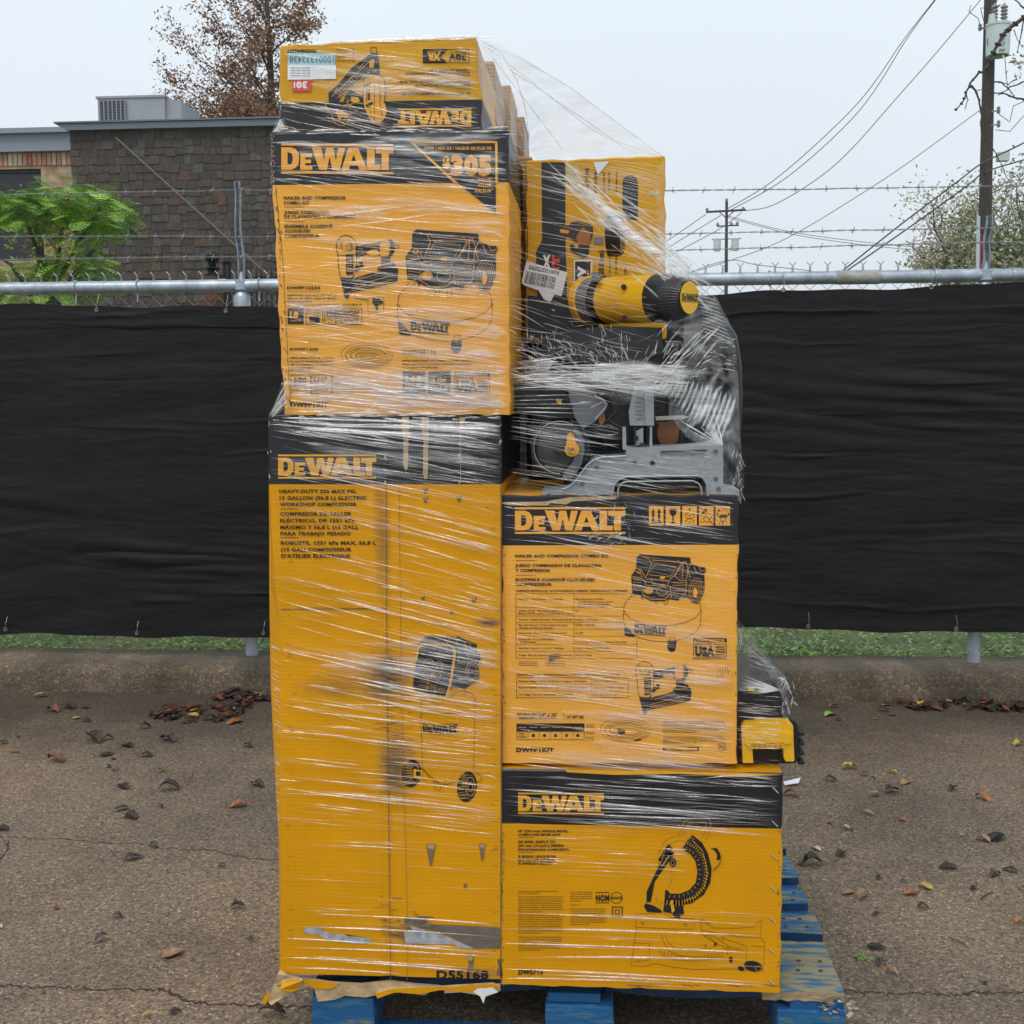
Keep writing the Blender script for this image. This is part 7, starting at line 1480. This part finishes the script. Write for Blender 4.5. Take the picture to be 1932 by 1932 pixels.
for x, y, s, c, st in ((300,620,26,'reddish brown',0),(385,600,28,'dark brown',0),(480,602,14,'dark brown',1),(430,660,13,'yellow',0),(485,676,17,'dark brown',0),(815,716,20,'dark brown',1),(100,765,9,'dark brown',1),(525,785,44,'dark brown',0),(610,778,16,'dark brown',0),(712,815,24,'dark brown',0),(945,785,34,'dark brown',1),(20,800,16,'dark brown',1),(80,850,14,'orange',0),(315,900,38,'reddish brown',1),(600,866,22,'dark brown',1),(635,890,11,'dark brown',0),(825,872,22,'dark brown',1),(1392,818,20,'dark brown',0),(610,932,11,'dark brown',0),(640,952,9,'reddish brown',0),(905,958,17,'reddish brown',0),(225,992,7,'dark brown',0),(690,1046,30,'dark brown',1),(950,1062,36,'dark brown',1),(1445,1036,28,'dark brown',1),(1315,685,28,'orange',0),(225,540,22,'tan',0)): LV.append((*zL(x, y), s, c, st, 'left'))
for x, y, s, c, st in ((20,195,24,'dark brown',1),(840,60,24,'dark brown',1),(900,112,34,'dark brown',0),(1108,45,14,'black',1),(1640,38,28,'orange',1),(1060,316,16,'dark brown',0),(920,398,30,'dark brown',1),(1528,446,13,'dark brown',0),(1150,492,9,'black',0),(392,742,12,'reddish brown',0),(812,804,20,'dark brown',0),(700,965,26,'dark brown',1),(1640,738,26,'dark brown',1),(1195,1060,36,'tan',1),(1718,960,14,'dark brown',1),(1020,1478,15,'yellow',1),(1210,1455,20,'dark brown',0),(1875,1490,48,'dark brown',1),(300,1322,10,'reddish brown',0),(2,870,12,'pale pink',0),(1158,786,7,'black',0)): LV.append((*zB(x, y), s, c, st, 'left'))
for x, y, s, c, st in ((625,770,24,'green',0),(685,802,11,'dark brown',0),(650,716,18,'reddish brown',0),(985,742,20,'dark brown',0),(1050,770,14,'reddish brown',0),(930,798,8,'orange',0),(755,1130,26,'yellow',0),(630,1214,20,'dark brown',0),(860,1174,16,'reddish brown',0),(910,1208,11,'black',0),(1050,1163,15,'yellow',0),(1135,1228,24,'tan',1),(930,1315,19,'tan',0),(1040,1292,32,'dark brown',0),(365,1312,26,'reddish brown',1),(1455,1272,22,'black',1),(1655,1337,28,'orange',1),(880,1436,17,'tan',0),(1115,1476,13,'orange',0),(618,1495,11,'orange',0),(735,1532,13,'yellow',1),(775,1540,9,'black',0),(535,1673,16,'pale pink',0),(700,1712,26,'dark brown',1),(490,1778,42,'black',1),(1515,1587,10,'yellow',0),(1750,1603,36,'black',1),(1655,1612,24,'tan',0),(1420,1797,28,'dark brown',1),(1740,1848,26,'dark brown',1),(1835,1817,24,'dark brown',0),(960,1866,11,'black',0),(1895,972,20,'yellow',0),(720,1175*0+1003*1,5,'black',0)): LV.append((*zR(x, y), s, c, st, 'right'))
for x, y, s, c, st in ((80,550,22,'tan',1),(235,590,28,'tan',1),(730,560,26,'orange',0),(890,490,24,'yellow',0),(870,705,20,'dark brown',0),(372,770,14,'dark brown',0),(370,1130,28,'black',1),(410,1300,22,'black',1),(540,1400,22,'tan',1),(1395,505,16,'black',0),(1525,1500,10,'black',0),(1880,860,20,'orange',0),(1900,510,14,'orange',0),(655,424,9,'black',0),(400,388,11,'black',0)): LV.append((*zD(x, y), s, c, st, 'right'))
r_ = random.Random(13); cnt = {}
SIZEW = lambda s: 'tiny' if s < 13 else ('small' if s < 22 else ('medium-sized' if s < 30 else 'large'))
def spot(u, v, side):
    row = 'near kerb' if v < 1372 else ('on far pavement' if v < 1500 else ('on middle pavement' if v < 1700 else 'on near pavement'))
    if side == 'left': c_ = 'at left edge' if u < 90 else ('well left of stack' if u < 300 else 'just left of stack')
    else: c_ = 'just right of stack' if u < 1620 else ('well right of stack' if u < 1800 else 'at right edge')
    return row+', '+c_
LV = [(u, v, s, c, st, side, SIZEW(s), spot(u, v, side)) for u, v, s, c, st, side in LV]
keyc = {}
for q in LV: keyc.setdefault((q[3], q[6], q[7]), []).append(q)
ORD = ['nearest camera', 'second nearest camera', 'third nearest camera', 'fourth nearest camera', 'fifth nearest camera', 'sixth nearest camera', 'seventh nearest camera', 'eighth nearest camera']
for q in LV:
    u, v, s, c, st, side, sw, sp = q; L3 = sorted(keyc[(c, sw, sp)], key=lambda t: -t[1]); extra = '' if len(L3) == 1 else ', '+(('leftmost of two' if u < [t for t in L3 if t is not q][0][0] else 'rightmost of two') if len(L3) == 2 else ORD[L3.index(q)])
    p = gp(u, v, .002); Lm = s*depth(p)/F*1.4; mb = MB(); yaw = r_.uniform(-.9, .9)+(math.pi if r_.random() < .5 else 0)
    leafmesh(mb, p, Lm, yaw, r_.uniform(.2, .75), st*r_.uniform(.3, 1.2), r_)
    tag(mb.build('fallen_leaf', LC[c], fixn=False), f'{sw} {c} leaf{" with stem" if st else ""} {sp}{extra}', 'leaf', 'fallen leaves scattered on the pavement')
def pile(lab, name, spots, n, sd, smax=36):
    rr = random.Random(sd); mb = MB()
    for _ in range(n):
        u, v, ru, rv, hz = rr.choice(spots); a = rr.uniform(0, 6.28); q = rr.random()**.5; p = gp(u+ru*q*math.cos(a), v+rv*q*math.sin(a), .002); p.z += (1-q)*hz*rr.random(); L = rr.uniform(12, smax)*depth(p)/F
        leafmesh(mb, p, L, rr.uniform(0, 6.28), rr.uniform(.1, .5), rr.choice((0, 0, .6)), rr, rr.choices((0, 1, 2, 3, 4), (12, 3, .5, .4, .3))[0])
    tag(mb.build(name, [LC[k] for k in ('dark brown', 'reddish brown', 'orange', 'yellow', 'tan')], fixn=False), lab, 'leaf litter', kind='stuff')
pile('heap of wet dark leaves at the kerb just left of the stack', 'leaf_heap', [(340,1350,50,16,.03),(400,1345,55,16,.04),(440,1328,40,14,.04),(450,1312,30,8,.03),(480,1318,26,6,.02),(310,1352,25,8,.01)], 150, 4)
pile('dark leaves gathered along the foot of the kerb right of the stack', 'leaf_litter', [(1700,1328,30,5,.02),(1740,1335,40,6,.02),(1850,1333,50,8,.03),(1800,1326,60,5,.02),(1900,1338,40,6,.03),(1940,1332,40,5,.02)], 95, 5)
t = MB(); t.tube([gp(*zD(1130,1012), .004), gp(*zD(1320,1088), .004)], .0012, 5); tag(t.build('twig', mat('twig_brown', (.12,.07,.03), .8)), 'thin brown twig lying on the near right pavement', 'twig')
t = MB(); t.tube([gp(*zD(1475,608), .004), gp(*zD(1600,532), .006)], .0016, 5); tag(t.build('twig', mat('twig_black', (.02,.015,.015), .8)), 'short black twig lying below a dark leaf, right pavement', 'twig')
t = MB(); c = gp(*zR(375,1232), .0); a, b = gp(*zR(322,1240), .006), gp(*zR(415,1225), .012)
t.prism([a, b, b+Vector((.012, .03, .008)), a+Vector((0, .03, .001))], [a-Vector((0,0,.001)), b-Vector((0,0,.001)), b+Vector((.012, .03, .007)), a+Vector((0, .03, 0))]); tag(t.build('paper_scrap', mat('scrap_paper', (.75,.75,.85), .6)), 'white scrap of paper on the pavement beside the mitre saw box', 'paper scrap')
mo = MB(); rr = random.Random(8)
for _ in range(90): u, v = zD(fr_.gauss(210, 40), fr_.gauss(1235, 25)); p = gp(u, v, .003); s = .004; mo.face([p+Vector((rr.uniform(-s, s), rr.uniform(-s, s), rr.uniform(0, s))) for _ in range(4)])
tag(mo.build('moss_clump', LC['green'], fixn=False), 'tiny clump of yellow-green moss beside a dark leaf, lower right', 'moss', kind='stuff')

# ================================================================== AIR
hz = MB(); hz.box((0, 70, 9.6), (300, 200, 21.2)); ho = hz.build('haze', bpy.data.materials.new('haze_air'))
hm = ho.data.materials[0]; hm.use_nodes = True; n = hm.node_tree; n.nodes.clear(); o_ = n.nodes.new('ShaderNodeOutputMaterial'); pv = n.nodes.new('ShaderNodeVolumePrincipled')
pv.inputs['Color'].default_value = (1, 1, 1, 1); pv.inputs['Density'].default_value = .0008; pv.inputs['Anisotropy'].default_value = .2; n.links.new(pv.outputs[0], o_.inputs['Volume'])
tag(ho, kind='stuff')
